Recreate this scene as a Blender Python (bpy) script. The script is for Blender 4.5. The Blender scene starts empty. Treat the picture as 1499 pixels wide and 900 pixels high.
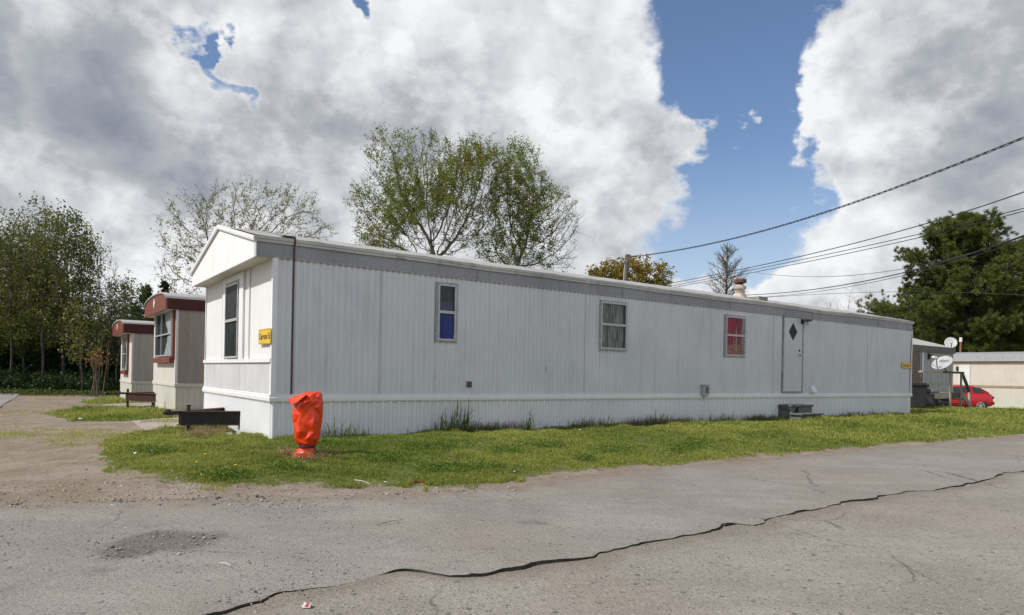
import bpy, bmesh, math, random
import numpy as np
from mathutils import Vector, Matrix

random.seed(7)
RNG = np.random.default_rng(7)
SC = bpy.context.scene
COL = SC.collection
PI = math.pi

# ------------------------------------------------------------------ camera numbers
F, ROLL, CY, HCAM = 983.26, 0.019, 547.53, 1.0755      # focal length in photo pixels, roll, horizon row, eye height
CX = 749.5
TH, X0, Y0 = 0.9481, -3.5919, 10.0506                   # heading and near corner of the long white home
D1 = np.array([math.sin(TH), math.cos(TH)])             # along its long side
D2 = np.array([-math.cos(TH), math.sin(TH)])            # along its short side

def ray(px, py):
    a, b = px - CX, py - CY
    c, s = math.cos(ROLL), math.sin(ROLL)
    return np.array([(c*a + s*b)/F, 1.0, -(-s*a + c*b)/F])

def uv_of(x, y):
    q = np.stack([np.asarray(x, float) - X0, np.asarray(y, float) - Y0], -1)
    return q @ D1, q @ D2

def W(u, v, z=0.0):
    """trailer frame (u along the long side, v along the short side) -> world"""
    return (X0 + D1[0]*u + D2[0]*v, Y0 + D1[1]*u + D2[1]*v, z)

def ss(t):
    t = np.clip(t, 0, 1)
    return t*t*(3 - 2*t)

def ground_z(x, y):
    u, v = uv_of(x, y)
    road = ss((-1.2 - v)/3.4)
    left = ss((-1.0 - u)/3.0)
    z = -0.12*left*(1 - ss((v - 4)/20)) - 0.40*ss((v - 4)/20)*(1 - ss((u - 14)/10)) - 0.42*ss((u - 27)/12)
    z = z*(1 - road) - 0.2*road
    z = z - 0.30*ss((u - 33)/25)*road
    return z

def G(px, py, dz=0.0):
    """pixel -> point on the ground"""
    d = ray(px, py); z = -0.1
    for _ in range(40):
        t = (z + dz - HCAM)/d[2]
        z = 0.5*z + 0.5*float(ground_z(d[0]*t, d[1]*t))
    t = (z + dz - HCAM)/d[2]
    return np.array([d[0]*t, d[1]*t, z + dz])

def GV(px, py):
    """many pixels at once -> points on the ground (n,3)"""
    a, b = np.asarray(px, float) - CX, np.asarray(py, float) - CY
    c, s = math.cos(ROLL), math.sin(ROLL)
    dx = (c*a + s*b)/F; dz = -(-s*a + c*b)/F; z = np.full(len(a), -0.1)
    for _ in range(25):
        t = (z - HCAM)/dz
        z = 0.5*z + 0.5*ground_z(dx*t, t)
    t = (z - HCAM)/dz
    return np.column_stack([dx*t, t, z])

def at(px, py, Y):
    d = ray(px, py)
    return np.array([d[0]*Y, Y, HCAM + d[2]*Y])

def on_v(px, py, v):
    """pixel -> (u, z) on the vertical plane v = const"""
    d = ray(px, py)
    t = (np.array([X0, Y0]) @ D2 + v)/(d[:2] @ D2)
    P = d*t
    return float(uv_of(P[0], P[1])[0]), HCAM + float(P[2])

def on_u(px, py, u):
    d = ray(px, py)
    t = (np.array([X0, Y0]) @ D1 + u)/(d[:2] @ D1)
    P = d*t
    return float(uv_of(P[0], P[1])[1]), HCAM + float(P[2])

def lin(r, g, b):
    f = lambda c: (c/255/12.92) if c/255 <= 0.04045 else ((c/255 + 0.055)/1.055)**2.4
    return (f(r), f(g), f(b))

# ------------------------------------------------------------------ materials
class NT:
    def __init__(s, tree): s.t = tree; s.n = tree.nodes; s.l = tree.links
    def new(s, typ, **kw):
        n = s.n.new(typ)
        for k, v in kw.items():
            if k.startswith('i_'):
                n.inputs[k[2:].replace('_', ' ')].default_value = v
            else: setattr(n, k, v)
        return n
    def link(s, a, b): s.l.new(a, b)
    def val(s, x, sock):
        if hasattr(x, 'is_output') or isinstance(x, bpy.types.NodeSocket): s.l.new(x, sock)
        else: sock.default_value = x
    def math(s, op, a, b=None, c=None, clamp=False):
        n = s.n.new('ShaderNodeMath'); n.operation = op; n.use_clamp = clamp
        s.val(a, n.inputs[0])
        if b is not None: s.val(b, n.inputs[1])
        if c is not None: s.val(c, n.inputs[2])
        return n.outputs[0]
    def vmath(s, op, a, b=None):
        n = s.n.new('ShaderNodeVectorMath'); n.operation = op
        s.val(a, n.inputs[0])
        if b is not None: s.val(b, n.inputs[1])
        return n.outputs['Value'] if op in ('DOT_PRODUCT', 'LENGTH', 'DISTANCE') else n.outputs[0]
    def mix(s, fac, a, b):
        n = s.n.new('ShaderNodeMix'); n.data_type = 'RGBA'; n.clamp_factor = True
        s.val(fac, n.inputs[0])
        for x, i in ((a, 6), (b, 7)):
            if isinstance(x, (tuple, list)): n.inputs[i].default_value = (*x[:3], 1)
            else: s.l.new(x, n.inputs[i])
        return n.outputs[2]
    def noise(s, vec, scale, detail=4, rough=0.55, col=False, lac=2.0):
        n = s.n.new('ShaderNodeTexNoise'); n.inputs['Scale'].default_value = scale
        n.inputs['Detail'].default_value = detail; n.inputs['Roughness'].default_value = rough
        n.inputs['Lacunarity'].default_value = lac
        if vec is not None: s.l.new(vec, n.inputs['Vector'])
        return n.outputs['Color'] if col else n.outputs['Fac']
    def voro(s, vec, scale, out='Distance', feature='F1', rnd=1.0):
        n = s.n.new('ShaderNodeTexVoronoi'); n.feature = feature; n.inputs['Scale'].default_value = scale
        n.inputs['Randomness'].default_value = rnd
        if vec is not None: s.l.new(vec, n.inputs['Vector'])
        return n.outputs[out]
    def ramp(s, x, lo, hi, a=0.0, b=1.0, smooth=True):
        n = s.n.new('ShaderNodeMapRange'); n.clamp = True
        if smooth: n.interpolation_type = 'SMOOTHSTEP'
        s.val(x, n.inputs['Value'])
        n.inputs['From Min'].default_value = lo; n.inputs['From Max'].default_value = hi
        n.inputs['To Min'].default_value = a; n.inputs['To Max'].default_value = b
        return n.outputs[0]
    def mapping(s, vec, scale=(1, 1, 1), loc=(0, 0, 0), rot=(0, 0, 0)):
        n = s.n.new('ShaderNodeMapping'); s.l.new(vec, n.inputs['Vector'])
        n.inputs['Scale'].default_value = scale; n.inputs['Location'].default_value = loc; n.inputs['Rotation'].default_value = rot
        return n.outputs[0]
    def attr(s, name):
        n = s.n.new('ShaderNodeAttribute'); n.attribute_name = name
        return n.outputs['Fac']
    def bump(s, h, strength=0.3, dist=0.01):
        n = s.n.new('ShaderNodeBump'); n.inputs['Strength'].default_value = strength; n.inputs['Distance'].default_value = dist
        s.l.new(h, n.inputs['Height']); return n.outputs[0]

def new_mat(name):
    m = bpy.data.materials.new(name); m.use_nodes = True
    nt = NT(m.node_tree)
    b = nt.n['Principled BSDF']
    return m, nt, b

def coords(nt, kind='Object'):
    return nt.n.new('ShaderNodeTexCoord').outputs[kind]

def nmat(name, c1, c2=None, scale=6.0, rough=0.6, stretch=(1, 1, 1), metal=0.0, spec=0.35, bump=0.0, bscale=60.0, lo=0.35, hi=0.65,
         c3=None, s3=30.0, t3=(0.62, 0.75), st3=None, coat=0.0):
    m, nt, b = new_mat(name)
    co = coords(nt)
    col = None
    if c2 is not None:
        n = nt.noise(nt.mapping(co, stretch), scale, 6, 0.6)
        col = nt.mix(nt.ramp(n, lo, hi), c1, c2)
    if c3 is not None:
        n3 = nt.noise(nt.mapping(co, st3 or stretch), s3, 5, 0.65)
        col = nt.mix(nt.ramp(n3, *t3), col if col is not None else c1, c3)
    if col is None: b.inputs['Base Color'].default_value = (*c1, 1)
    else: nt.link(col, b.inputs['Base Color'])
    b.inputs['Roughness'].default_value = rough; b.inputs['Metallic'].default_value = metal
    b.inputs['Specular IOR Level'].default_value = spec
    b.inputs['Coat Weight'].default_value = coat
    if bump > 0:
        nt.link(nt.bump(nt.noise(co, bscale, 4), bump), b.inputs['Normal'])
    return m

def leaf_mat(name, c1, c2, c3=None, trans=0.35, scale=0.8):
    """leaves: colour varies per leaf (attribute tint) and in patches over the crown"""
    m, nt, b = new_mat(name)
    t = nt.attr('tint')
    col = nt.mix(t, c1, c2)
    if c3 is not None:
        n = nt.noise(coords(nt), scale, 3)
        col = nt.mix(nt.ramp(n, 0.5, 0.68), col, c3)
    d = nt.new('ShaderNodeBsdfDiffuse'); tr = nt.new('ShaderNodeBsdfTranslucent'); gl = nt.new('ShaderNodeBsdfGlossy', i_Roughness=0.45)
    nt.link(col, d.inputs[0]); nt.link(col, tr.inputs[0]); gl.inputs[0].default_value = (1, 1, 1, 1)
    mx = nt.new('ShaderNodeMixShader'); mx.inputs[0].default_value = trans
    nt.link(d.outputs[0], mx.inputs[1]); nt.link(tr.outputs[0], mx.inputs[2])
    m2 = nt.new('ShaderNodeMixShader'); m2.inputs[0].default_value = 0.012
    nt.link(mx.outputs[0], m2.inputs[1]); nt.link(gl.outputs[0], m2.inputs[2])
    nt.link(m2.outputs[0], nt.n['Material Output'].inputs[0])
    nt.n.remove(b)
    return m

def glass_mat(name, tint=(0.75, 0.8, 0.8), ior=1.5, dark=0.0):
    m, nt, b = new_mat(name)
    nt.n.remove(b)
    fr = nt.new('ShaderNodeLayerWeight'); fr.inputs[0].default_value = 0.28
    tr = nt.new('ShaderNodeBsdfTransparent'); tr.inputs[0].default_value = (*tint, 1)
    gl = nt.new('ShaderNodeBsdfGlossy', i_Roughness=0.03); gl.inputs[0].default_value = (0.95, 0.97, 1, 1)
    mx = nt.new('ShaderNodeMixShader')
    nt.link(nt.math('MULTIPLY_ADD', fr.outputs['Facing'], 0.05, 0.012), mx.inputs[0])
    nt.link(tr.outputs[0], mx.inputs[1]); nt.link(gl.outputs[0], mx.inputs[2])
    nt.link(mx.outputs[0], nt.n['Material Output'].inputs[0])
    return m

# ------------------------------------------------------------------ objects
ROOTLOC = {}
def tag(o, label=None, cat=None, group=None, kind=None):
    if label: o['label'] = label
    if cat: o['category'] = cat
    if group: o['group'] = group
    if kind: o['kind'] = kind
    return o

def thing(name, label, cat, loc, group=None):
    o = bpy.data.objects.new(name, None); COL.objects.link(o)
    o.empty_display_size = 0.2
    o.location = tuple(float(c) for c in loc)
    ROOTLOC[o.name] = Vector(o.location)
    return tag(o, label, cat, group)

def origin_of(o):
    while o is not None:
        if o.name in ROOTLOC: return ROOTLOC[o.name]
        o = o.parent
    return Vector((0, 0, 0))

def link_mesh(name, me, mat, parent=None, smooth=False):
    o = bpy.data.objects.new(name, me); COL.objects.link(o)
    if mat is not None:
        for m in (mat if isinstance(mat, (list, tuple)) else [mat]): me.materials.append(m)
    if parent is not None: o.parent = parent
    if smooth:
        me.polygons.foreach_set('use_smooth', np.ones(len(me.polygons), bool))
    return o

def np_mesh(name, V, faces, attrs=None, matidx=None):
    """V (n,3); faces: list of (m,k) int arrays"""
    me = bpy.data.meshes.new(name)
    V = np.ascontiguousarray(V, np.float32)
    faces = [np.asarray(f, np.int32) for f in faces if len(f)]
    me.vertices.add(len(V)); me.vertices.foreach_set('co', V.ravel())
    loops = np.concatenate([f.ravel() for f in faces])
    tot = np.concatenate([np.full(len(f), f.shape[1], np.int32) for f in faces])
    start = np.concatenate([[0], np.cumsum(tot)[:-1]]).astype(np.int32)
    me.loops.add(len(loops)); me.loops.foreach_set('vertex_index', loops)
    me.polygons.add(len(tot)); me.polygons.foreach_set('loop_start', start); me.polygons.foreach_set('loop_total', tot)
    if matidx is not None: me.polygons.foreach_set('material_index', np.asarray(matidx, np.int32))
    for k, a in (attrs or {}).items():
        at_ = me.attributes.new(k, 'FLOAT', 'POINT'); at_.data.foreach_set('value', np.asarray(a, np.float32))
    me.update(calc_edges=True); me.validate()
    return me

class MB:
    """collects polygons in world coordinates; build() makes ONE mesh object"""
    def __init__(s, xf=None): s.v = []; s.f = []; s.mi = []; s.xf = xf; s.cur = 0
    def P(s, p): return s.xf(*p) if s.xf else tuple(p)
    def add(s, pts, faces, raw=False):
        k = len(s.v)
        s.v += [tuple(p) if raw else s.P(p) for p in pts]
        s.f += [tuple(i + k for i in f) for f in faces]; s.mi += [s.cur]*len(faces)
        return s
    def box(s, a, b):
        x0, x1 = sorted((a[0], b[0])); y0, y1 = sorted((a[1], b[1])); z0, z1 = sorted((a[2], b[2]))
        return s.add([(x0, y0, z0), (x1, y0, z0), (x1, y1, z0), (x0, y1, z0), (x0, y0, z1), (x1, y0, z1), (x1, y1, z1), (x0, y1, z1)],
                     [(0, 3, 2, 1), (4, 5, 6, 7), (0, 1, 5, 4), (1, 2, 6, 5), (2, 3, 7, 6), (3, 0, 4, 7)])
    def quad(s, a, b, c, d): return s.add([a, b, c, d], [(0, 1, 2, 3)])
    def beam(s, p, q, w, h, up=(0, 0, 1), raw=True):
        """square bar from p to q (world), width w across, h along up"""
        p, q = Vector(p), Vector(q); d = (q - p).normalized(); u = Vector(up)
        r = d.cross(u)
        if r.length < 1e-4: r = d.cross(Vector((1, 0, 0)))
        r.normalize(); u = r.cross(d).normalized()
        pts = []
        for e in (p, q):
            for a, b in ((-1, -1), (1, -1), (1, 1), (-1, 1)): pts.append(tuple(e + r*a*w/2 + u*b*h/2))
        return s.add(pts, [(0, 3, 2, 1), (4, 5, 6, 7), (0, 1, 5, 4), (1, 2, 6, 5), (2, 3, 7, 6), (3, 0, 4, 7)], raw=raw)
    def tube(s, pts, rad, n=8, cap=True):
        pts = [Vector(p) for p in pts]; R = rad if isinstance(rad, (list, tuple)) else [rad]*len(pts)
        rings = []; ref = Vector((0.3, 0.2, 0.93))
        for i, p in enumerate(pts):
            d = (pts[min(i + 1, len(pts) - 1)] - pts[max(i - 1, 0)]).normalized()
            a = d.cross(ref)
            if a.length < 0.05: a = d.cross(Vector((1, 0, 0)))
            a.normalize(); b = d.cross(a)
            rings.append([tuple(p + a*math.cos(2*PI*k/n)*R[i] + b*math.sin(2*PI*k/n)*R[i]) for k in range(n)])
        f = []
        for i in range(len(rings) - 1):
            for k in range(n): f.append((i*n + k, i*n + (k + 1) % n, (i + 1)*n + (k + 1) % n, (i + 1)*n + k))
        if cap: f += [tuple(range(n))[::-1], tuple((len(rings) - 1)*n + k for k in range(n))]
        return s.add([q for r in rings for q in r], f, raw=True)
    def lathe(s, c, prof, n=16, axis=(0, 0, 1)):
        """prof: list of (r, h) along axis from c"""
        ax = Vector(axis).normalized(); a = ax.cross(Vector((0.31, 0.2, 0.9) if abs(ax.z) < 0.9 else (1, 0, 0))).normalized(); b = ax.cross(a)
        c = Vector(c); pts = []; f = []
        for r, h in prof:
            for k in range(n): pts.append(tuple(c + ax*h + a*math.cos(2*PI*k/n)*r + b*math.sin(2*PI*k/n)*r))
        for i in range(len(prof) - 1):
            for k in range(n): f.append((i*n + k, i*n + (k + 1) % n, (i + 1)*n + (k + 1) % n, (i + 1)*n + k))
        f += [tuple(range(n))[::-1], tuple((len(prof) - 1)*n + k for k in range(n))]
        return s.add(pts, f, raw=True)
    def prism(s, prof, y0, y1):
        """prof of (x, z) in the local frame, extruded along local y"""
        n = len(prof)
        pts = [(x, y0, z) for x, z in prof] + [(x, y1, z) for x, z in prof]
        f = [tuple(range(n)), tuple(range(2*n - 1, n - 1, -1))]
        f += [(i, i + n, (i + 1) % n + n, (i + 1) % n) for i in range(n)]
        return s.add(pts, f)
    def grid(s, fn, nu, nv):
        pts = [fn(i, j) for j in range(nv) for i in range(nu)]
        f = [(j*nu + i, j*nu + i + 1, (j + 1)*nu + i + 1, (j + 1)*nu + i) for j in range(nv - 1) for i in range(nu - 1)]
        return s.add(pts, f)
    def build(s, name, mat, parent=None, smooth=False, bevel=0.0, label=None, auto=None):
        o0 = origin_of(parent) if parent is not None else Vector((0, 0, 0))
        me = bpy.data.meshes.new(name)
        me.from_pydata([(x - o0.x, y - o0.y, z - o0.z) for x, y, z in s.v], [], s.f)
        me.update()
        o = link_mesh(name, me, mat, parent, smooth)
        if isinstance(mat, (list, tuple)) and len(mat) > 1: me.polygons.foreach_set('material_index', np.array(s.mi, np.int32))
        bm = bmesh.new(); bm.from_mesh(me); bmesh.ops.recalc_face_normals(bm, faces=bm.faces); bm.to_mesh(me); bm.free()
        if bevel > 0:
            b = o.modifiers.new('bevel', 'BEVEL'); b.width = bevel; b.segments = 2; b.limit_method = 'ANGLE'
        if auto and smooth:
            e = o.modifiers.new('split', 'EDGE_SPLIT'); e.split_angle = math.radians(auto)
        if label: o['label'] = label
        return o

def text_mesh(name, text, size, mat, parent, M, depth=0.0015):
    """raised lettering as a mesh; M places it (local x right, y up, z out)"""
    cu = bpy.data.curves.new(name, 'FONT'); cu.body = text; cu.size = size; cu.align_x = 'CENTER'; cu.align_y = 'CENTER'; cu.extrude = depth
    t = bpy.data.objects.new(name + '_tmp', cu); COL.objects.link(t)
    dg = bpy.context.evaluated_depsgraph_get()
    me = bpy.data.meshes.new_from_object(t.evaluated_get(dg)); me.name = name
    COL.objects.unlink(t); bpy.data.objects.remove(t)
    me.transform(Matrix.Translation(-origin_of(parent)) @ M)
    me.materials.clear()
    return link_mesh(name, me, mat, parent)

def copy_tree(o, parent=None):
    c = o.copy(); COL.objects.link(c)
    if parent is not None: c.parent = parent
    for ch in list(o.children): copy_tree(ch, c)
    return c
# ------------------------------------------------------------------ camera, sun, sky
cam = bpy.data.cameras.new('camera'); cam_o = bpy.data.objects.new('camera', cam); COL.objects.link(cam_o)
cam.sensor_fit = 'HORIZONTAL'; cam.sensor_width = 36.0; cam.lens = 36.0*F/1499.0
cam.shift_x = 0.0
cam.shift_y = (CY - 450.0)/1499.0
cam.clip_start = 0.05; cam.clip_end = 3000
cam_o.location = (0, 0, HCAM)
cam_o.rotation_euler = Matrix.Rotation(PI/2, 4, 'X').to_euler()
cam_o.rotation_euler = (Matrix.Rotation(PI/2, 4, 'X') @ Matrix.Rotation(ROLL, 4, 'Z')).to_euler()
SC.camera = cam_o

SUN_EL = math.radians(47); SUN_TRAVEL = math.radians(29)       # heading the light travels to, from +X
sun_dir = Vector((math.cos(SUN_TRAVEL)*math.cos(SUN_EL), math.sin(SUN_TRAVEL)*math.cos(SUN_EL), -math.sin(SUN_EL)))
sl = bpy.data.lights.new('sun', 'SUN'); sl.energy = 4.3; sl.angle = math.radians(0.5); sl.color = (1.0, 0.96, 0.90)
so = bpy.data.objects.new('sun', sl); COL.objects.link(so); so.location = (-30, -20, 40)
so.rotation_euler = sun_dir.to_track_quat('-Z', 'Y').to_euler()

world = bpy.data.worlds.new('World'); SC.world = world; world.use_nodes = True
wt = NT(world.node_tree); wt.n.clear()
wout = wt.new('ShaderNodeOutputWorld'); bg = wt.new('ShaderNodeBackground'); bg.inputs['Strength'].default_value = 0.1
sky = wt.new('ShaderNodeTexSky'); sky.sky_type = 'NISHITA'; sky.sun_disc = False
sky.sun_elevation = SUN_EL; sky.sun_rotation = math.atan2(-sun_dir.x, -sun_dir.y) % (2*PI)
sky.air_density = 1.0; sky.dust_density = 0.6; sky.ozone_density = 1.6
tc = wt.n.new('ShaderNodeTexCoord').outputs['Generated']
sep = wt.new('ShaderNodeSeparateXYZ'); wt.link(tc, sep.inputs[0])
az = wt.math('ARCTAN2', sep.outputs[0], sep.outputs[1])
el = wt.math('ARCSINE', sep.outputs[2])
cmb = wt.new('ShaderNodeCombineXYZ'); wt.link(az, cmb.inputs[0]); wt.link(el, cmb.inputs[1])
# cloud lumps: noise in the direction itself, flattened a little towards the horizon
dirv = wt.mapping(tc, (1, 1, 1.25))
warp = wt.noise(dirv, 5.0, 7, 0.58, col=True)
warp2 = wt.noise(dirv, 22.0, 5, 0.6, col=True)
wv = wt.vmath('ADD', wt.vmath('MULTIPLY', wt.vmath('SUBTRACT', warp, (0.5, 0.5, 0.5)), (0.34, 0.26, 0)),
              wt.vmath('MULTIPLY', wt.vmath('SUBTRACT', warp2, (0.5, 0.5, 0.5)), (0.06, 0.06, 0)))
pos = wt.vmath('ADD', cmb.outputs[0], wv)

def azel(px, py):
    d = Vector(ray(px, py)).normalized()
    return math.atan2(d.x, d.y), math.asin(d.z)

def blob(px, py, rx, ry, P):
    a, e = azel(px, py)
    d = wt.vmath('MULTIPLY', wt.vmath('SUBTRACT', P, (a, e, 0)), (F/rx*0.98, F/ry, 0))
    return wt.math('POWER', 0.3679, wt.vmath('DOT_PRODUCT', d, d))

def blobs(lst, P, base):
    acc = base
    for px, py, rx, ry, w in lst: acc = wt.math('MULTIPLY_ADD', blob(px, py, rx, ry, P), w, acc)
    return acc

n1 = wt.noise(dirv, 3.2, 9, 0.6)
n2 = wt.noise(dirv, 9.0, 8, 0.62)
cover0 = wt.math('MULTIPLY_ADD', wt.math('SUBTRACT', n1, 0.5), 1.1, 0.62)
cover0 = wt.math('MULTIPLY_ADD', wt.math('SUBTRACT', n2, 0.5), 0.45, cover0)
GAPS = [(1120, -40, 118, 100, -1.35), (1112, 75, 84, 66, -1.15), (1128, 170, 34, 60, -0.95), (1100, 285, 96, 58, -1.05), (1075, 345, 125, 46, -0.85),
        (1130, 385, 60, 26, -0.5),
        (322, 52, 36, 22, -0.72), (372, 128, 17, 52, -0.75), (545, 2, 24, 24, -0.8), (368, 75, 16, 16, -0.5),
        (760, 110, 190, 150, 0.35), (1330, 120, 140, 170, 0.45), (150, 160, 260, 170, 0.4), (1030, 195, 44, 40, 0.6), (1215, 230, 60, 60, 0.4), (1290, 345, 170, 40, 0.3), (520, 160, 120, 90, 0.3),
        (1000, 390, 50, 26, 0.35)]
cover = blobs(GAPS, pos, cover0)
# clouds out of view thinned overhead and behind to cut fill light
up_ = wt.ramp(el, 0.62, 0.95, 0.0, 1.0)
front_ = wt.ramp(sep.outputs[1], -0.1, 0.35, 1.0, 0.0)
cover = wt.math('SUBTRACT', cover, wt.math('MULTIPLY_ADD', up_, 0.55, wt.math('MULTIPLY', front_, 0.30)))
mask = wt.ramp(cover, 0.0, 0.42)
# brightness: bright frontlit heads, grey bellies
BR = [(110, 130, 270, 110, -0.33), (510, 205, 180, 62, -0.20), (270, 250, 150, 55, -0.20), (740, 250, 150, 60, -0.14), (1400, 110, 150, 90, -0.20), (1330, 275, 130, 50, -0.22), (960, 230, 70, 60, -0.12), (740, 90, 60, 40, -0.12), (1470, 290, 90, 90, -0.14),
      (330, 175, 60, 60, 0.25), (640, 60, 170, 90, 0.10), (860, 80, 130, 90, 0.16), (870, 215, 70, 40, 0.22), (1190, 130, 60, 130, 0.24), (1310, 205, 70, 30, 0.20), (1230, 320, 100, 50, 0.20), (440, 250, 90, 40, 0.18),
      (160, 395, 110, 40, 0.14), (1130, 400, 130, 40, 0.12), (960, 260, 60, 60, -0.05), (380, 60, 90, 60, 0.08)]
br = blobs(BR, pos, 0.725)
# relief from two samples of the lumps, the second shifted towards the sun
shift = wt.vmath('ADD', dirv, (-0.022, -0.008, 0.030))
rel = wt.math('SUBTRACT', wt.noise(dirv, 7.0, 9, 0.6), wt.noise(shift, 7.0, 9, 0.6))
br = wt.math('MULTIPLY_ADD', rel, 0.80, br)
br = wt.math('MULTIPLY_ADD', wt.math('SUBTRACT', n2, 0.5), 0.45, br)
br = wt.math('MULTIPLY_ADD', wt.math('SUBTRACT', wt.noise(dirv, 2.3, 4, 0.5), 0.5), 0.55, br)
# cumulus heads: bright crisp rims fading inwards to grey bellies, at two sizes
for sc_, off_, amt_ in ((3.6, (3.1, 1.7, 0.4), 0.17), (8.0, (7.7, 2.2, 5.0), 0.09)):
    nn_ = wt.noise(wt.vmath('ADD', dirv, off_), sc_, 9, 0.56)
    rim_ = wt.math('MULTIPLY', wt.ramp(nn_, 0.46, 0.53), wt.ramp(nn_, 0.50, 0.70, 1.0, 0.0))
    br = wt.math('MULTIPLY_ADD', wt.math('SUBTRACT', rim_, 0.22), amt_, br)
edge = wt.ramp(cover, 0.12, 0.62, 1.0, 0.0)
br = wt.math('MULTIPLY_ADD', edge, 0.13, br)
cr = wt.new('ShaderNodeValToRGB')
e = cr.color_ramp.elements
e[0].position = 0.0; e[0].color = (*lin(128, 135, 149), 1)
e[1].position = 1.0; e[1].color = (*lin(246, 247, 249), 1)
for p_, c_ in ((0.3, (154, 160, 172)), (0.55, (182, 186, 191)), (0.75, (216, 218, 222))):
    k = e.new(p_); k.color = (*lin(*c_), 1)
wt.link(br, cr.inputs[0])
cl = wt.vmath('MULTIPLY', cr.outputs[0], (10.0, 10.0, 10.0))
skc = wt.vmath('MULTIPLY', sky.outputs[0], (1.14, 1.19, 1.28))
# thin bright veil low in the sky
veil = wt.ramp(el, 0.0, 0.33, 0.62, 0.0)
skc = wt.mix(veil, skc, tuple(10*c for c in lin(205, 214, 226)))
final = wt.mix(mask, skc, cl)
wt.link(final, bg.inputs['Color']); wt.link(bg.outputs[0], wout.inputs[0])
world.cycles.sampling_method = 'MANUAL'; world.cycles.sample_map_resolution = 1024

SC.view_settings.view_transform = 'Standard'; SC.view_settings.look = 'None'; SC.view_settings.gamma = 1.0
SC.view_settings.use_curve_mapping = False; SC.view_settings.exposure = 0.0
SC.render.engine = 'CYCLES'; SC.cycles.max_bounces = 6; SC.cycles.transparent_max_bounces = 12; SC.cycles.use_denoising = True
# ------------------------------------------------------------------ ground, road, lawn
def poly_sd(P, poly):
    """signed distance (positive inside) of points P (n,2) to a polygon"""
    poly = np.asarray(poly, float); n = len(poly)
    d2 = np.full(len(P), 1e18); inside = np.zeros(len(P), bool)
    for i in range(n):
        a, b = poly[i], poly[(i + 1) % n]; ab = b - a
        t = np.clip(((P - a) @ ab)/max(ab @ ab, 1e-12), 0, 1)
        q = P - (a + t[:, None]*ab)
        d2 = np.minimum(d2, (q*q).sum(1))
        c = ((a[1] > P[:, 1]) != (b[1] > P[:, 1]))
        xi = a[0] + (P[:, 1] - a[1])/((b[1] - a[1]) if abs(b[1] - a[1]) > 1e-12 else 1e-12)*(b[0] - a[0])
        inside ^= c & (P[:, 0] < xi)
    return np.where(inside, 1, -1)*np.sqrt(d2)

def px_poly(pts): return [tuple(G(x, y)[:2]) for x, y in pts]
lawn_main = px_poly([(1499, 635), (1300, 651), (1180, 661), (1100, 668), (1025, 674), (940, 681), (875, 687), (810, 692), (750, 705), (690, 709), (620, 714), (560, 713),
                     (450, 711), (330, 711), (230, 705), (170, 692), (146, 676), (158, 660), (146, 645), (190, 633), (262, 627)])
LAWN_FRONT = lawn_main[:21]
lawn_main += [W(0.3, 4.4)[:2], W(22, 4.4)[:2], W(24, 30)[:2], W(90, 40)[:2], W(90, -5.2)[:2], W(30, -4.6)[:2]]
lawn_b = px_poly([(66, 606), (105, 599), (160, 597), (225, 598), (262, 604), (262, 611), (190, 616), (110, 616)]) 
lawn_c = px_poly([(112, 589), (140, 583), (185, 580), (228, 583), (228, 590), (150, 592)])
LAWNS = [lawn_main, lawn_b, lawn_c]
road_edge_px = [(-260, 728), (-120, 731), (0, 732), (150, 729), (300, 725), (450, 722), (560, 722), (640, 718), (750, 709), (815, 697), (880, 691), (1030, 677), (1105, 671), (1185, 663), (1300, 653), (1499, 637)]
RE = np.array([uv_of(*G(x, y)[:2]) for x, y in road_edge_px])
crack_px = [(330, 897), (352, 889), (380, 880), (410, 867), (450, 863), (500, 858), (530, 850), (552, 842), (590, 836), (620, 839), (655, 846), (700, 843), (750, 836), (800, 826), (865, 817), (900, 805),
            (945, 795), (990, 788), (1030, 779), (1051, 775), (1056, 768), (1075, 767), (1100, 770), (1120, 767), (1130, 760), (1175, 749), (1205, 743), (1230, 736), (1280, 730), (1320, 721), (1365, 717),
            (1410, 710), (1450, 700), (1460, 695), (1499, 688)]
CK = np.array([uv_of(*G(x, y)[:2]) for x, y in crack_px])

def interp(u, tab, ext=None):
    return np.interp(u, tab[:, 0], tab[:, 1])

def fbm1(x, seed, f0=1.0, octv=5):
    r = np.random.default_rng(seed); y = np.zeros_like(x); a = 1.0; f = f0
    for _ in range(octv):
        ph = r.uniform(0, 100); tab = r.uniform(-1, 1, 4096)
        t = x*f + ph; i = np.floor(t).astype(int); w = t - i; w = w*w*(3 - 2*w)
        y += a*(tab[i % 4096]*(1 - w) + tab[(i + 1) % 4096]*w); a *= 0.55; f *= 2.1
    return y

RE = RE[np.argsort(RE[:, 0])]; CK = CK[np.argsort(CK[:, 0])]
def road_v(u): return interp(u, RE) + 0.05*fbm1(u, 3, 1.2)
def crack_v(u): return interp(u, CK) + 0.026*fbm1(u, 5, 4.0, 7) + 0.05*fbm1(u, 15, .6, 2)*((u < -2.3) | (u > 8.5))

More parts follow.
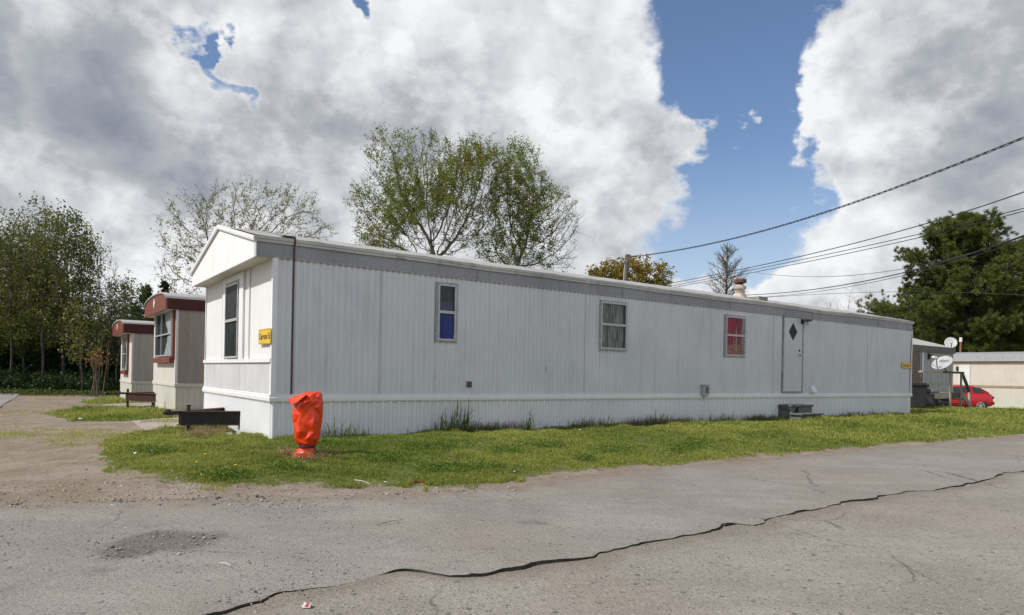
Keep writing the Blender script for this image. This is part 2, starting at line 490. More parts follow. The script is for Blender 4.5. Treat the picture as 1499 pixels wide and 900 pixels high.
def ground_axes():
    def ax(lo, a, b, hi, fine, n):
        m = np.arange(a, b, fine); k = np.arange(1, n + 1)
        g = 1.32**k*fine; g = np.cumsum(g)
        l = a - g; r = m[-1] + g
        return np.concatenate([l[l > lo][::-1], m, r[r < hi]])
    return ax(-1500, -14, 24, 1500, 0.11, 40), ax(-1500, 2.2, 20, 1500, 0.11, 40)
def vnoise(P, seed):
    r = np.random.default_rng(seed); T = r.uniform(-1, 1, (256, 256))
    i = np.floor(P).astype(int); f = P - i; f = f*f*(3 - 2*f)
    g = lambda a, b: T[(i[:, 0] + a) % 256, (i[:, 1] + b) % 256]
    return (g(0, 0)*(1 - f[:, 0]) + g(1, 0)*f[:, 0])*(1 - f[:, 1]) + (g(0, 1)*(1 - f[:, 0]) + g(1, 1)*f[:, 0])*f[:, 1]
def GROUGH(P):
    R_ = np.array([[0.83, -0.56], [0.56, 0.83]])
    return 0.022*vnoise(P*0.6, 61) + 0.014*vnoise((P @ R_)*1.7, 62) + 0.009*vnoise(P*4.1, 63)
gx, gy = ground_axes()
XX, YY = np.meshgrid(gx, gy); GP = np.stack([XX.ravel(), YY.ravel()], 1)
gu, gv = uv_of(GP[:, 0], GP[:, 1])
sd_l = np.max([poly_sd(GP, p) for p in LAWNS], axis=0)
gz = ground_z(GP[:, 0], GP[:, 1])
# worn hollows and ruts in the dirt
rr = np.random.default_rng(2)
rough = 0
near = (np.abs(GP[:, 0]) < 40) & (np.abs(GP[:, 1]) < 60)
gz = gz + GROUGH(GP)*near
under = road_v(gu) - gv
gz = gz - 0.06*ss((under - 0.02)/0.25)
gz = gz + 0.02*ss(sd_l/0.3)*near*(gv < 0.5)
def surf_z(P):
    """height of the finished dirt and turf surface"""
    u_, v_ = uv_of(P[:, 0], P[:, 1]); s_ = np.max([poly_sd(P[:, :2], p) for p in LAWNS], axis=0)
    nr = (np.abs(P[:, 0]) < 40) & (np.abs(P[:, 1]) < 60)
    return ground_z(P[:, 0], P[:, 1]) + GROUGH(P[:, :2])*nr - 0.06*ss((road_v(u_) - v_ - 0.02)/0.25) + 0.02*ss(s_/0.3)*nr*(v_ < 0.5)
nx, ny = len(gx), len(gy)
I = np.arange(nx*ny).reshape(ny, nx)
gf = np.stack([I[:-1, :-1], I[:-1, 1:], I[1:, 1:], I[1:, :-1]], -1).reshape(-1, 4)

def mat_ground():
    m, nt, b = new_mat('ground_dirt_and_turf'); co = coords(nt)
    lawn = nt.attr('lawn'); forest = nt.attr('woods')
    nA = nt.noise(co, 1.3, 6, 0.62); nB = nt.noise(co, 7, 6, 0.65); nC = nt.noise(co, 45, 4, 0.6)
    # dirt with gravel
    dirt = nt.mix(nt.ramp(nA, 0.34, 0.66), (0.215, 0.162, 0.113), (0.295, 0.245, 0.188))
    dirt = nt.mix(nt.ramp(nB, 0.5, 0.72), dirt, (0.155, 0.115, 0.083))
    v1 = nt.new('ShaderNodeTexVoronoi', i_Scale=36.0); nt.link(co, v1.inputs['Vector'])
    bright = nt.new('ShaderNodeSeparateColor'); nt.link(v1.outputs['Color'], bright.inputs[0])
    st = nt.math('MULTIPLY', nt.ramp(bright.outputs[0], 0.62, 0.66), nt.ramp(v1.outputs['Distance'], 0.35, 0.2))
    stc = nt.mix(bright.outputs[1], (0.10, 0.09, 0.085), (0.38, 0.35, 0.31))
    dirt = nt.mix(nt.math('MULTIPLY', st, 0.8), dirt, stc)
    v2 = nt.new('ShaderNodeTexVoronoi', i_Scale=85.0); nt.link(co, v2.inputs['Vector'])
    b2 = nt.new('ShaderNodeSeparateColor'); nt.link(v2.outputs['Color'], b2.inputs[0])
    dirt = nt.mix(nt.math('MULTIPLY', nt.ramp(b2.outputs[0], 0.55, 0.6), 0.4), dirt, nt.mix(b2.outputs[1], (0.10, 0.085, 0.07), (0.34, 0.30, 0.26)))
    # dead thatch and leaf litter scattered over the dirt
    dirt = nt.mix(nt.math('MULTIPLY', nt.ramp(nt.noise(nt.mapping(co, (1, 3, 1)), 26, 5, 0.7), 0.58, 0.7), 0.5), dirt, (0.21, 0.13, 0.07))
    # turf
    turf = nt.mix(nt.ramp(nB, 0.35, 0.65), (0.062, 0.088, 0.016), (0.125, 0.14, 0.030))
    turf = nt.mix(nt.ramp(nC, 0.45, 0.7), turf, (0.17, 0.16, 0.060))
    turf = nt.mix(nt.math('MULTIPLY', nt.ramp(nt.noise(co, 17, 5, 0.75), 0.50, 0.62), 0.75), turf, (0.030, 0.042, 0.010))
    turf = nt.mix(nt.math('MULTIPLY', nt.ramp(nt.noise(nt.mapping(co, (1, 1, 1), (3, 7, 1)), 60, 4, 0.75), 0.55, 0.66), 0.7), turf, (0.20, 0.22, 0.06))
    turf = nt.mix(nt.ramp(nA, 0.5, 0.75), turf, (0.15, 0.15, 0.05))
    e = nt.math('ADD', lawn, nt.math('MULTIPLY', nt.math('SUBTRACT', nt.noise(co, 2.6, 7, 0.7), 0.5), 0.9))
    e = nt.math('ADD', e, nt.math('MULTIPLY', nt.math('SUBTRACT', nB, 0.5), 0.5))
    col = nt.mix(nt.ramp(e, -0.02, 0.12), dirt, turf)
    fl = nt.mix(nt.ramp(nB, 0.4, 0.65), (0.055, 0.05, 0.025), (0.05, 0.065, 0.02))
    col = nt.mix(nt.ramp(nt.math('ADD', forest, nt.math('MULTIPLY', nt.math('SUBTRACT', nA, 0.5), 3.0)), -0.4, 0.6), col, fl)
    nt.link(col, b.inputs['Base Color']); b.inputs['Roughness'].default_value = 0.95; b.inputs['Specular IOR Level'].default_value = 0.15
    h = nt.math('ADD', nt.math('MULTIPLY', nt.noise(co, 24, 6, 0.7), 0.8), nt.math('MULTIPLY', st, 0.5))
    nt.link(nt.bump(h, 0.75, 0.03), b.inputs['Normal'])
    return m
WOODS_Y = 31.0
woods = np.where(GP[:, 0] < 4, np.clip((gv - 29.5)*0.6, -3, 3), -3) 
gme = np_mesh('ground', np.column_stack([GP, gz]), [gf], {'lawn': np.clip(sd_l, -4, 4), 'woods': woods})
ground = tag(link_mesh('ground', gme, mat_ground(), smooth=True), kind='structure')

def mat_asphalt(name, cA, cB, dark, scale, speck, edge_dirt=True, patches=False, bumps=0.5):
    m, nt, b = new_mat(name); co = coords(nt)
    nA = nt.noise(co, 0.9, 6, 0.6); nB = nt.noise(co, 5.5, 6, 0.65); nC = nt.noise(co, 120, 3, 0.6)
    col = nt.mix(nt.ramp(nA, 0.32, 0.68), cA, cB)
    # tyre-polished lengthways streaks
    stx = nt.noise(nt.mapping(co, (0.35, 3.2, 1), rot=(0, 0, -(PI/2 - TH))), 1.2, 5, 0.6)
    col = nt.mix(nt.math('MULTIPLY', nt.ramp(stx, 0.42, 0.7), 0.35), col, tuple(0.82*c for c in cA))
    col = nt.mix(nt.math('MULTIPLY', nt.ramp(nB, 0.5, 0.75), 0.4), col, tuple(1.18*c for c in cB))
    g_ = nt.noise(co, 34, 5, 0.7)
    col = nt.mix(nt.math('MULTIPLY', nt.ramp(g_, 0.52, 0.66), 0.55), col, tuple(0.62*c for c in cA))
    col = nt.mix(nt.math('MULTIPLY', nt.ramp(nt.noise(co, 0.35, 4, 0.6), 0.45, 0.65), 0.35), col, (0.235, 0.195, 0.15))
    for sc, thr, amt, lo_, hi_ in ((scale, speck, 0.85, dark, tuple(1.32*c for c in cB)), (scale*2.3, speck - 0.12, 0.6, dark, tuple(1.25*c for c in cB)), (scale*0.42, 0.90, 0.7, tuple(0.8*c for c in dark), tuple(1.3*c for c in cA))):
        v = nt.new('ShaderNodeTexVoronoi', i_Scale=sc); nt.link(co, v.inputs['Vector'])
        s_ = nt.new('ShaderNodeSeparateColor'); nt.link(v.outputs['Color'], s_.inputs[0])
        k = nt.math('MULTIPLY', nt.math('MULTIPLY', nt.ramp(s_.outputs[0], thr, thr + 0.04), nt.ramp(v.outputs['Distance'], 0.42, 0.25)), amt)
        col = nt.mix(k, col, nt.mix(nt.ramp(s_.outputs[1], 0.62, 0.74), lo_, hi_))
    # crazing cracks
    cw = nt.vmath('ADD', co, nt.vmath('MULTIPLY', nt.noise(co, 2.2, 5, 0.6, col=True), (0.35, 0.35, 0)))
    cr_ = nt.voro(cw, 0.55, feature='DISTANCE_TO_EDGE')
    ck = nt.math('MULTIPLY', nt.ramp(cr_, 0.008, 0.002), nt.ramp(nt.noise(co, 0.5, 3), 0.50, 0.60))
    col = nt.mix(nt.math('MULTIPLY', ck, 0.55), col, (0.05, 0.045, 0.04))
    if edge_dirt:
        e = nt.attr('edge')
        k = nt.math('ADD', e, nt.math('MULTIPLY', nt.math('SUBTRACT', nt.noise(co, 2.2, 8, 0.72), 0.5), 1.7))
        dirt = nt.mix(nt.ramp(nB, 0.35, 0.65), (0.235, 0.19, 0.145), (0.16, 0.125, 0.092))
        dirt = nt.mix(nt.ramp(nt.noise(co, 60, 4, 0.7), 0.5, 0.7), dirt, (0.30, 0.265, 0.22))
        col = nt.mix(nt.math('MULTIPLY', nt.ramp(k, 0.62, 0.02), 0.9), col, dirt)
    else:
        e = nt.attr('edge')
        k = nt.math('ADD', e, nt.math('MULTIPLY', nt.math('SUBTRACT', nt.noise(co, 4.0, 7, 0.7), 0.5), 0.5))
        col = nt.mix(nt.math('MULTIPLY', nt.ramp(k, 0.32, 0.02), 0.75), col, nt.mix(nt.ramp(nt.noise(co, 70, 4, 0.7), 0.4, 0.65), (0.12, 0.10, 0.075), (0.27, 0.235, 0.185)))
    if patches:
        p = nt.attr('patch')
        k = nt.math('ADD', p, nt.math('MULTIPLY', nt.math('SUBTRACT', nt.noise(co, 7.0, 6, 0.7), 0.5), 0.28))
        pc = nt.mix(nt.ramp(nt.noise(co, 55, 4, 0.7), 0.42, 0.62), (0.075, 0.068, 0.060), (0.17, 0.155, 0.135))
        col = nt.mix(nt.math('MULTIPLY', nt.ramp(k, -0.06, 0.12), 0.8), col, pc)
    nt.link(col, b.inputs['Base Color']); b.inputs['Roughness'].default_value = 0.88; b.inputs['Specular IOR Level'].default_value = 0.25
    hh = nt.math('ADD', nt.math('MULTIPLY', nt.voro(co, scale, 'Distance'), -0.6), nt.math('MULTIPLY', nC, 0.5))
    nt.link(nt.bump(hh, bumps, 0.012), b.inputs['Normal'])
    return m

def lane(name, u, rows, zfn, attrs_fn, mat):
    """rows(u) -> list of v arrays from far edge to near edge"""
    R = rows(u); nr = len(R)
    V = []
    for k, v in enumerate(R):
        x = X0 + D1[0]*u + D2[0]*v; y = Y0 + D1[1]*u + D2[1]*v
        V.append(np.column_stack([x, y, zfn(x, y, u, v, k)]))
    n = len(u); V = np.concatenate(V); I = np.arange(n*nr).reshape(nr, n)
    f = np.stack([I[1:, :-1], I[1:, 1:], I[:-1, 1:], I[:-1, :-1]], -1).reshape(-1, 4)
    P = V[:, :2]; uu, vv = uv_of(P[:, 0], P[:, 1])
    return tag(link_mesh(name, np_mesh(name, V, [f], attrs_fn(P, uu, vv)), mat, smooth=True), kind='structure')

uf = np.concatenate([-np.geomspace(200, 9, 40), np.arange(-8.9, 14, 0.045), np.geomspace(14.05, 300, 140)])
edge_v = road_v(uf); ck_v = crack_v(uf)
THICK = 0.016
hollow_px = [((238, 797), (78, 19)), ((150, 842), (14, 6)), ((8, 872), (14, 6)), ((783, 768), (19, 4.2))]
HOL = [(G(*c)[:2], np.linalg.norm(G(c[0] + r[0], c[1])[:2] - G(*c)[:2]), np.linalg.norm(G(c[0], c[1] - r[1])[:2] - G(c[0], c[1] + r[1])[:2])/2) for c, r in hollow_px]
def hollow(P):
    d = np.full(len(P), -3.0)
    for c, rx, ry in HOL:
        q = P - c; g = c/np.linalg.norm(c)
        a = q @ np.array([g[1], -g[0]]); b_ = q @ g
        ang = np.arctan2(b_/ry, a/rx)
        lump = 1 + 0.16*np.sin(2*ang + 1.1) + 0.13*np.sin(3*ang + 2.6) + 0.08*np.sin(5*ang)
        d = np.maximum(d, (lump - np.hypot(a/rx, b_/ry))*min(rx, ry))
    return d
def far_rows(u):
    e, c = road_v(u), crack_v(u)
    ts = np.concatenate([np.linspace(0, 1, 34)])
    ts = np.concatenate([np.linspace(0, 0.9, 28), np.linspace(0.915, 1, 14)])
    return [e + (c - e)*t for t in ts]
def far_z(x, y, u, v, k):
    base = ground_z(x, y) + 0.004
    depth = (road_v(u) - v)
    drop = np.clip(0.85 - 0.75*(0.55 + 0.8*fbm1(u, 51, 1.6, 4)) + 0.8*np.clip((-1.0 - u)/1.0, 0, 1), 0.0, 0.95)*np.exp(-np.maximum(v - crack_v(u), 0)/0.10)
    z = base + THICK*ss(depth/0.5)*(1 - drop) - 0.024*(k == 0)
    P = np.column_stack([x, y]); z -= 0.013*ss(hollow(P)/0.22)
    z += 0.006*np.sin(x*1.7 + y*2.3)*np.sin(y*1.1 - x*0.6)
    z += 0.003*np.sin(x*6.1 + 1)*np.sin(y*7.3)
    return z
A_far = mat_asphalt('asphalt_bleached_grey', (0.222, 0.200, 0.175), (0.285, 0.260, 0.228), (0.075, 0.07, 0.066), 62.0, 0.60, True, True)
A_near = mat_asphalt('asphalt_worn_coarse', (0.235, 0.210, 0.178), (0.298, 0.270, 0.230), (0.075, 0.068, 0.06), 46.0, 0.60, False, False, 0.6)
overlay = lane('road', uf, far_rows, far_z, lambda P, u, v: {'edge': np.clip((road_v(u) - v)*1.0 - 0.05, -1, 5), 'patch': hollow(P)}, A_far)
# the broken step face along the crack
cm = MB(); cj = RNG.uniform(-0.008, 0.008, len(uf))
xs = X0 + D1[0]*uf + D2[0]*ck_v; ys = Y0 + D1[1]*uf + D2[1]*ck_v; zs = far_z(xs, ys, uf, ck_v, 9)
cv = []; 
for k, (dv, dz) in enumerate(((0.0, 0.0), (0.010, -0.012), (0.004, -0.08))):
    vv = ck_v + dv + cj*k
    cv.append(np.column_stack([X0 + D1[0]*uf + D2[0]*vv, Y0 + D1[1]*uf + D2[1]*vv, zs + dz]))
n_ = len(uf); I = np.arange(3*n_).reshape(3, n_)
cf = np.stack([I[:-1, :-1], I[1:, :-1], I[1:, 1:], I[:-1, 1:]], -1).reshape(-1, 4)
tag(link_mesh('road_edge', np_mesh('road_edge', np.concatenate(cv), [cf]), nmat('asphalt_broken_face', (0.05, 0.045, 0.04), (0.10, 0.09, 0.078), 30, 0.95, bump=0.6)), kind='structure')
gap_w = np.clip(0.006 + 0.016*fbm1(uf, 21, 1.9, 6), 0.001, 0.07) + 0.05*np.exp(-((uf - float(uv_of(*G(1068, 769)[:2])[0]))/0.13)**2)
def near_rows(u):
    c = crack_v(u) + 0.05
    return [c] + [c - 0.05 - gap_w - t for t in np.concatenate([[0], np.geomspace(0.03, 14, 40)])]
def near_z(x, y, u, v, k):
    z = ground_z(x, y) + 0.004 - 0.035*(k == 0)
    d = crack_v(u) - v
    z = z + (0.003 - 0.006*np.clip(0.5 + fbm1(u, 33, 2.2), 0, 2.0))*np.exp(-np.maximum(d, 0)/0.16)*(k > 0) + 0.007*np.sin(x*1.3)*np.sin(y*1.9 + 1) 
    return z
lane('road', uf, near_rows, near_z, lambda P, u, v: {'edge': np.clip(crack_v(u) - v, -0.05, 3)}, A_near)

# pale concrete driveway strips between the homes
def slab(name, pts, mat, h=0.02):
    P = [G(*p) for p in pts]
    mb = MB(); n = len(P)
    top = [(p[0], p[1], p[2] + h) for p in P]; bot = [(p[0], p[1], p[2] - 0.08) for p in P]
    mb.add(top + bot, [tuple(range(n))] + [(i, (i + 1) % n, (i + 1) % n + n, i + n) for i in range(n)], raw=True)
    return tag(mb.build(name, mat), kind='structure')
M_conc = nmat('weathered_concrete', (0.36, 0.315, 0.255), (0.28, 0.245, 0.20), 3.5, 0.9, bump=0.25, c3=(0.22, 0.19, 0.15), s3=22, t3=(0.6, 0.75))
p1 = px_poly([(193, 618), (212, 631)])
slab('path', [(193, 617.5), (230, 614), (268, 612), (300, 611), (300, 622), (262, 626.5), (216, 631.5)], M_conc)
slab('path', [(150, 592), (180, 590), (228, 589.5), (228, 594), (190, 595.5), (152, 595)], M_conc, 0.015)
slab('driveway', [(-90, 600), (-60, 577), (30, 576.5), (22, 583), (4, 592), (0, 597)], nmat('grey_pad', (0.27, 0.255, 0.235), (0.22, 0.205, 0.185), 2, 0.9, bump=0.2), 0.015)

# loose gravel
def stones(name, pos, size, mat, seed):
    r = np.random.default_rng(seed)
    bm = bmesh.new(); bmesh.ops.create_icosphere(bm, subdivisions=1, radius=1); T = np.array([v.co[:] for v in bm.verts]); FF = np.array([[v.index for v in f.verts] for f in bm.faces]); bm.free()
    n = len(pos); V = np.repeat(T[None], n, 0)*(1 + r.uniform(-0.35, 0.25, (n, len(T), 1)))
    sc = size[:, None]*np.column_stack([r.uniform(0.7, 1.2, n), r.uniform(0.7, 1.2, n), r.uniform(0.4, 0.75, n)])
    V = V*sc[:, None, :]; a = r.uniform(0, 2*PI, n); c, s = np.cos(a)[:, None], np.sin(a)[:, None]
    V = np.stack([V[..., 0]*c - V[..., 1]*s, V[..., 0]*s + V[..., 1]*c, V[..., 2]], -1) + pos[:, None, :]
    f = (FF[None] + (np.arange(n)*len(T))[:, None, None]).reshape(-1, 3)
    tint = np.repeat(r.random(n), len(T))
    return link_mesh(name, np_mesh(name, V.reshape(-1, 3), [f], {'tint': tint}), mat)
def mat_stone():
    m, nt, b = new_mat('loose_stone'); t = nt.attr('tint')
    nt.link(nt.mix(t, (0.09, 0.08, 0.07), (0.40, 0.36, 0.31)), b.inputs['Base Color']); b.inputs['Roughness'].default_value = 0.9
    return m
r_ = np.random.default_rng(12); sp = []; ssz = []
def scatter_px(n, x0, x1, y0, y1, smin, smax):
    P = GV(r_.uniform(x0, x1, n), y0 + (y1 - y0)*r_.random(n)**1.2)
    u, v = uv_of(P[:, 0], P[:, 1]); P[:, 2] = np.where(road_v(u) > v + 0.12, P[:, 2] + 0.018, surf_z(P))
    sp.extend(P); ssz.extend(smin*(smax/smin)**(r_.random(n)**2.2))
scatter_px(1300, -40, 760, 708, 745, 0.004, 0.022)
scatter_px(900, -40, 420, 640, 735, 0.004, 0.020)
scatter_px(2600, -60, 520, 730, 890, 0.003, 0.011)
scatter_px(900, 480, 1300, 690, 860, 0.0025, 0.008)
for i in range(900):     # crumbs along the crack
    u = r_.uniform(-2.8, 9); v = float(crack_v(np.array([u]))[0]) - 0.02 - r_.exponential(0.09)
    x, y, _ = W(u, v); sp.append(np.array([x, y, float(ground_z(x, y)) - 0.006])); ssz.append(0.003*(5.0)**(r_.random()**2))
for c, rx, ry in HOL[:1]:
    for i in range(220):
        a = r_.uniform(0, 2*PI); k = r_.normal(0.98, 0.28); g = c/np.linalg.norm(c)
        p = c + np.array([g[1], -g[0]])*rx*k*math.cos(a) + g*ry*k*math.sin(a)
        sp.append(np.array([p[0], p[1], float(ground_z(*p)) + 0.022])); ssz.append(0.004*(4.0)**(r_.random()**2))
tag(stones('gravel', np.array(sp), np.array(ssz), mat_stone(), 4), 'loose gravel and crumbs of asphalt along the road edge', kind='stuff')

# ------------------------------------------------------------------ grass blades
def blades(name, P, hgt, wid, tint, mat, lean=0.35, seed=1, curl=0.5):
    r = np.random.default_rng(seed); n = len(P)
    a = r.uniform(0, 2*PI, n); side = np.column_stack([np.cos(a), np.sin(a), np.zeros(n)])
    b = r.uniform(0, 2*PI, n); ld = np.column_stack([np.cos(b), np.sin(b), np.zeros(n)])*(np.abs(r.normal(0, lean, n)))[:, None]
    up = np.array([0, 0, 1.0])
    mid = P + (up*0.55 + ld*0.35)*hgt[:, None]
    tip = P + (up*(1 - 0.3*np.linalg.norm(ld, axis=1))[:, None] + ld*(1 + curl))*hgt[:, None]
    w = wid[:, None]*side
    V = np.stack([P - w*0.5, P + w*0.5, mid - w*0.42, mid + w*0.42, tip], 1).reshape(-1, 3)
    k = np.arange(n)[:, None]*5
    q = k + np.array([[0, 1, 3, 2]]); t = k + np.array([[2, 3, 4]])
    return np_mesh(name, V, [q, t], {'tint': np.repeat(tint, 5)})

def sample_lawn(n, region_fn, seed):
    """points with density falling with distance, inside the lawns, thinned at their edges"""
    r = np.random.default_rng(seed); out = []
    while sum(len(o) for o in out) < n:
        P = region_fn(r, n)
        sd = np.max([poly_sd(P, p) for p in LAWNS], axis=0)
        fuzzy = sd + 0.22*vnoise(P*2.3, 5) + 0.12*vnoise(P*7, 6)
        u, v = uv_of(P[:, 0], P[:, 1])
        free = ~((u > 0.02) & (u < 20.6) & (v > -0.01) & (v < 4.8))
        clump = vnoise(P*3.1, 71) + 0.7*vnoise(P*7.3, 72)
        k = (fuzzy > 0.02) & free & (r.random(len(P)) < np.clip(0.25 + fuzzy/0.35, 0, 1)*np.clip(0.72 + 0.5*clump, 0.3, 1))
        out.append(P[k])
    return np.concatenate(out)[:n]
def front_region(r, n):
    # uniform in picture-like terms: heading and reciprocal distance, so that near turf is denser
    ang = r.uniform(math.radians(-41), math.radians(41), n); inv = r.uniform(1/44, 1/6.0, n)
    d = 1/inv
    return np.column_stack([np.tan(ang)*d, d])
NB = 400000
GPs = sample_lawn(NB, front_region, 31)
dist = np.hypot(GPs[:, 0], GPs[:, 1])
patch = vnoise(GPs*0.75, 8) + 0.6*vnoise(GPs*2.1, 9); dry = vnoise(GPs*0.5 + 40, 10) + 0.5*vnoise(GPs*1.7, 11)
tuft = vnoise(GPs*3.1, 71) + 0.7*vnoise(GPs*7.3, 72)
hs = (0.032 + 0.030*np.clip(patch + 0.4, 0, 1.4))*np.clip(0.9 + 0.55*tuft, 0.4, 1.8)*RNG.uniform(0.5, 1.3, NB)*np.clip(dist/11, 1, 2.2)
ws = np.clip(0.0050*dist/8, 0.0048, 0.034)*RNG.uniform(0.7, 1.5, NB)
tint = np.clip(0.38 + 0.30*dry + 0.10*tuft + RNG.normal(0, 0.31, NB), 0, 1)
gz_ = surf_z(GPs) - 0.004
M_grass = leaf_mat('grass_blade', (0.125, 0.190, 0.030), (0.47, 0.46, 0.115), None, 0.4)
tag(link_mesh('grass', blades('grass', np.column_stack([GPs, gz_]), hs, ws, tint, M_grass, 0.6, 3), M_grass), 'short green lawn with drier yellow patches before the long white home', kind='stuff')
# thin scattered grass and dead wisps on the bare dirt
def dirt_region():
    q = []
    r = np.random.default_rng(88)
    while len(q) < 7000:
        P = GV(r.uniform(-60, 330, 4000), 580 + 140*r.random(4000)**0.8)[:, :2]
        u, v = uv_of(P[:, 0], P[:, 1]); m = vnoise(P*0.9, 90) + 0.6*vnoise(P*2.7, 91)
        sd = np.max([poly_sd(P, p) for p in LAWNS], axis=0)
        k = (r.random(len(P)) < np.clip(m*0.9 - 0.05, 0, 1)) & (road_v(u) - v < -0.05) & (sd < 0.1)
        q += list(P[k])
    return np.array(q)[:7000]
DP = dirt_region(); nd_ = len(DP); dd_ = DP[:, 1]
tag(link_mesh('grass', blades('grass', np.column_stack([DP, surf_z(DP) - 0.002]), RNG.uniform(0.015, 0.05, nd_)*np.clip(dd_/10, 1, 2), np.clip(0.004*dd_/8, 0.004, 0.014), np.clip(RNG.normal(0.7, 0.25, nd_), 0, 1), M_grass, 0.9, 19), M_grass), 'thin scattered grass on the bare gravel drive', kind='stuff')
# broad-leaved clover and weeds in darker mats
cl_px = [(705, 692, 55, 9), (640, 690, 40, 8), (900, 662, 35, 6), (1010, 655, 40, 6), (420, 690, 30, 7), (225, 664, 30, 6), (560, 676, 30, 6), (330, 700, 40, 8), (800, 655, 40, 6), (1120, 640, 40, 4), (740, 668, 30, 6), (470, 655, 35, 4), (1000, 663, 30, 5), (640, 660, 40, 6), (175, 612, 30, 2.5), (860, 675, 20, 4)]
CP = []
for x, y, rx, ry in cl_px:
    k_ = int(20*rx); CP.append(GV(x + RNG.normal(0, rx*0.55, k_), y + RNG.normal(0, ry*0.5, k_)))
CP = np.concatenate(CP)
sdc = np.max([poly_sd(CP[:, :2], p) for p in LAWNS], axis=0); uu, vv = uv_of(CP[:, 0], CP[:, 1]); CP = CP[(sdc > 0.05) & ~((uu > -.02) & (vv > -0.02) & (vv < 4.8))]
def leaf_quads(name, P, size, tint, seed, up=0.3, asp=0.55, N=None):
    r = np.random.default_rng(seed); n = len(P)
    a = r.normal(0, 1, (n, 3)); a[:, 2] *= (1 - up); a /= np.linalg.norm(a, axis=1)[:, None]
    b = r.normal(0, 1, (n, 3)); b -= (b*a).sum(1)[:, None]*a; b /= np.linalg.norm(b, axis=1)[:, None]
    s = size[:, None]
    V = np.stack([P - a*s*0.5, P + b*s*asp*0.5 + a*s*0.05, P + a*s*0.5, P - b*s*asp*0.5 + a*s*0.05], 1).reshape(-1, 3)
    q = np.arange(n*4).reshape(n, 4)
    return np_mesh(name, V, [q], {'tint': np.repeat(tint, 4)})
nC_ = len(CP); CP[:, 2] = surf_z(CP) + RNG.uniform(0.02, 0.075, nC_)
M_clover = leaf_mat('clover_leaf', (0.055, 0.12, 0.016), (0.14, 0.21, 0.03), None, 0.3)
tag(link_mesh('clover', leaf_quads('clover', CP, RNG.uniform(0.014, 0.030, nC_), RNG.random(nC_), 8, 0.6, 0.8), M_clover), 'darker mats of clover and broad leaved weeds in the lawn', kind='stuff')
# ------------------------------------------------------------------ the long white mobile home
L, WID = 20.5183, 4.7126
ZB, ZB0, ZT = 0.70, 0.585, 2.745             # band top, band bottom, underside of the fascia
ZF, ZR = 3.005, 3.56                         # top of the fascia, ridge
OV = 0.27                                    # gable overhang

def painted_metal(name, c1, c2, grime, rough=0.5, streak=True, amt=0.5, spots=True, rust=None):
    m, nt, b = new_mat(name); co = coords(nt)
    col = nt.mix(nt.ramp(nt.noise(co, 0.8, 5, 0.6), 0.35, 0.65), c1, c2)
    st = nt.noise(nt.mapping(co, (9, 9, 0.55)), 1.0, 6, 0.65)
    st2 = nt.noise(nt.mapping(co, (30, 30, 1.2)), 1.0, 4, 0.6)
    if streak:
        col = nt.mix(nt.math('MULTIPLY', nt.ramp(st, 0.5, 0.8), amt), col, grime)
        col = nt.mix(nt.math('MULTIPLY', nt.ramp(st2, 0.55, 0.8), amt*0.55), col, grime)
    if spots:
        sp_ = nt.noise(co, 22, 5, 0.7)
        col = nt.mix(nt.math('MULTIPLY', nt.ramp(sp_, 0.66, 0.74), amt*0.8), col, tuple(0.55*g for g in grime))
    if rust is not None:
        rs = nt.noise(nt.mapping(co, (3, 3, 14)), 1.0, 6, 0.7)
        col = nt.mix(nt.math('MULTIPLY', nt.ramp(rs, 0.60, 0.72), 0.8), col, rust)
    nt.link(col, b.inputs['Base Color']); b.inputs['Roughness'].default_value = rough; b.inputs['Specular IOR Level'].default_value = 0.3
    nt.link(nt.bump(nt.noise(co, 3.0, 4, 0.5), 0.08, 0.02), b.inputs['Normal'])
    return m
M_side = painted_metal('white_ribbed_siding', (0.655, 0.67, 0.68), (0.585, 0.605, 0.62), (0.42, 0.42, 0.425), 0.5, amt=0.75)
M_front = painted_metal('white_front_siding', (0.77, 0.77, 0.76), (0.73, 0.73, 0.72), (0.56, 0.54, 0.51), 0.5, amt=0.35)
M_dirty = painted_metal('dirty_white_panel', (0.60, 0.60, 0.60), (0.52, 0.52, 0.53), (0.33, 0.33, 0.33), 0.6, amt=0.8)
M_skirt = painted_metal('white_skirting', (0.78, 0.79, 0.80), (0.74, 0.75, 0.77), (0.56, 0.56, 0.54), 0.45, amt=0.3)
M_band = painted_metal('white_trim', (0.76, 0.76, 0.755), (0.72, 0.72, 0.72), (0.50, 0.48, 0.45), 0.45, amt=0.3, spots=False)
M_fascia = painted_metal('weathered_grey_fascia', (0.315, 0.32, 0.34), (0.26, 0.265, 0.285), (0.15, 0.15, 0.165), 0.6, amt=0.7)
M_roof = painted_metal('chalky_roof_coating', (0.39, 0.38, 0.355), (0.33, 0.32, 0.30), (0.24, 0.225, 0.205), 0.7, amt=0.7)
M_drip = painted_metal('roof_edge_trim', (0.52, 0.52, 0.50), (0.42, 0.42, 0.41), (0.20, 0.18, 0.16), 0.6, amt=0.8, rust=(0.16, 0.10, 0.06))
M_alu = nmat('dull_aluminium', (0.50, 0.51, 0.52), (0.38, 0.39, 0.40), 12, 0.45, metal=0.25)
M_sealant = nmat('old_grey_sealant', (0.24, 0.24, 0.25), (0.45, 0.45, 0.46), 38, 0.8, lo=0.4, hi=0.55)
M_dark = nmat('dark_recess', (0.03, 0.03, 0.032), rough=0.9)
M_black = nmat('black_paint', (0.022, 0.022, 0.024), (0.04, 0.04, 0.042), 10, 0.5)
M_glass = glass_mat('window_glass')
M_rust = nmat('rusty_steel', (0.19, 0.075, 0.035), (0.09, 0.045, 0.03), 14, 0.8, bump=0.3)
M_soffit = painted_metal('cream_soffit', (0.62, 0.59, 0.51), (0.56, 0.53, 0.45), (0.36, 0.32, 0.26), 0.6, amt=0.5)

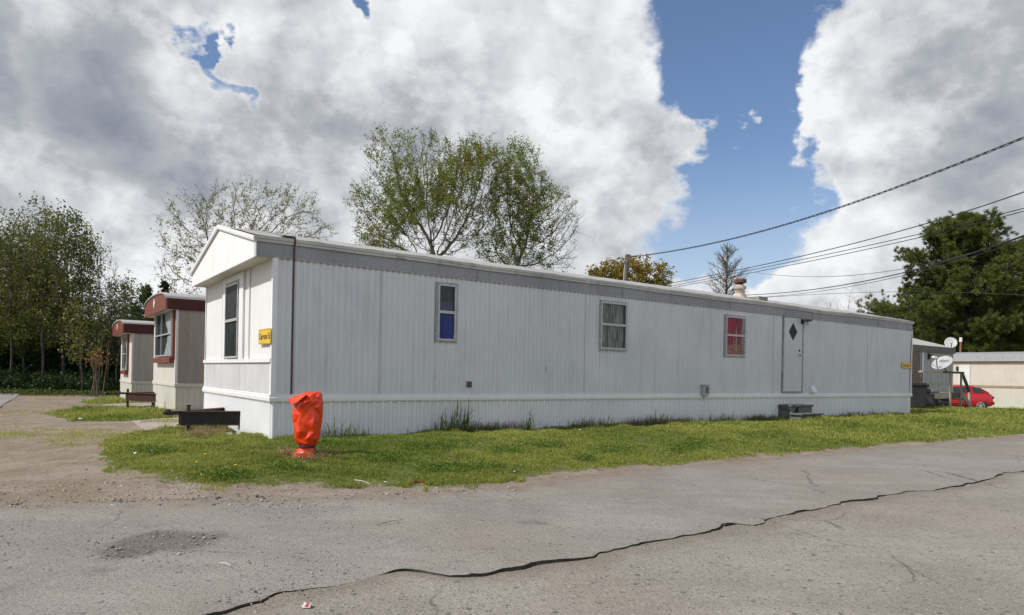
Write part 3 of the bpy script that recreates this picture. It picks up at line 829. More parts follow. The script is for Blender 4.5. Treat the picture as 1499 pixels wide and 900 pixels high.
home = thing('mobile_home', 'long white ribbed mobile home on the lawn beside the road', 'mobile home', W(0, 0, 0))
TF = lambda u, v, z: W(u, v, z)

def corr(name, mat, u0, u1, z0, z1, prof, pitch, along='u', at_=0.0, out=-1, nz=2, parent=home, dent=0.0, seed=1, frame=TF, smooth=True, sub=1, holes=()):
    """profiled sheet: prof is a list of (fraction of pitch, outward depth)"""
    n = int(round((u1 - u0)/pitch)); pitch = (u1 - u0)/n
    us, ds = [], []
    for i in range(n):
        for fr, d in prof: us.append(u0 + (i + fr)*pitch); ds.append(d)
    us.append(u1); ds.append(prof[0][1]); us = np.array(us); ds = np.array(ds)
    zs = np.linspace(z0, z1, nz)
    UU, ZZ = np.meshgrid(us, zs); DD = np.tile(ds, (nz, 1))
    if dent:
        q = np.column_stack([UU.ravel(), ZZ.ravel()])
        DD = DD + dent*(vnoise(q*np.array([0.8, 1.4]), seed) + 0.5*vnoise(q*np.array([2.6, 2.2]), seed + 1)).reshape(DD.shape)*np.sin(np.clip((ZZ - z0)/(z1 - z0), 0, 1)*PI)
    A = at_ + out*DD
    if along == 'u': pts = np.array(frame(UU.ravel(), A.ravel(), 0), dtype=object)
    else: pts = np.array(frame(A.ravel(), UU.ravel(), 0), dtype=object)
    V = np.column_stack([pts[0].astype(float), pts[1].astype(float), ZZ.ravel()])
    o0 = origin_of(parent); V = V - np.array(o0)
    I = np.arange(nz*len(us)).reshape(nz, len(us))
    f = np.stack([I[:-1, :-1], I[:-1, 1:], I[1:, 1:], I[1:, :-1]], -1).reshape(-1, 4)
    if (out < 0) != (along == 'u'): f = f[:, ::-1]
    o = link_mesh(name, np_mesh(name, V, [f]), mat, parent, smooth=smooth)
    return o
def fr_v(u, v, z): return W(u, v, z)
# sinusoid ribs, 7 cm apart
wave = [(k/8, 0.0135*(1 - math.cos(2*PI*k/8))) for k in range(8)]
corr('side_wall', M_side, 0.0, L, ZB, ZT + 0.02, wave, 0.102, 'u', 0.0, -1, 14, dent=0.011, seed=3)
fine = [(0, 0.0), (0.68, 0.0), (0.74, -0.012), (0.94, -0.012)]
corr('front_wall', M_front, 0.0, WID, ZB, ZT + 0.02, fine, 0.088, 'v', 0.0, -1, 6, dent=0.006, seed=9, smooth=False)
mb = MB(TF); mb.box((L - 0.01, 0.01, 0.0), (L - 0.002, WID, ZT)); mb.box((0.02, WID - 0.01, 0), (L - 0.02, WID, ZT)); mb.add([(L - .005, 0, ZT), (L - .005, WID, ZT), (L - .005, WID, ZF), (L - .005, WID/2, ZR), (L - .005, 0, ZF)], [(0, 1, 2, 3, 4)])
mb.build('rear_wall', M_side, home)
# overlapping panel edges with a row of screws
M_seam = nmat('seam_grey', (0.46, 0.465, 0.475), (0.56, 0.565, 0.575), 4, 0.6)  # panel joints, slightly darker than the wall
for u in (1.72, 6.21, 12.75, 17.6): mb = MB(TF); mb.box((u, -0.0295, ZB + 0.01), (u + 0.004, -0.018, ZT)); mb.build('seam', M_seam, home)
# corner posts
mb = MB(TF); mb.prism([(-0.022, ZB), (0.05, ZB), (0.05, ZT), (-0.022, ZT)], -0.032, -0.0285); mb.box((-0.022, -0.0285, ZB), (-0.018, 0.045, ZT)); mb.build('corner_trim', M_band, home)
mb = MB(TF); mb.box((L - 0.05, -0.032, ZB), (L + 0.004, -0.0285, ZT)); mb.build('corner_trim', M_band, home)
mb = MB(TF); mb.box((-0.0165, WID - 0.05, ZB), (-0.0125, WID + .004, ZT)); mb.build('corner_trim', M_band, home)
# skirting: flat pans with narrow standing ribs
skp = [(0, 0.0), (0.05, 0.034), (0.24, 0.034), (0.29, 0.0), (0.52, 0.0), (0.55, 0.012), (0.63, 0.012), (0.66, 0.0)]
corr('skirting', M_skirt, 0.0, L, -0.12, ZB0 + 0.01, skp, 0.148, 'u', 0.008, -1, 5, dent=0.018, seed=21, smooth=False)
o = corr('skirting', M_skirt, 0.0, WID, -0.12, ZB0 + 0.01, skp, 0.118, 'v', 0.008, -1, 5, dent=0.02, seed=22, smooth=False)
# trim band between the wall and the skirting, a rounded strip
mb = MB(TF)
prof = [(0.0, ZB0), (-0.030, ZB0), (-0.042, ZB0 + 0.02), (-0.044, ZB - 0.045), (-0.032, ZB - 0.03), (-0.034, ZB - 0.004), (-0.02, ZB + 0.006), (0.0, ZB + 0.006)]
mb2 = MB(lambda x, y, z: W(y, x, z)); mb2.prism(prof, -0.04, L + 0.03); mb2.build('trim_band', M_band, home)
mb2 = MB(lambda x, y, z: W(x, y, z)); mb2.prism([(x - 0.003, z) for x, z in prof], -0.03, WID + 0.02); mb2.build('trim_band', M_band, home)
# dirty lower front panel and the rail over it
mb = MB(TF); mb.box((-0.040, -0.01, 1.185), (0.0, WID + 0.01, 1.245)); mb.build('rail', M_band, home)
corr('lower_panel', M_dirty, 0.03, WID - 0.03, ZB + 0.012, 1.184, [(0, 0.0), (0.42, 0.0), (0.5, 0.006), (0.92, 0.006)], 0.062, 'v', -0.008, -1, 4, dent=0.006, seed=33, smooth=False)
# fascia strip
fwave = [(k/6, 0.004*(1 - math.cos(2*PI*k/6))) for k in range(6)]
corr('fascia', M_fascia, -OV, L + 0.01, ZT + 0.012, ZF, fwave, 0.105, 'u', -0.016, -1, 4, dent=0.006, seed=41)
mb = MB(TF)
mb.box((-OV, -0.030, ZT - 0.006), (L + 0.01, 0.0, ZT + 0.012))
for u in np.arange(3.6, L, 3.66): mb.box((u - 0.012, -0.0335, ZT + 0.013), (u + 0.012, -0.0275, ZF - 0.002))
mb.build('fascia_rail', nmat('fascia_rail_tan', (0.36, 0.33, 0.29), (0.25, 0.22, 0.19), 8, 0.7), home)
# roof: two slopes with slight sag and an edge that droops above the door
def sag(u): return 0.005*math.sin(u*1.1) + 0.004*math.sin(u*2.7 + 1) - 0.028*math.exp(-((u - 14.8)/1.3)**2) - 0.012*math.exp(-((u - 9)/4)**2)
NU = 90; us = np.linspace(-OV - 0.035, L + 0.05, NU)
mb = MB(TF)
ribz = lambda i: 0.006*(1 if i % 4 == 0 else 0)
E0 = -0.06
mb.grid(lambda i, j: (us[i], E0 + (WID/2 - E0)*j/6, ZF + 0.045 + sag(us[i])*(1 - j/6) + (ZR - ZF - 0.02)*j/6 + 0.012*math.sin(us[i]*1.9 + j)*math.sin(PI*j/6) + ribz(i)), NU, 7)
mb.grid(lambda i, j: (us[i], WID/2 + (WID/2 + 0.06)*j/4, ZR + 0.025 - (ZR - ZF - 0.02)*j/4), NU, 5)
roof = mb.build('roof', M_roof, home, smooth=True)
mb = MB(TF)
for (za, zb_, va, vb) in ((0.0, 0.046, -0.062, -0.030), (-0.045, 0.0, -0.048, -0.030)):
    for i in range(NU - 1):
        a, c = us[i], us[i + 1]
        pts = []
        for u in (a, c):
            s_ = sag(u)
            pts += [(u, va, ZF + za + s_), (u, vb, ZF + za + s_), (u, vb, ZF + zb_ + s_ - 0.001), (u, va, ZF + zb_ + s_ - 0.001)]
        mb.add(pts, [(0, 4, 7, 3), (0, 1, 5, 4), (3, 7, 6, 2)])
mb.build('roof_edge', M_drip, home)
# gable: ribbed panel, soffit, barge trim
def gable_top(v): return ZF + (ZR - ZF)*(1 - abs(v - WID/2)/(WID/2))
n = int(WID/0.031); vs = np.linspace(-0.028, WID + 0.02, n); V = []; 
for j in range(4):
    for i, v in enumerate(vs):
        zt = gable_top(min(max(v, 0), WID)) + 0.02
        V.append((-OV - (0.006 if (i // 1) % 2 else 0.0), v, ZT + (zt - ZT)*j/3))
mb = MB(TF); mb.add(V, [(j*n + i, j*n + i + 1, (j + 1)*n + i + 1, (j + 1)*n + i) for j in range(3) for i in range(n - 1)])
mb.build('gable_panel', M_front, home)
mb = MB(TF); mb.box((-OV + 0.004, -0.012, ZT - 0.004), (0.012, WID + 0.012, ZT + 0.003)); mb.build('soffit', M_soffit, home)
mb = MB(TF)
for v0, v1 in ((-0.05, WID/2), (WID/2, WID + 0.05)):
    z0, z1 = gable_top(max(v0, 0)) - (0.0 if v0 >= 0 else 0.01), gable_top(min(v1, WID))
    mb.beam(W(-OV - 0.02, v0, z0 + 0.012), W(-OV - 0.02, v1, z1 + 0.012), 0.05, 0.055)
    mb.beam(W(-OV - 0.03, v0, z0 - 0.018), W(-OV - 0.03, v1, z1 - 0.018), 0.02, 0.03)
mb.beam(W(-OV - 0.012, -0.02, ZT), W(-OV - 0.012, WID + 0.02, ZT), 0.02, 0.03)
mb.beam(W(-OV - 0.010, -0.030, ZT - .01), W(-OV - 0.010, -0.030, ZF), 0.03, 0.022, up=(0, 1, 0))
mb.build('barge_trim', M_band, home)
# brown tie-down strap over the roof
mb = MB(TF); us_ = on_v(427.5, 480, 0)[0]
path = [(us_, -0.024, ZB + 0.01), (us_, -0.026, 1.7), (us_, -0.024, ZT - 0.01), (us_, -0.040, ZT + 0.02), (us_, -0.042, ZF - 0.05), (us_, -0.075, ZF + 0.0), (us_, -0.07, ZF + 0.055)]
for a, b in zip(path[:-1], path[1:]): mb.beam(W(*a), W(*b), 0.026, 0.006, up=(D2[0], D2[1], 0))
ue_ = on_v(376, 334, 1.9)[0]; mb.beam(W(us_, -0.06, ZF + 0.062), W(ue_, 1.9, ZF + 0.075 + (ZR - ZF - 0.02)*1.96/2.42), 0.02, 0.006)
mb.box((us_ - 0.17, -0.04, ZF + 0.05), (us_ + 0.02, 0.08, ZF + 0.095))
mb.build('tie_down_strap', nmat('brown_strap', (0.10, 0.065, 0.05), (0.06, 0.045, 0.04), 9, 0.8), home)
mb = MB(); a = on_v(1333, 490, 0)
mb.tube([W(L - 0.03, -0.024, ZT), W(L - 0.13, -0.03, 1.75), W(L - 0.15, -0.022, 0.72)], 0.010, 5)
mb.build('cable', M_black, home)

# windows -------------------------------------------------------
def curtain_mat(name, kind):
    m, nt, b = new_mat(name); co = coords(nt)
    uvn = nt.new('ShaderNodeSeparateXYZ'); nt.link(co, uvn.inputs[0])
    fold_shade = nt.noise(nt.mapping(co, (26, 26, 1.0)), 1, 3, 0.5)  # stretched noise paints fold shading into the cloth colours
    if kind == 'blue':
        c = nt.mix(nt.ramp(fold_shade, 0.3, 0.7), (0.006, 0.014, 0.09), (0.022, 0.05, 0.34))
    elif kind == 'grey':
        c = nt.mix(nt.ramp(fold_shade, 0.3, 0.7), (0.055, 0.055, 0.065), (0.085, 0.085, 0.10))
    elif kind == 'lilac':
        c = nt.mix(nt.ramp(fold_shade, 0.3, 0.7), (0.10, 0.10, 0.17), (0.13, 0.13, 0.2))
    elif kind == 'beige':
        c = nt.mix(nt.ramp(nt.noise(nt.mapping(co, (30, 30, 2.5)), 1, 5, 0.7), 0.4, 0.62), (0.10, 0.095, 0.085), (0.40, 0.385, 0.345))
        c = nt.mix(nt.ramp(nt.noise(nt.mapping(co, (9, 9, 2.2)), 1, 2, 0.5), 0.66, 0.7), c, (0.17, 0.045, 0.05))
    elif kind == 'red':
        c = nt.mix(nt.ramp(fold_shade, 0.35, 0.65), (0.17, 0.004, 0.016), (0.58, 0.014, 0.06))
    elif kind == 'flowers':
        c = nt.mix(nt.ramp(nt.noise(co, 24, 5, 0.7), 0.42, 0.6), (0.34, 0.05, 0.05), (0.62, 0.27, 0.17))
    elif kind == 'white':
        c = nt.mix(nt.ramp(fold_shade, 0.3, 0.7), (0.32, 0.31, 0.30), (0.62, 0.61, 0.60))
    elif kind == 'dark':
        c = nt.mix(nt.ramp(fold_shade, 0.4, 0.7), (0.018, 0.018, 0.016), (0.05, 0.045, 0.04))  # near-black tone stands in for unlit depth behind glass
    nt.link(c, b.inputs['Base Color']); b.inputs['Roughness'].default_value = 0.9
    return m
CM = {k: curtain_mat('curtain_' + k, k) for k in ('blue', 'grey', 'lilac', 'beige', 'red', 'flowers', 'white', 'dark')}

def side_window(u0, u1, z0, z1, zm, cur, xf, parent, label=None, sealed=True, frame_mat=M_alu, seal=M_sealant):
    """sash window standing proud of a wall at local depth 0 (x along, y = -outward, z up)"""
    mb = MB(xf)
    fw = 0.035
    def ring(a0, a1, b0, b1, w, d0, d1):
        mb.box((a0, -d1, b0), (a1, -d0, b0 + w)); mb.box((a0, -d1, b1 - w), (a1, -d0, b1)); mb.box((a0, -d1, b0 + w), (a0 + w, -d0, b1 - w)); mb.box((a1 - w, -d1, b0 + w), (a1, -d0, b1 - w))
    ring(u0 + 0.03, u1 - 0.03, z0 + 0.03, z1 - 0.03, fw, 0.0, 0.040)
    mb.box((u0 + 0.05, -0.046, zm - 0.024), (u1 - 0.05, -0.016, zm + 0.024))
    win = mb.build('window', frame_mat, parent, label=label)
    mb = MB(xf)
    if sealed:
        r = np.random.default_rng(int(u0*100)); per = []
        # flange with a ragged bead of sealant
        for (a, b, hor) in ((u0, u1, z1), (u0, u1, z0)):
            k = a
            while k < b - 0.02:
                w = min(r.uniform(0.05, 0.11), b - k); t = r.uniform(0.026, 0.042)
                mb.box((k, -0.022 - r.uniform(0, .006), hor - (t if hor == z1 else 0) ), (k + w*0.93, 0.0, hor + (0 if hor == z1 else t))); k += w
        for ux in (u0, u1):
            k = z0 + 0.03
            while k < z1 - 0.05:
                w = min(r.uniform(0.05, 0.11), z1 - k); t = r.uniform(0.026, 0.042)
                mb.box((ux - (t if ux == u1 else 0), -0.022 - r.uniform(0, .006), k), (ux + (0 if ux == u1 else t), 0.0, k + w*0.93)); k += w
        mb.build('sealant', seal, win)
    # upper and lower halves of the curtain, with shallow folds
    for (a, b_, c, x0, x1) in cur:
        mb = MB(xf)
        nn = 25
        mb.grid(lambda i, j: (x0 + (x1 - x0)*i/(nn - 1), -0.019 - 0.006*math.sin(i*1.9 + 0.7*math.sin(i)), a + (b_ - a)*j/3), nn, 4)
        mb.build('curtain', CM[c], win, smooth=True)
    mb = MB(xf); mb.box((u0 + 0.06, -0.0125, z0 + 0.06), (u1 - 0.06, -0.0105, z1 - 0.06)); mb.build('backing', M_dark, win)
    mb = MB(xf)
    mb.quad((u0 + 0.064, -0.026, z0 + 0.064), (u1 - 0.064, -0.026, z0 + 0.064), (u1 - 0.064, -0.026, zm - 0.02), (u0 + 0.064, -0.026, zm - 0.02)); mb.quad((u0 + 0.064, -0.034, zm + 0.02), (u1 - 0.064, -0.034, zm + 0.02), (u1 - 0.064, -0.034, z1 - 0.064), (u0 + 0.064, -0.034, z1 - 0.064))
    mb.build('pane', M_glass, win)
    return win
xs_ = lambda x, y, z: W(x, y - 0.016, z)
def wpx(x0, y0, x1, y1, ym):
    a = on_v(x0, y0, -0.02); b = on_v(x1, y1, -0.02); c = on_v((x0 + x1)/2, ym, -0.02)
    return a[0], b[0], b[1], a[1], c[1]
u0, u1, z0, z1, zm = wpx(638.5, 412, 668, 502, 457)
side_window(u0, u1, z0, z1, zm, [(z0 + 0.06, zm, 'blue', u0 + 0.06, u1 - 0.09), (zm, zm + 0.18, 'lilac', u0 + .06, u1 - 0.10), (zm + 0.18, z1 - 0.06, 'grey', u0 + 0.06, u1 - 0.12)], xs_, home, 'narrow sash window with blue cloth behind its lower pane')
u0, u1, z0, z1, zm = wpx(877.5, 438.5, 917, 514.5, 475.5)
side_window(u0, u1, z0, z1, zm, [(z0 + 0.06, z1 - 0.06, 'beige', u0 + 0.06, u1 - 0.13)], xs_, home, 'sash window with patterned beige curtain')
u0, u1, z0, z1, zm = wpx(1061, 460, 1090.5, 523.5, 491)
side_window(u0, u1, z0, z1, zm, [(zm - 0.22, z1 - 0.06, 'red', u0 + 0.06, u1 - 0.19), (z0 + 0.06, zm - 0.22, 'flowers', u0 + 0.06, u1 - 0.17), (z0 + .06, z1 - .06, 'white', u1 - 0.15, u1 - 0.065)], xs_, home, 'sash window with red curtain and pink flowers')
# front window: tall, two sashes
fx = lambda x, y, z: W(y - 0.010, x, z)
v1_, zt_ = on_u(334, 414, 0); v0_, zb_ = on_u(350.5, 523, 0)
zm_ = on_u(342, 469, 0)[1]
side_window(v0_ - 0.03, v1_ + 0.03, 1.235, 2.62, zm_, [(1.30, 2.56, 'dark', v0_ + 0.03, v1_ - 0.03)], fx, home, 'tall sash window in the front wall', sealed=False)  # dim room and tree reflection put into a dark curtain's colour
for px_ in (365.5, 326.5):
    v = on_u(px_, 480, 0)[0]; mb = MB(TF); mb.box((-0.024, v - 0.012, 1.247), (-0.006, v + 0.012, ZT - 0.008)); mb.build('batten', M_band, home)
mb = MB(TF)
mb.box((-0.036, v0_ - 0.30, 1.247), (-0.006, v0_ - 0.045, ZT - .012)) ; mb.box((-0.036, v1_ + 0.045, 1.247), (-0.006, v1_ + 0.24, ZT - .012)); mb.box((-0.034, v0_ - 0.044, 2.63), (-0.006, v1_ + 0.044, ZT - .012))
mb.build('window_surround', M_band, home)

# door ----------------------------------------------------------
ua, zd1 = on_v(1147.5, 462, -0.03); ub, zd0 = on_v(1173, 574.5, -0.03)
zd0 = max(zd0, ZB + 0.02)
M_door = painted_metal('white_door', (0.57, 0.58, 0.595), (0.53, 0.54, 0.56), (0.42, 0.42, 0.42), 0.45, amt=0.35)
mb = MB(TF); mb.box((ua + 0.02, -0.045, zd0 + 0.03), (ub - 0.02, -0.008, zd1 - 0.02)); door = mb.build('door', M_door, home, bevel=0.004, label='plain white door with black diamond window')
mb = MB(TF)
mb.box((ua - 0.035, -0.050, zd0), (ua + 0.012, 0, zd1)); mb.box((ub - 0.012, -0.050, zd0), (ub + 0.03, 0, zd1)); mb.box((ua - 0.045, -0.075, zd1 - 0.012), (ub + 0.04, -0.012, zd1 + 0.02)); mb.box((ua - 0.03, -0.060, zd0 - 0.002), (ub + 0.03, -0.01, zd0 + 0.024))
mb.build('door_frame', nmat('grey_door_frame', (0.22, 0.22, 0.225), (0.36, 0.36, 0.37), 9, 0.6), door)
uc, zc = on_v(1161, 485.5, -0.045)
mb = MB(TF); a = 0.20; h_ = 0.24
mb.add([(uc - a, -0.048, zc), (uc, -0.048, zc - h_), (uc + a, -0.048, zc), (uc, -0.048, zc + h_), (uc - a, -0.044, zc), (uc, -0.044, zc - h_), (uc + a, -0.044, zc), (uc, -0.044, zc + h_)], [(0, 1, 2, 3), (0, 4, 5, 1), (1, 5, 6, 2), (2, 6, 7, 3), (3, 7, 4, 0)])
m_, nt_, b_ = new_mat('black_glass'); b_.inputs['Base Color'].default_value = (0.006, 0.007, 0.009, 1); b_.inputs['Roughness'].default_value = 0.35; b_.inputs['Specular IOR Level'].default_value = 0.15
mb.build('door_window', m_, door)
uh, zh = on_v(1170.5, 519.5, -0.05); 
mb = MB(); nrm = (-D2[0], -D2[1], 0)
mb.lathe(W(uh, -0.045, zh), [(0.035, 0), (0.035, 0.01), (0.016, 0.014), (0.016, 0.04), (0.034, 0.05), (0.034, 0.075), (0.01, 0.085)], 12, nrm)
mb.build('handle', M_alu, door, smooth=True)
mb = MB(); mb.lathe(W(uh - 0.01, -0.045, zh + 0.12), [(0.032, 0), (0.032, 0.012), (0.012, 0.02)], 12, nrm); mb.build('lock', M_black, door)
# porch light
ul, zl = on_v(1179, 474.5, -0.1)
mb = MB(TF); mb.box((ul - 0.13, -0.05, zl + 0.0), (ul + 0.02, -0.006, zl + 0.14)); mb.box((ul - 0.12, -0.22, zl + 0.075), (ul + 0.13, -0.05, zl + 0.13)); lamp = mb.build('porch_light', M_black, home, bevel=0.008)
mb = MB(); mb.lathe(W(ul + 0.06, -0.16, zl + 0.075), [(0.055, 0), (0.06, -0.03), (0.05, -0.08), (0.02, -0.10)], 12); mb.build('globe', nmat('frosted_glass', (0.66, 0.66, 0.64), rough=0.3), lamp, smooth=True)
# electric box, dryer hood, vent
u, z = on_v(1031.5, 572, -0.06)
mb = MB(TF); mb.box((u - 0.11, -0.11, z - 0.12), (u + 0.10, -0.008, z + 0.13)); mb.box((u - 0.12, -0.125, z + 0.131), (u + 0.11, -0.006, z + 0.146)); bx = mb.build('electric_box', nmat('grey_box_paint', (0.32, 0.33, 0.35), (0.40, 0.41, 0.43), 8, 0.5), home, bevel=0.006)
mb = MB(TF); mb.box((u - 0.02, -0.118, z - 0.05), (u + 0.08, -0.112, z + 0.10)); mb.build('cover', nmat('dark_grey_cover', (0.12, 0.12, 0.13), rough=0.5), bx)
mb = MB(TF); mb.tube([W(u, -0.05, z - 0.12), W(u, -0.05, z - 0.2)], 0.02, 8); mb.build('conduit', M_alu, bx)
u, z = on_v(1190.5, 570, -0.06)
mb = MB(TF); mb.add([(u - 0.1, -0.008, z - 0.1), (u + 0.11, -0.008, z - 0.1), (u + 0.11, -0.008, z + 0.1), (u - 0.1, -0.008, z + 0.1), (u - 0.1, -0.13, z - 0.08), (u + 0.11, -0.13, z - 0.08), (u + 0.11, -0.045, z + 0.09), (u - 0.1, -0.045, z + 0.09)],
    [(0, 1, 5, 4), (1, 2, 6, 5), (2, 3, 7, 6), (3, 0, 4, 7), (4, 5, 6, 7)]); mb.build('dryer_hood', M_band, home, bevel=0.006)
u, z = on_v(687, 562.5, -0.03)
mb = MB(TF); mb.box((u - 0.06, -0.03, z - 0.055), (u + 0.06, -0.01, z + 0.055)); vt = mb.build('vent', nmat('vent_grey', (0.20, 0.20, 0.21), rough=0.6), home)
mb = MB(TF)
for k in range(4): mb.box((u - 0.045, -0.036, z - 0.042 + k*0.024), (u + 0.045, -0.031, z - 0.030 + k*0.024))
mb.build('grille', M_dark, vt)
M_scr = nmat('bare_scratch', (0.12, 0.115, 0.11), rough=0.7)
for px_, py_, w_, h_ in ((799, 540, 0.014, 0.15), (636, 551, 0.006, 0.06), (911, 572, 0.008, 0.06), (626, 441 + 70, 0.03, 0.008), (545, 440, 0.008, 0.14), (880, 592, 0.0, 0.0)):
    if w_ == 0: continue
    u, z = on_v(px_, py_, -0.01)
    mb = MB(TF); mb.add([(u, -0.0295, z - h_/2), (u + w_*0.6, -0.0295, z - h_*0.3), (u + w_, -0.0305, z + h_*0.1), (u + w_*0.3, -0.0295, z + h_/2)], [(0, 1, 2, 3)])
    mb.build('scratch', M_scr, home)
# roof flue
vf = 1.35; uf_, zf_ = on_v(1083, 434, vf)
zf0 = ZF + 0.045 + (ZR - ZF)*vf/(WID/2)
sc_ = 0.023*1.0
pz = lambda y: on_v(1083, y, vf)[1]
c0 = W(uf_, vf, 0)
mb = MB(); mb.lathe(c0, [(0.22, zf0 - 0.04), (0.17, zf0 + 0.05), (0.125, zf0 + 0.10), (0.125, pz(424)), (0.165, pz(423)), (0.175, pz(420)), (0.12, pz(418.5)), (0.12, pz(417))], 18)
flue = mb.build('flue', nmat('white_flue', (0.50, 0.46, 0.42), (0.27, 0.19, 0.14), 6, 0.6), roof, smooth=True, auto=40)
mb = MB(); mb.lathe(c0, [(0.085, pz(418)), (0.085, pz(412.5))], 12); mb.build('flue_neck', M_black, roof)
mb = MB(); mb.lathe(c0, [(0.165, pz(414)), (0.18, pz(412.5)), (0.17, pz(409)), (0.07, pz(407.5))], 18); mb.build('flue_cap', M_rust, roof, smooth=True, auto=40)
mb = MB(TF); mb.box((uf_ + 0.10, vf - 0.55, zf0 - 0.2), (uf_ + 0.5, vf - 0.2, zf0 - 0.02)); mb.build('roof_vent_box', nmat('dark_roof_box', (0.16, 0.16, 0.155), (0.24, 0.24, 0.23), 9, 0.7), roof)

# street signs fixed to the home
M_yellow = nmat('yellow_sign_paint', (0.72, 0.46, 0.03), (0.66, 0.42, 0.03), 5, 0.4)
M_yellow_edge = nmat('sign_edge_brown', (0.16, 0.10, 0.02), rough=0.6)
def rounded(w, h, r, n=5):
    out = []
    for cx, cy, a0 in ((w/2 - r, h/2 - r, 0), (-w/2 + r, h/2 - r, PI/2), (-w/2 + r, -h/2 + r, PI), (w/2 - r, -h/2 + r, 1.5*PI)):
        out += [(cx + r*math.cos(a0 + k*PI/2/n), cy + r*math.sin(a0 + k*PI/2/n)) for k in range(n + 1)]
    return out
def sign(label, O, R, w, h, text, size):
    """O centre, R unit vector along the text; sign stands 2 cm off the wall"""
    R = Vector(R).normalized(); U = Vector((0, 0, 1)); N = R.cross(U)
    M = Matrix(((R.x, U.x, N.x, O[0]), (R.y, U.y, N.y, O[1]), (R.z, U.z, N.z, O[2]), (0, 0, 0, 1)))
    t = thing('street_sign', label, 'street sign', O)
    P = rounded(w, h, 0.02); n = len(P)
    mb = MB(lambda x, y, z: tuple(M @ Vector((x, y, z))))
    mb.add([(x, y, 0.0) for x, y in P] + [(x, y, 0.005) for x, y in P], [tuple(range(n))[::-1], tuple(range(n, 2*n))] + [(i, (i + 1) % n, (i + 1) % n + n, i + n) for i in range(n)])
    mb.build('plate', M_yellow, t)
    mb = MB(lambda x, y, z: tuple(M @ Vector((x, y, z))))
    q = rounded(w - 0.016, h - 0.016, 0.015); q2 = rounded(w - 0.026, h - 0.026, 0.012)
    mb.add([(x, y, 0.0065) for x, y in q] + [(x, y, 0.0065) for x, y in q2], [(i, (i + 1) % n, (i + 1) % n + n, i + n) for i in range(n)])
    mb.build('border', M_yellow_edge, t)
    text_mesh('lettering', text, size, M_black, t, M @ Matrix.Translation((0, 0, 0.0075)), 0.001)
    return t
va_, za_ = on_u(380, 486, -0.03); vb_, zb2_ = on_u(397.5, 499.5, -0.03)
zc_ = on_u(388.5, 492.5, -0.03)[1]
w_ = va_ - vb_
sign('yellow street sign with black lettering on the sunlit front wall corner', W(-0.038, (va_ + vb_)/2, zc_), (-D2[0], -D2[1], 0), w_, 0.235, 'Carrson St', 0.135)
ua_, za_ = on_v(1320, 534.5, -0.04); ub_, _ = on_v(1334.5, 534.5, -0.04)
sign('small yellow street sign on the shaded far end of the long wall', W((ua_ + ub_)/2, -0.040, za_), (D1[0], D1[1], 0), ub_ - ua_, 0.17, 'Carrson St', 0.125)

# concrete door steps
st = thing('concrete_steps', 'broken grey concrete steps under the white door', 'steps', G(1172, 606))
Ms = nmat('old_step_concrete', (0.15, 0.155, 0.145), (0.09, 0.095, 0.09), 5, 0.9, bump=0.4, c3=(0.08, 0.085, 0.075), s3=16, t3=(0.55, 0.7))
vS = -0.75
a, zt1 = on_v(1138, 590, -0.03); b, _ = on_v(1192, 590, -0.45); c, zt2 = on_v(1157, 602, -0.42); d, _ = on_v(1207, 602, -0.76)
zt1 = 0.42; zt2 = 0.21
mb = MB(TF); mb.box((a, -0.45, zt1 - 0.05), (b, -0.055, zt1)); mb.box((c - 0.03, -0.76, zt2 - 0.045), (d, -0.40, zt2)); mb.build('tread', Ms, st, bevel=0.012)
mb = MB(TF); mb.box((a + 0.38, -0.41, -0.1), (b - 0.04, -0.06, zt1 - 0.051)); mb.box((c + 0.02, -0.71, -0.1), (d - 0.05, -0.413, zt2 - 0.046)); mb.build('riser', nmat('step_riser', (0.15, 0.155, 0.15), (0.10, 0.105, 0.10), 7, 0.9, bump=0.5), st)
mb = MB(TF)
mb.add([(a + 0.01, -0.41, -0.1), (a + 0.33, -0.42, -0.1), (a + 0.28, -0.42, 0.12), (a + 0.12, -0.415, 0.16), (a + 0.20, -0.415, 0.30), (a + 0.30, -0.41, zt1 - 0.052), (a + 0.01, -0.41, zt1 - 0.052), (a + 0.07, -0.41, 0.25), (a + 0.02, -0.41, 0.12),
        (a + 0.01, -0.06, -0.1), (a + 0.33, -0.06, -0.1), (a + 0.28, -0.06, 0.12), (a + 0.12, -0.06, 0.16), (a + 0.20, -0.06, 0.30), (a + 0.30, -0.06, zt1 - 0.052), (a + 0.01, -0.06, zt1 - 0.052), (a + 0.07, -.06, 0.25), (a + 0.02, -0.06, 0.12)],
       [tuple(range(9))] + [(i, (i + 1) % 9, (i + 1) % 9 + 9, i + 9) for i in range(9)])
mb.build('broken_cheek', Ms, st)
mb = MB(TF); mb.box((c + 0.30, -1.10, -0.03), (d + 0.35, -0.80, 0.045)); tag(mb.build('paving_slab', M_conc, None, bevel=0.01), 'pale flat paving slab in the grass before the concrete steps', 'paving slab')
# ------------------------------------------------------------------ two older homes with arched red fronts
def wood_panel(name, c1, c2, c3):
    m, nt, b = new_mat(name); co = coords(nt)
    col = nt.mix(nt.ramp(nt.noise(nt.mapping(co, (7, 7, 0.5)), 1, 6, 0.65), 0.35, 0.65), c1, c2)
    col = nt.mix(nt.math('MULTIPLY', nt.ramp(nt.noise(nt.mapping(co, (40, 40, 2.0)), 1, 5, 0.7), 0.5, 0.72), 0.6), col, c3)
    nt.link(col, b.inputs['Base Color']); b.inputs['Roughness'].default_value = 0.75; b.inputs['Specular IOR Level'].default_value = 0.25
    return m
M_wood2 = wood_panel('faded_woodgrain_panel', (0.30, 0.255, 0.215), (0.365, 0.32, 0.275), (0.205, 0.165, 0.135))
M_wood3 = wood_panel('tan_panel_siding', (0.34, 0.315, 0.28), (0.40, 0.375, 0.335), (0.25, 0.225, 0.19))
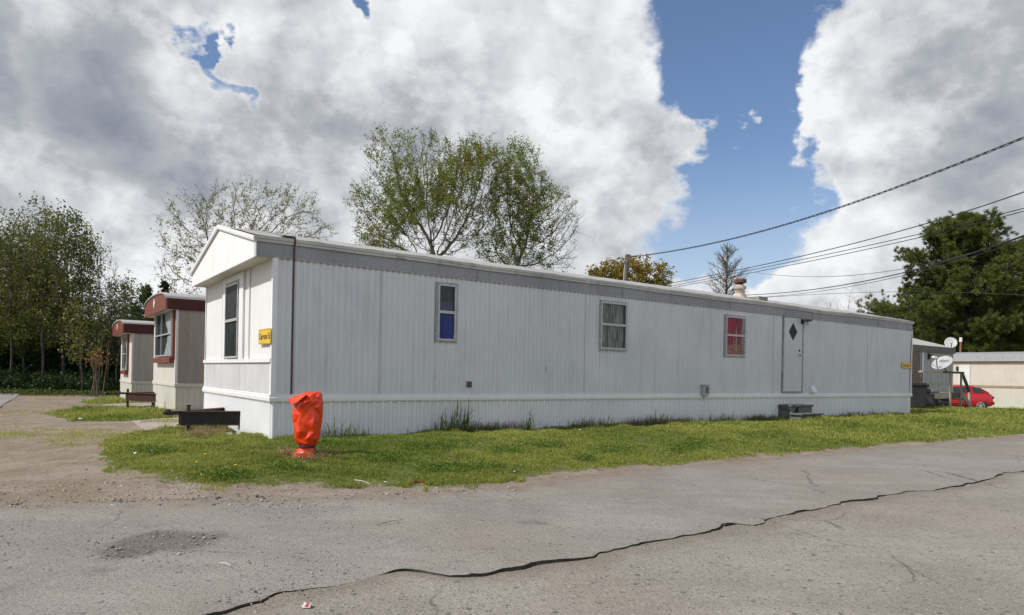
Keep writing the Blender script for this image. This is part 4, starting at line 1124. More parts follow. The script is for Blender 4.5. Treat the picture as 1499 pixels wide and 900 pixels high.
M_cream = painted_metal('cream_front_panel', (0.62, 0.585, 0.53), (0.56, 0.52, 0.47), (0.40, 0.35, 0.29), 0.55, amt=0.6)
M_cream_sk = painted_metal('cream_skirting', (0.58, 0.56, 0.48), (0.52, 0.50, 0.43), (0.36, 0.34, 0.28), 0.55, amt=0.4)
M_red = painted_metal('red_brown_paint', (0.185, 0.052, 0.032), (0.155, 0.043, 0.028), (0.10, 0.03, 0.02), 0.5, amt=0.4, spots=False)
M_redside = painted_metal('dark_red_fascia', (0.075, 0.014, 0.013), (0.06, 0.011, 0.011), (0.035, 0.008, 0.008), 0.5, amt=0.4, spots=False)
M_white = nmat('white_paint', (0.72, 0.71, 0.68), (0.64, 0.63, 0.60), 6, 0.5)

def arched_home(corner, zg, length, width, zb, zt, zf, zp, ov, mats, label, win, group=None, bay=True):
    cu, cv_ = [float(c) for c in uv_of(corner[0], corner[1])]
    Tl = lambda u, v, z: W(cu + u, cv_ + v, z)
    t = thing('mobile_home', label, 'mobile home', Tl(0, 0, zg), group)
    msk, mfront, mside = mats
    panel = [(0, 0.0), (0.04, -0.008), (0.08, 0.0)]
    corr('side_wall', mside, 0, length, zb, zt + .02, panel, 0.30, 'u', 0.0, -1, 2, t, frame=Tl, smooth=False)
    corr('skirting', msk, 0, length, zg - 0.15, zb - 0.1, [(0, 0), (0.06, 0.012), (0.16, 0.012), (0.22, 0)], 0.155, 'u', 0.006, -1, 2, t, frame=Tl, smooth=False)
    corr('skirting', msk, 0, width, zg - 0.15, zb - 0.1, [(0, 0), (0.1, 0.02), (0.35, 0.02), (0.45, 0)], 0.15, 'v', 0.006, -1, 2, t, frame=Tl, smooth=False)
    corr('front_wall', mfront, 0, width, zb, zt + .02, [(0, 0.0), (0.06, -0.01), (0.12, 0.0)], 0.2, 'v', 0.0, -1, 2, t, frame=Tl, smooth=False)
    mb = MB(Tl); mb.box((-0.03, -0.032, zb - 0.105), (length, 0.0, zb)); mb.build('trim_band', msk, t, bevel=0.012)
    mb = MB(Tl); mb.box((-0.032, 0.0, zb - 0.105), (0.0, width, zb)); mb.build('trim_band', msk, t, bevel=0.012)
    mb = MB(Tl); mb.box((length - 0.02, 0, zg - .1), (length, width, zf)); mb.box((0.02, width - 0.02, zg - .1), (length, width, zt)); mb.build('rear_wall', mside, t)
    # arched gable
    n = 22; arc = []
    for k in range(n + 1):
        a = PI*k/n; v = width/2 - (width/2 + 0.06)*math.cos(a)
        arc.append((v, zf - 0.03 + (zp - zf + 0.03)*math.sin(a)**0.75))
    prof = [(-0.06, zt)] + arc + [(width + 0.06, zt)]
    mb = MB(lambda v, u, z: Tl(u, v, z)); mb.prism(prof, -ov, -ov + 0.05); g = mb.build('gable', M_red, t)
    mb = MB(Tl)
    vc = width/2 + 0.1; zc = (zt + zp)/2 + 0.03; s = 0.13
    mb.add([(-ov - 0.012, vc - s, zc), (-ov - 0.012, vc, zc - s*1.15), (-ov - 0.012, vc + s, zc), (-ov - 0.012, vc, zc + s*1.15), (-ov, vc - s, zc), (-ov, vc, zc - s*1.15), (-ov, vc + s, zc), (-ov, vc, zc + s*1.15)],
           [(0, 1, 2, 3), (0, 4, 5, 1), (1, 5, 6, 2), (2, 6, 7, 3), (3, 7, 4, 0)])
    mb.build('ornament', M_white, g)
    mb = MB(Tl); mb.box((-ov + 0.05, -0.058, zt), (length, -0.004, zf)); mb.build('fascia', M_redside, t)
    mb = MB(Tl); mb.box((-ov + 0.05, -0.003, zt + 0.002), (0.0, width, zt + 0.02)); mb.build('soffit', M_cream, t)
    nn = 23
    mb = MB(Tl); mb.grid(lambda i, j: ((-ov - 0.03) if j == 0 else length, arc[i][0]*1.0 + (0), arc[i][1] + 0.03), nn, 2)
    mb.grid(lambda i, j: (-ov - 0.03, arc[i][0], arc[i][1] + (0.03 if j == 0 else -0.012)), nn, 2)
    mb.build('roof', M_roof, t, smooth=False)
    # front window in red trim
    v0, v1, z0, z1 = win
    mb = MB(Tl); mb.box((-0.14, v0 - 0.10, z0 - 0.20), (0.0, v1 + 0.12, z0 - 0.05)); mb.build('window_sill', M_red, t, bevel=0.01)
    mb = MB(Tl)
    mb.box((-0.07, v0 - 0.20, z0 - 0.06), (-0.002, v0 - 0.12, zt)); mb.build('window_trim', M_red, t); mb = MB(Tl); mb.box((-0.07, v1 + 0.10, z0 - 0.06), (-0.002, v1 + 0.18, zt)); mb.build('window_trim', M_red, t)
    mb = MB(Tl); mb.box((-0.05, v0 - 0.12, z0 - 0.05), (-0.004, v0 - 0.03, zt)); mb.build('window_surround', M_white, t); mb = MB(Tl); mb.box((-0.05, v1 + 0.03, z0 - 0.05), (-0.004, v1 + 0.10, zt)); mb.build('window_surround', M_white, t)
    mb = MB(Tl); fw = 0.035; vm = v0 + (v1 - v0)*0.62; zm = z0 + (z1 - z0)*0.48
    mb.box((-0.09, v0, z0), (-0.02, v0 + fw, z1)); mb.box((-0.09, v1 - fw, z0), (-0.02, v1, z1)); mb.box((-0.09, v0 + fw, z0), (-0.02, v1 - fw, z0 + fw)); mb.box((-0.09, v0 + fw, z1 - fw), (-0.02, v1 - fw, z1))
    mb.box((-0.086, vm - 0.02, z0 + fw), (-0.024, vm + 0.02, z1 - fw)); mb.box((-0.082, v0 + fw, zm - 0.018), (-0.03, vm - 0.021, zm + 0.018)); mb.box((-0.082, vm + 0.021, zm - 0.018), (-0.03, v1 - fw, zm + 0.018))
    w_ = mb.build('window', M_alu, t)
    mb = MB(Tl); mb.box((-0.018, v0 + 0.02, z0 + 0.02), (-0.012, v1 - 0.02, z1 - 0.02)); mb.build('backing', CM['dark'], w_)
    mb = MB(Tl); nn = 17; c0, c1 = v0 + 0.04, v0 + (v1 - v0)*0.50
    mb.grid(lambda i, j: (-0.035 - 0.008*math.sin(i*1.7), c0 + (c1 - c0)*(i/(nn - 1))*(1 - 0.45*math.sin(PI*j/7)*(1 if j < 5 else 0.6)), z0 + 0.05 + (z1 - z0 - 0.1)*j/7), nn, 8); mb.build('curtain', CM['white'], w_, smooth=True)
    mb = MB(Tl); mb.quad((-0.06, v0 + fw, z0 + fw), (-0.06, v0 + fw, z1 - fw), (-0.06, v1 - fw, z1 - fw), (-0.06, v1 - fw, z0 + fw)); mb.build('pane', M_glass, w_)
    mb = MB(Tl); mb.box((-0.012, -0.014, zb), (0.05, -0.003, zt)); mb.box((-0.014, -0.014, zb), (-0.004, 0.04, zt)); mb.build('corner_trim', M_white if bay else M_cream, t)
    return t, Tl
def home_px(px, ybot, Y):
    d = ray(px, ybot); return np.array([d[0]*Y, Y, HCAM + d[2]*Y])
zA = lambda px, py, Y: float(at(px, py, Y)[2])
C2 = home_px(256, 600, 18.97); z2 = float(ground_z(C2[0], C2[1]))
d_ = lambda px, C, u: on_u(px, 500, float(uv_of(C[0], C[1])[0]) + u)[0] - float(uv_of(C[0], C[1])[1])
arched_home(C2, z2, 17.0, 4.2, zA(256, 561, C2[1]), zA(256, 453, C2[1]), zA(256, 437, C2[1]), zA(230, 433, 20.6), 0.28, (M_cream_sk, M_cream, M_wood2),
            'older mobile home with arched red gable and wide curtained front window', (d_(252, C2, -0.05) , d_(229, C2, -0.05), zA(244, 521, 19.9), zA(244, 454, 19.9)))
C3 = home_px(192, 585, 28.0); z3 = float(ground_z(C3[0], C3[1]))
arched_home(C3, z3, 15.0, 4.2, zA(192, 558, C3[1]), zA(192, 487.5, C3[1]), zA(192, 474, C3[1]), zA(178, 471, 30), 0.35, (M_cream_sk, M_cream, M_wood3),
            'farther tan mobile home with arched red gable beside the woods', (d_(186.5, C3, -.05), d_(180.5, C3, -.05), zA(184, 541, 29), zA(184, 492, 29)), bay=False)

# ------------------------------------------------------------------ steel towing frames lying before the homes
def hitch(label, tip, near_end, far_end, jack, zt, h, props, dark):
    t = thing('hitch_frame', label, 'hitch', (tip[0], tip[1], float(ground_z(tip[0], tip[1]))))
    M = nmat('rusty_black_steel', (0.012, 0.012, 0.013), (0.02, 0.018, 0.018), 6, 0.5, c3=(0.07, 0.03, 0.02), s3=13, t3=(0.64, 0.74)) if dark else nmat('dark_red_steel', (0.05, 0.018, 0.014), (0.03, 0.014, 0.012), 6, 0.6)
    Me = nmat('rust_flange', (0.13, 0.055, 0.035), (0.06, 0.03, 0.025), 18, 0.8)
    for e in (near_end, far_end):
        a = Vector((tip[0], tip[1], zt - h/2)); b = Vector((e[0], e[1], zt - h/2)); d = (b - a).normalized(); a2 = a + d*0.09
        mb = MB(); mb.beam(a2, b, 0.016, h - 0.03); bm_ = mb.build('beam', M, t)
        mb = MB(); o_ = Vector((0, 0, h/2 - 0.008)); mb.beam(a2 + o_, b + o_, 0.10, 0.014); mb.beam(a2 - o_, b - o_, 0.10, 0.014); mb.build('flange', Me, bm_)
    # coupler
    tp = Vector((tip[0], tip[1], zt - 0.03)); dirn = ((Vector(near_end[:2]) + Vector(far_end[:2]))/2 - Vector(tip[:2])).normalized(); dv = Vector((dirn.x, dirn.y, 0))
    mb = MB(); mb.beam(tp - dv*0.16, tp + dv*0.22, 0.11, 0.06); mb.beam(tp - dv*0.2, tp - dv*0.10, 0.07, 0.045); mb.lathe(tp - dv*0.13 + Vector((0, 0, 0.01)), [(0.05, -0.03), (0.06, 0), (0.05, 0.045), (0.01, 0.055)], 10)
    mb.build('coupler', M, t, bevel=0.006)
    j = Vector(jack)
    mb = MB(); gz0 = float(ground_z(j.x, j.y)); mb.tube([(j.x, j.y, gz0 - 0.03), (j.x, j.y, zt + 0.09)], 0.032, 10); mb.tube([(j.x, j.y, zt + 0.088), (j.x, j.y, zt + 0.10)], 0.04, 10); mb.build('jack', nmat('jack_steel', (0.05, 0.022, 0.016), (0.025, 0.02, 0.02), 20, 0.7), t)
    for (p, w, hh, m_) in props:
        mb = MB(); gz0 = float(ground_z(p[0], p[1])); mb.add([(p[0] - w, p[1] - w*.6, gz0 - .03), (p[0] + w, p[1] - w*.6, gz0 - .03), (p[0] + w, p[1] + w*.6, gz0 - .03), (p[0] - w, p[1] + w*.6, gz0 - .03), (p[0] - w*.5, p[1] - w*.5, hh), (p[0] + w*1.1, p[1] - w*.5, hh), (p[0] + w*1.1, p[1] + w*.5, hh), (p[0] - w*.5, p[1] + w*.5, hh)], [(0, 3, 2, 1), (4, 5, 6, 7), (0, 1, 5, 4), (1, 2, 6, 5), (2, 3, 7, 6), (3, 0, 4, 7)], raw=True)
        mb.build('prop', m_, t)
    return t
def P3(px, py, z):
    d = ray(px, py); k = (z - HCAM)/d[2]; return np.array([d[0]*k, d[1]*k, z])
zt_ = 0.36
tip = P3(257, 601.5, zt_); ne = P3(352.5, 601.5, zt_); fe = P3(331, 596, zt_)
jk = P3(273, 601.5, zt_) + np.array([0.02, 0.03, 0])
hitch('black rusty steel towing frame on props before the white home', tip, ne, fe, jk, zt_, 0.245,
      [(P3(348, 640, 0.0), 0.028, zt_ - 0.246, M_white), (P3(330, 640, 0.0) + [0, .15, 0], 0.05, zt_ - 0.25, M_black), (P3(333.5, 642, 0.0), 0.05, zt_ - 0.27, M_white)], True)
k2 = 18.9
tip2 = at(181, 574, 19.5); z_ = tip2[2]; ne2 = at(228, 574, 19.0); fe2 = at(226, 573.5, 20.2)
hitch('small dark red towing frame before the wide curtained window home', tip2, ne2, fe2, at(187, 580, 19.45), z_, 0.24, [(at(224, 588, 19.05), 0.05, z_ - 0.25, M_black)], False)

# ------------------------------------------------------------------ hydrant under a red plastic bag
hb = G(448, 670); t = thing('fire_hydrant', 'fire hydrant tied up in a shiny orange red plastic bag', 'fire hydrant', hb)
s = float(hb[1])/F
def mat_bag():
    m, nt, b = new_mat('orange_red_plastic'); co = coords(nt)
    b.inputs['Base Color'].default_value = (0.68, 0.045, 0.004, 1); b.inputs['Roughness'].default_value = 0.33; b.inputs['Specular IOR Level'].default_value = 0.45
    b.inputs['Coat Weight'].default_value = 0.12; b.inputs['Coat Roughness'].default_value = 0.12
    n = nt.math('ADD', nt.noise(co, 16, 3, 0.5), nt.math('MULTIPLY', nt.noise(nt.mapping(co, (1, 1, 0.3)), 34, 3, 0.5), 0.35))
    nt.link(nt.bump(n, 0.35, 0.02), b.inputs['Normal']); return m
M_bag = mat_bag()
rb = np.random.default_rng(44)
# (row in the photo, left, right) silhouette
sil = [(664, 433, 462), (656, 437, 461), (652, 439, 460), (648, 433.5, 463), (641, 430.5, 467.5), (630, 429.5, 468.5), (618, 428, 470), (606, 427, 471), (596, 428, 471.5), (587, 430, 471.5), (579, 436, 470), (575, 440, 468.5), (573.5, 445, 466)]
NA = 19; rings = []
for i, (y, l, r) in enumerate(sil):
    c = (l + r)/2; w = (r - l)/2*s; z = hb[2] + (670 - y)*s
    ring = []
    for k in range(NA):
        a = 2*PI*(k + 0.5*(i % 2))/NA
        j = 1 + (rb.uniform(-0.24, 0.12) if 3 < i < 11 else rb.uniform(-0.05, 0.04))
        side = abs(math.cos(a)); j = j*(1 - side**4) + 1.0*side**4
        dep = 0.85 if i < 11 else 0.6
        ring.append((hb[0] + (c - 448)*s + math.cos(a)*w*j, hb[1] + math.sin(a)*w*dep*j, z + (rb.uniform(-0.014, 0.014) if 2 < i < 11 else 0) + (0.006*math.cos(a) if i > 10 else 0)))
    rings.append(ring)
V = [p for r in rings for p in r]; Fc = []
for i in range(len(rings) - 1):
    for k in range(NA):
        a, b = i*NA + k, i*NA + (k + 1) % NA; c, d = a + NA, b + NA
        Fc += [(a, b, d), (a, d, c)] if (i % 2 == 0) else [(a, b, c), (b, d, c)]
Fc.append(tuple((len(rings) - 1)*NA + k for k in range(NA)))
mb = MB(); mb.add(V, Fc, raw=True)
bag = mb.build('bag', M_bag, t)
me = bag.data
cr = me.attributes.new('crease_edge', 'FLOAT', 'EDGE'); rr_ = np.random.default_rng(5); cr.data.foreach_set('value', np.where(rr_.random(len(me.edges)) < 0.62, rr_.uniform(0.45, 0.95, len(me.edges)), 0.05).astype(np.float32))
md = bag.modifiers.new('sub', 'SUBSURF'); md.levels = 3; md.render_levels = 3
me.polygons.foreach_set('use_smooth', np.ones(len(me.polygons), bool))
# loose flap at the upper left, and the gathered hem below the tie
px3 = lambda x, y, dy: (hb[0] + (x - 448)*s, hb[1] + dy, hb[2] + (670 - y)*s)
mb = MB()
fl = [(423, 584.5, -0.10), (436, 577.5, -0.05), (446, 574.5, -0.08), (452, 577, -0.165), (440, 588, -0.19), (432, 592, -0.15)]
P = [px3(*q) for q in fl]; P2 = [(x + 0.01, y + 0.012, z - 0.006) for x, y, z in P]
mb.add(P + P2, [(0, 1, 5), (1, 4, 5), (1, 2, 3), (1, 3, 4), (6, 11, 7), (7, 11, 10), (7, 9, 8), (7, 10, 9)] + [(i, (i + 1) % 6, (i + 1) % 6 + 6, i + 6) for i in range(6)], raw=True)
mb.build('bag_flap', M_bag, t)
mb = MB(); n = 18
def hem(i, j):
    a = PI*0.45 + 1.35*PI*i/(n - 1); k = 0.5 + 0.5*math.sin(i*2.4)
    rx = (0.105, 0.10 + 0.02*k, 0.15 + 0.045*k, 0.165 + 0.06*k)[j]; z = (657, 661, 665, 671.5)[j] - (2 if j == 3 else 0)*k
    return px3(448 + (rx*math.cos(a))/s - 2, z, math.sin(a)*rx*0.9 - 0.0)
mb.add([hem(i, j) for j in range(4) for i in range(n)], [(j*n + i, j*n + i + 1, (j + 1)*n + i + 1, (j + 1)*n + i) for j in range(3) for i in range(n - 1)], raw=True)
hm = mb.build('bag_hem', M_bag, t, smooth=True); md = hm.modifiers.new('sub', 'SUBSURF'); md.levels = 2; md.render_levels = 2
md = hm.modifiers.new('thick', 'SOLIDIFY'); md.thickness = 0.004
mb = MB(); mb.lathe(px3(449, 653.2, 0), [(0.098, -0.012), (0.107, -0.006), (0.107, 0.008), (0.098, 0.014)], 18); mb.build('tie', M_dark, t)
mb = MB(); mb.lathe((hb[0] + 0.035, hb[1] + 0.01, hb[2]), [(0.13, -0.05), (0.13, 0.02), (0.125, 0.022), (0.082, 0.024), (0.08, 0.16), (0.09, 0.2)], 16)
for k in range(8):
    a = 2*PI*k/8; mb.lathe((hb[0] + 0.035 + 0.107*math.cos(a), hb[1] + 0.01 + 0.107*math.sin(a), hb[2] + 0.022), [(0.014, 0), (0.014, 0.02)], 6)
mb.build('hydrant_base', nmat('dull_hydrant_iron', (0.10, 0.095, 0.08), (0.055, 0.045, 0.035), 14, 0.7, bump=0.3), t, smooth=True, auto=40)
# ring of dry straw round the hydrant foot
ns = 420; a = RNG.uniform(0, 2*PI, ns); rd = 0.13 + np.abs(RNG.normal(0, 0.10, ns))
SPs = np.column_stack([hb[0] + rd*np.cos(a)*1.25, hb[1] + rd*np.sin(a)*0.9 - 0.03, np.full(ns, 0.0)]); SPs[:, 2] = surf_z(SPs)
M_straw = leaf_mat('dry_straw', (0.20, 0.14, 0.065), (0.42, 0.33, 0.18), None, 0.2)
tag(link_mesh('straw', blades('straw', SPs, RNG.uniform(0.06, 0.16, ns), RNG.uniform(0.005, 0.009, ns), RNG.random(ns), M_straw, 1.6, 6, 1.2), M_straw), 'dry cut straw lying round the foot of the bagged hydrant', kind='stuff')

# ------------------------------------------------------------------ homes, deck, dishes and car at the far right
M_grey_side = wood_panel('pale_grey_panel', (0.42, 0.43, 0.43), (0.36, 0.37, 0.37), (0.27, 0.27, 0.27))
M_dkfascia = nmat('dark_grey_fascia', (0.10, 0.095, 0.09), (0.14, 0.13, 0.12), 5, 0.7)
V4 = 3.94
u4 = on_v(1394.5, 540, V4)[0]
z4t = on_v(1394.5, 518, V4)[1]; z4f = on_v(1394.5, 509.5, V4)[1]
u4a = 24.0
t4 = thing('mobile_home', 'grey panelled mobile home behind the wooden deck', 'mobile home', W(u4a, V4, float(ground_z(*W(u4a, V4)[:2]))))
corr('side_wall', M_grey_side, u4a, u4, 0.3, z4t, [(0, 0.0), (0.03, -0.012), (0.06, 0.0)], 0.41, 'u', V4, -1, 2, t4, smooth=False)
mb = MB(TF); mb.box((u4 - 0.02, V4 + 0.02, -0.4), (u4, V4 + 4, z4t)); mb.build('end_wall', M_grey_side, t4); mb = MB(TF); mb.box((u4a, V4 + 0.02, -0.4), (u4a + 0.02, V4 + 4, z4t)); mb.build('end_wall', M_grey_side, t4)
mb = MB(TF); mb.box((u4a - .1, V4 - 0.10, z4t), (u4 + 0.06, V4 - 0.012, z4f)); mb.build('fascia', M_dkfascia, t4)
mb = MB(TF); mb.box((u4 - 0.03, V4 - .02, 0.3), (u4 + 0.02, V4 - 0.013, z4t)); mb.build('trim', M_white, t4); mb = MB(TF); mb.box((u4 - 3.35, V4 - .03, 0.3), (u4 - 3.2, V4 - 0.013, z4t)); mb.build('trim', M_white, t4)
mb = MB(TF); mb.add([(u4a - .1, V4 - 0.11, z4f), (u4 + 0.08, V4 - 0.11, z4f), (u4 + 0.08, V4 + 2.1, z4f + 0.62), (u4a - .1, V4 + 2.1, z4f + 0.62), (u4 + 0.08, V4 + 4.2, z4f), (u4a - .1, V4 + 4.2, z4f)], [(0, 1, 2, 3), (3, 2, 4, 5), (1, 4, 2)]); mb.build('roof', nmat('pale_roof', (0.42, 0.415, 0.40), (0.36, 0.355, 0.34), 2, 0.6), t4)
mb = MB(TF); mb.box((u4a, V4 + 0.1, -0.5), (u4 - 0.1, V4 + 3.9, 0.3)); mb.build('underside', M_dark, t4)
ul, zl = on_v(1362, 522, V4 - 0.1)
mb = MB(TF); mb.box((ul - 0.06, V4 - 0.09, zl - 0.12), (ul + 0.06, V4 - 0.012, zl + 0.16)); mb.box((ul - 0.05, V4 - 0.25, zl + 0.05), (ul + 0.05, V4 - 0.09, zl + 0.1)); wl = mb.build('wall_lamp', M_black, t4)
mb = MB(); mb.lathe(W(ul + 0.03, V4 - 0.22, zl + 0.05), [(0.05, 0), (0.09, -0.06), (0.07, -0.14), (0.02, -0.16)], 10); mb.build('globe', M_white, wl, smooth=True)
# small dark door on its left part
mb = MB(TF); ud = on_v(1341, 540, V4)[0]; mb.box((ud - 0.45, V4 - 0.06, 0.45), (ud + 0.28, V4 - 0.014, z4t - 0.05)); mb.build('door', nmat('brown_door', (0.12, 0.085, 0.075), rough=0.6), t4)

# wooden deck before it
VD = V4 - 1.75
M_deck = nmat('grey_deck_wood', (0.30, 0.275, 0.235), (0.21, 0.19, 0.165), 7, 0.85, stretch=(1, 1, 0.3), bump=0.3)
M_deck_lit = nmat('sunlit_deck_wood', (0.42, 0.38, 0.31), (0.34, 0.305, 0.25), 7, 0.85, bump=0.3)  # deck wood with sunlight put into its base colour
M_deck_shade = nmat('shaded_deck_wood', (0.075, 0.07, 0.06), (0.11, 0.10, 0.085), 7, 0.85)  # same wood with shade put into its base colour
uDl = on_v(1346, 560, VD)[0]; uD1 = on_v(1388.5, 560, VD)[0]; uDr = on_v(1405, 560, VD)[0]; uS = on_v(1416.5, 580, VD)[0]
zfl = on_v(1375, 575, VD)[1]; zrl = on_v(1375, 546, VD)[1]; zmd = on_v(1370, 562, VD)[1]
dk = thing('wooden_deck', 'weathered wooden deck with railings and steps before the grey home', 'deck', W((uDl + uDr)/2, VD, float(ground_z(*W(uDr, VD)[:2]))))
gzD = float(ground_z(*W(uD1, VD)[:2])) - 0.05
mb = MB(TF)
nb = 12
for k in range(nb): mb.box((uDl, VD + 0.02 + k*1.72/nb, zfl - 0.04), (uDr, VD + 0.02 + (k + 0.93)*1.72/nb, zfl))
mb.build('floor', M_deck_lit, dk)
mb = MB(TF); mb.box((uDl, VD - 0.04, zfl - 0.24), (uD1 - .06, VD + 0.015, zfl + 0.01)); mb.build('front_board', M_deck_lit, dk)
mb = MB(TF); mb.box((uD1 + .06, VD - 0.04, zfl - 0.24), (uDr, VD + 0.015, zfl + 0.01)); mb.build('front_board', M_deck_shade, dk)
for u, z1, m_ in ((uDl, zrl, M_deck_shade), (uD1, zrl - 0.02, M_deck_lit), (uDr - 0.06, zrl + 0.0, M_deck)):
    mb = MB(TF); mb.box((u - 0.055, VD - 0.10, gzD), (u + 0.055, VD - 0.045, z1)) ; mb.build('post', m_, dk)
for u in (uDl, uDr - 0.06):
    mb = MB(TF); mb.box((u - 0.05, V4 - 0.3, gzD - .1), (u + 0.05, V4 - 0.2, zfl - 0.05)); mb.build('post', M_deck, dk)
uq = on_v(1374, 546, VD)[0]
mb = MB(TF); mb.box((uDl - 0.1, VD - 0.15, zrl), (uq, VD + 0.0, zrl + 0.07)); mb.build('rail', M_deck_lit, dk)
mb = MB(TF); mb.box((uq + .005, VD - 0.15, zrl), (uDr + 0.05, VD + 0.0, zrl + 0.09)); mb.build('rail', M_deck_shade, dk)
mb = MB(TF); mb.box((uDl, VD - 0.13, zmd - 0.06), (uD1 + 0.02, VD - 0.101, zmd + 0.06)); mb.build('rail', M_deck_lit, dk)
mb = MB(TF)
zs = gzD + 0.05
mb.beam(W(uDr + 0.02, VD - 0.07, zrl + 0.05), W(uS, VD - 0.07, zrl - 0.78), 0.09, 0.10); mb.build('stair_rail', M_deck_shade, dk)
mb = MB(TF); mb.box((uS - 0.06, VD - 0.11, zs - 0.12), (uS + 0.04, VD - 0.03, zrl - 0.74)); mb.build('post', M_deck_lit, dk)
mb = MB(TF); mb.beam(W(uDr, VD - 0.07, zfl - 0.02), W(uS + 0.35, VD - 0.07, zs - 0.06), 0.04, 0.24); mb.build('stringer', M_deck, dk); mb = MB(TF); mb.beam(W(uDr, VD + 1.1, zfl - 0.02), W(uS + 0.35, VD + 1.1, zs - 0.06), 0.04, 0.24); mb.build('stringer', M_deck, dk)
for k in range(3):
    f = (k + 0.6)/3.4; zz = zfl + (zs - zfl)*f; uu_ = uDr + (uS + .35 - uDr)*f
    mb = MB(TF); mb.box((uu_ - 0.13, VD - 0.04, zz), (uu_ + 0.14, VD + 1.08, zz + 0.04)); mb.build('step', M_deck, dk)

# satellite dishes
def dish(label, c, facing, rad, mast_to, M_face=None, mark=True):
    f = Vector(facing).normalized(); t = thing('satellite_dish', label, 'satellite dish', mast_to)
    n = 24; prof = []
    for k in range(7):
        r = rad*k/6; prof.append((max(r, 0.004), -0.20*rad + 0.20*rad*(k/6)**2))
    mb = MB()
    ax = f; a = ax.cross(Vector((0, 0, 1))).normalized(); b = a.cross(ax).normalized()
    pts = []
    for r, h_ in prof:
        for k in range(n): pts.append(tuple(Vector(c) + ax*h_ + a*math.cos(2*PI*k/n)*r*1.0 + b*math.sin(2*PI*k/n)*r*1.12))
    mb.add(pts, [(i*n + k, i*n + (k + 1) % n, (i + 1)*n + (k + 1) % n, (i + 1)*n + k) for i in range(6) for k in range(n)], raw=True)
    o = mb.build('reflector', M_face, t, smooth=True); md = o.modifiers.new('s', 'SOLIDIFY'); md.thickness = 0.012; md.offset = 0
    mb = MB(); low = Vector(c) - b*rad*1.1; foc = Vector(c) + ax*rad*1.05 - b*rad*0.55
    mb.tube([low, low*0.45 + foc*0.55 - b*0.02, foc], 0.022, 8); mb.build('feed_arm', nmat('dish_grey_arm', (0.16, 0.16, 0.16), rough=0.5), t)
    mb = MB(); mb.lathe(foc, [(0.03, -0.06), (0.05, -0.05), (0.05, 0.03), (0.03, 0.05)], 10, -ax); mb.build('feed_horn', M_alu, t)
    mb = MB(); m0 = Vector(mast_to); back = Vector(c) - ax*0.30*rad - b*rad*0.25
    mb.tube([m0, Vector((back.x, back.y, back.z - 0.25)) if (back - m0).length > 0.3 else m0.lerp(back, 0.5), back, Vector(c) - ax*0.2*rad], 0.028, 8); mb.build('mast', M_dkfascia, t)
    if mark:
        M = Matrix(((a.x*-1, b.x, ax.x, c[0]), (a.y*-1, b.y, ax.y, c[1]), (a.z*-1, b.z, ax.z, c[2]), (0, 0, 0, 1)))
        # seen from the front the text runs left to right
        r_ax = b.cross(ax)
        M = Matrix(((r_ax.x, b.x, ax.x, 0), (r_ax.y, b.y, ax.y, 0), (r_ax.z, b.z, ax.z, 0), (0, 0, 0, 1)))
        p = Vector(c) + b*rad*0.42 - ax*0.10*rad
        text_mesh('lettering', 'dish', rad*0.62, nmat('dish_mark_grey', (0.13, 0.13, 0.14), rough=0.5), t, Matrix.Translation(p) @ M, 0.001)
    return t
M_dish = nmat('off_white_dish', (0.43, 0.43, 0.42), (0.38, 0.38, 0.37), 5, 0.5)
Yd = float(W(uD1, VD)[1])
cD = at(1379, 530.5, Yd - 0.1); mt = np.array(W(on_v(1383.5, 545, VD)[0], VD - 0.07, zrl + 0.09))
dish('large white satellite dish standing on the wooden deck rail', cD, (-0.62, -0.36, 0.80), 0.40, mt, M_dish)
Yr = float(W(u4, V4)[1])
cR = at(1392, 501.5, Yr); mr = np.array(at(1389, 509, Yr)); mr[2] = z4f
dish('round satellite dish on the roof edge of the grey home', cR, (-0.42, -0.80, 0.42), 0.27, mr, M_dish, mark=False)

# cream home beyond
Y5 = 40.5
A5 = at(1360, 580, Y5 + 3.2); 
c5 = at(1394, 595, Y5); cu5, cv5 = [float(q) for q in uv_of(c5[0], c5[1])]
T5 = lambda a, d, z: (c5[0] - D2[0]*a + D1[0]*d, c5[1] - D2[1]*a + D1[1]*d, z)     # a runs to the right and nearer, d runs back
g5 = float(ground_z(c5[0], c5[1]))
z5e = zA(1394, 531.5, Y5); z5r = zA(1394, 517.5, Y5)
M_cr5 = painted_metal('cream_long_wall', (0.60, 0.55, 0.49), (0.54, 0.49, 0.43), (0.40, 0.33, 0.27), 0.6, amt=0.6)
M_tan5 = nmat('tan_trim', (0.30, 0.22, 0.15), (0.36, 0.28, 0.20), 4, 0.7)
M_gr5 = nmat('grey_shingles', (0.29, 0.285, 0.28), (0.23, 0.225, 0.22), 8, 0.85, bump=0.3)
t5 = thing('mobile_home', 'long cream mobile home with grey roof behind the red car', 'mobile home', T5(0, 0, g5))
f5 = lambda a, d, z: T5(a, d, z)
mb = MB(f5); mb.box((-6, 0, g5 - .2), (26, 4.2, z5e)); mb.build('wall', M_cr5, t5)
mb = MB(f5); mb.box((-6.1, -0.06, z5e - 0.02), (26, -0.004, z5e + 0.10)); mb.build('trim', M_tan5, t5); mb = MB(f5); mb.box((-6.1, -0.03, zA(1430, 566.5, 39.7)), (26, -0.004, zA(1430, 563.5, 39.7))); mb.build('trim', M_tan5, t5)
zsk = zA(1430, 580, 39.7)
mb = MB(f5); mb.box((-6.1, -0.045, g5 - .2), (26, -0.031, zsk)); mb.build('skirting', M_cream_sk, t5)
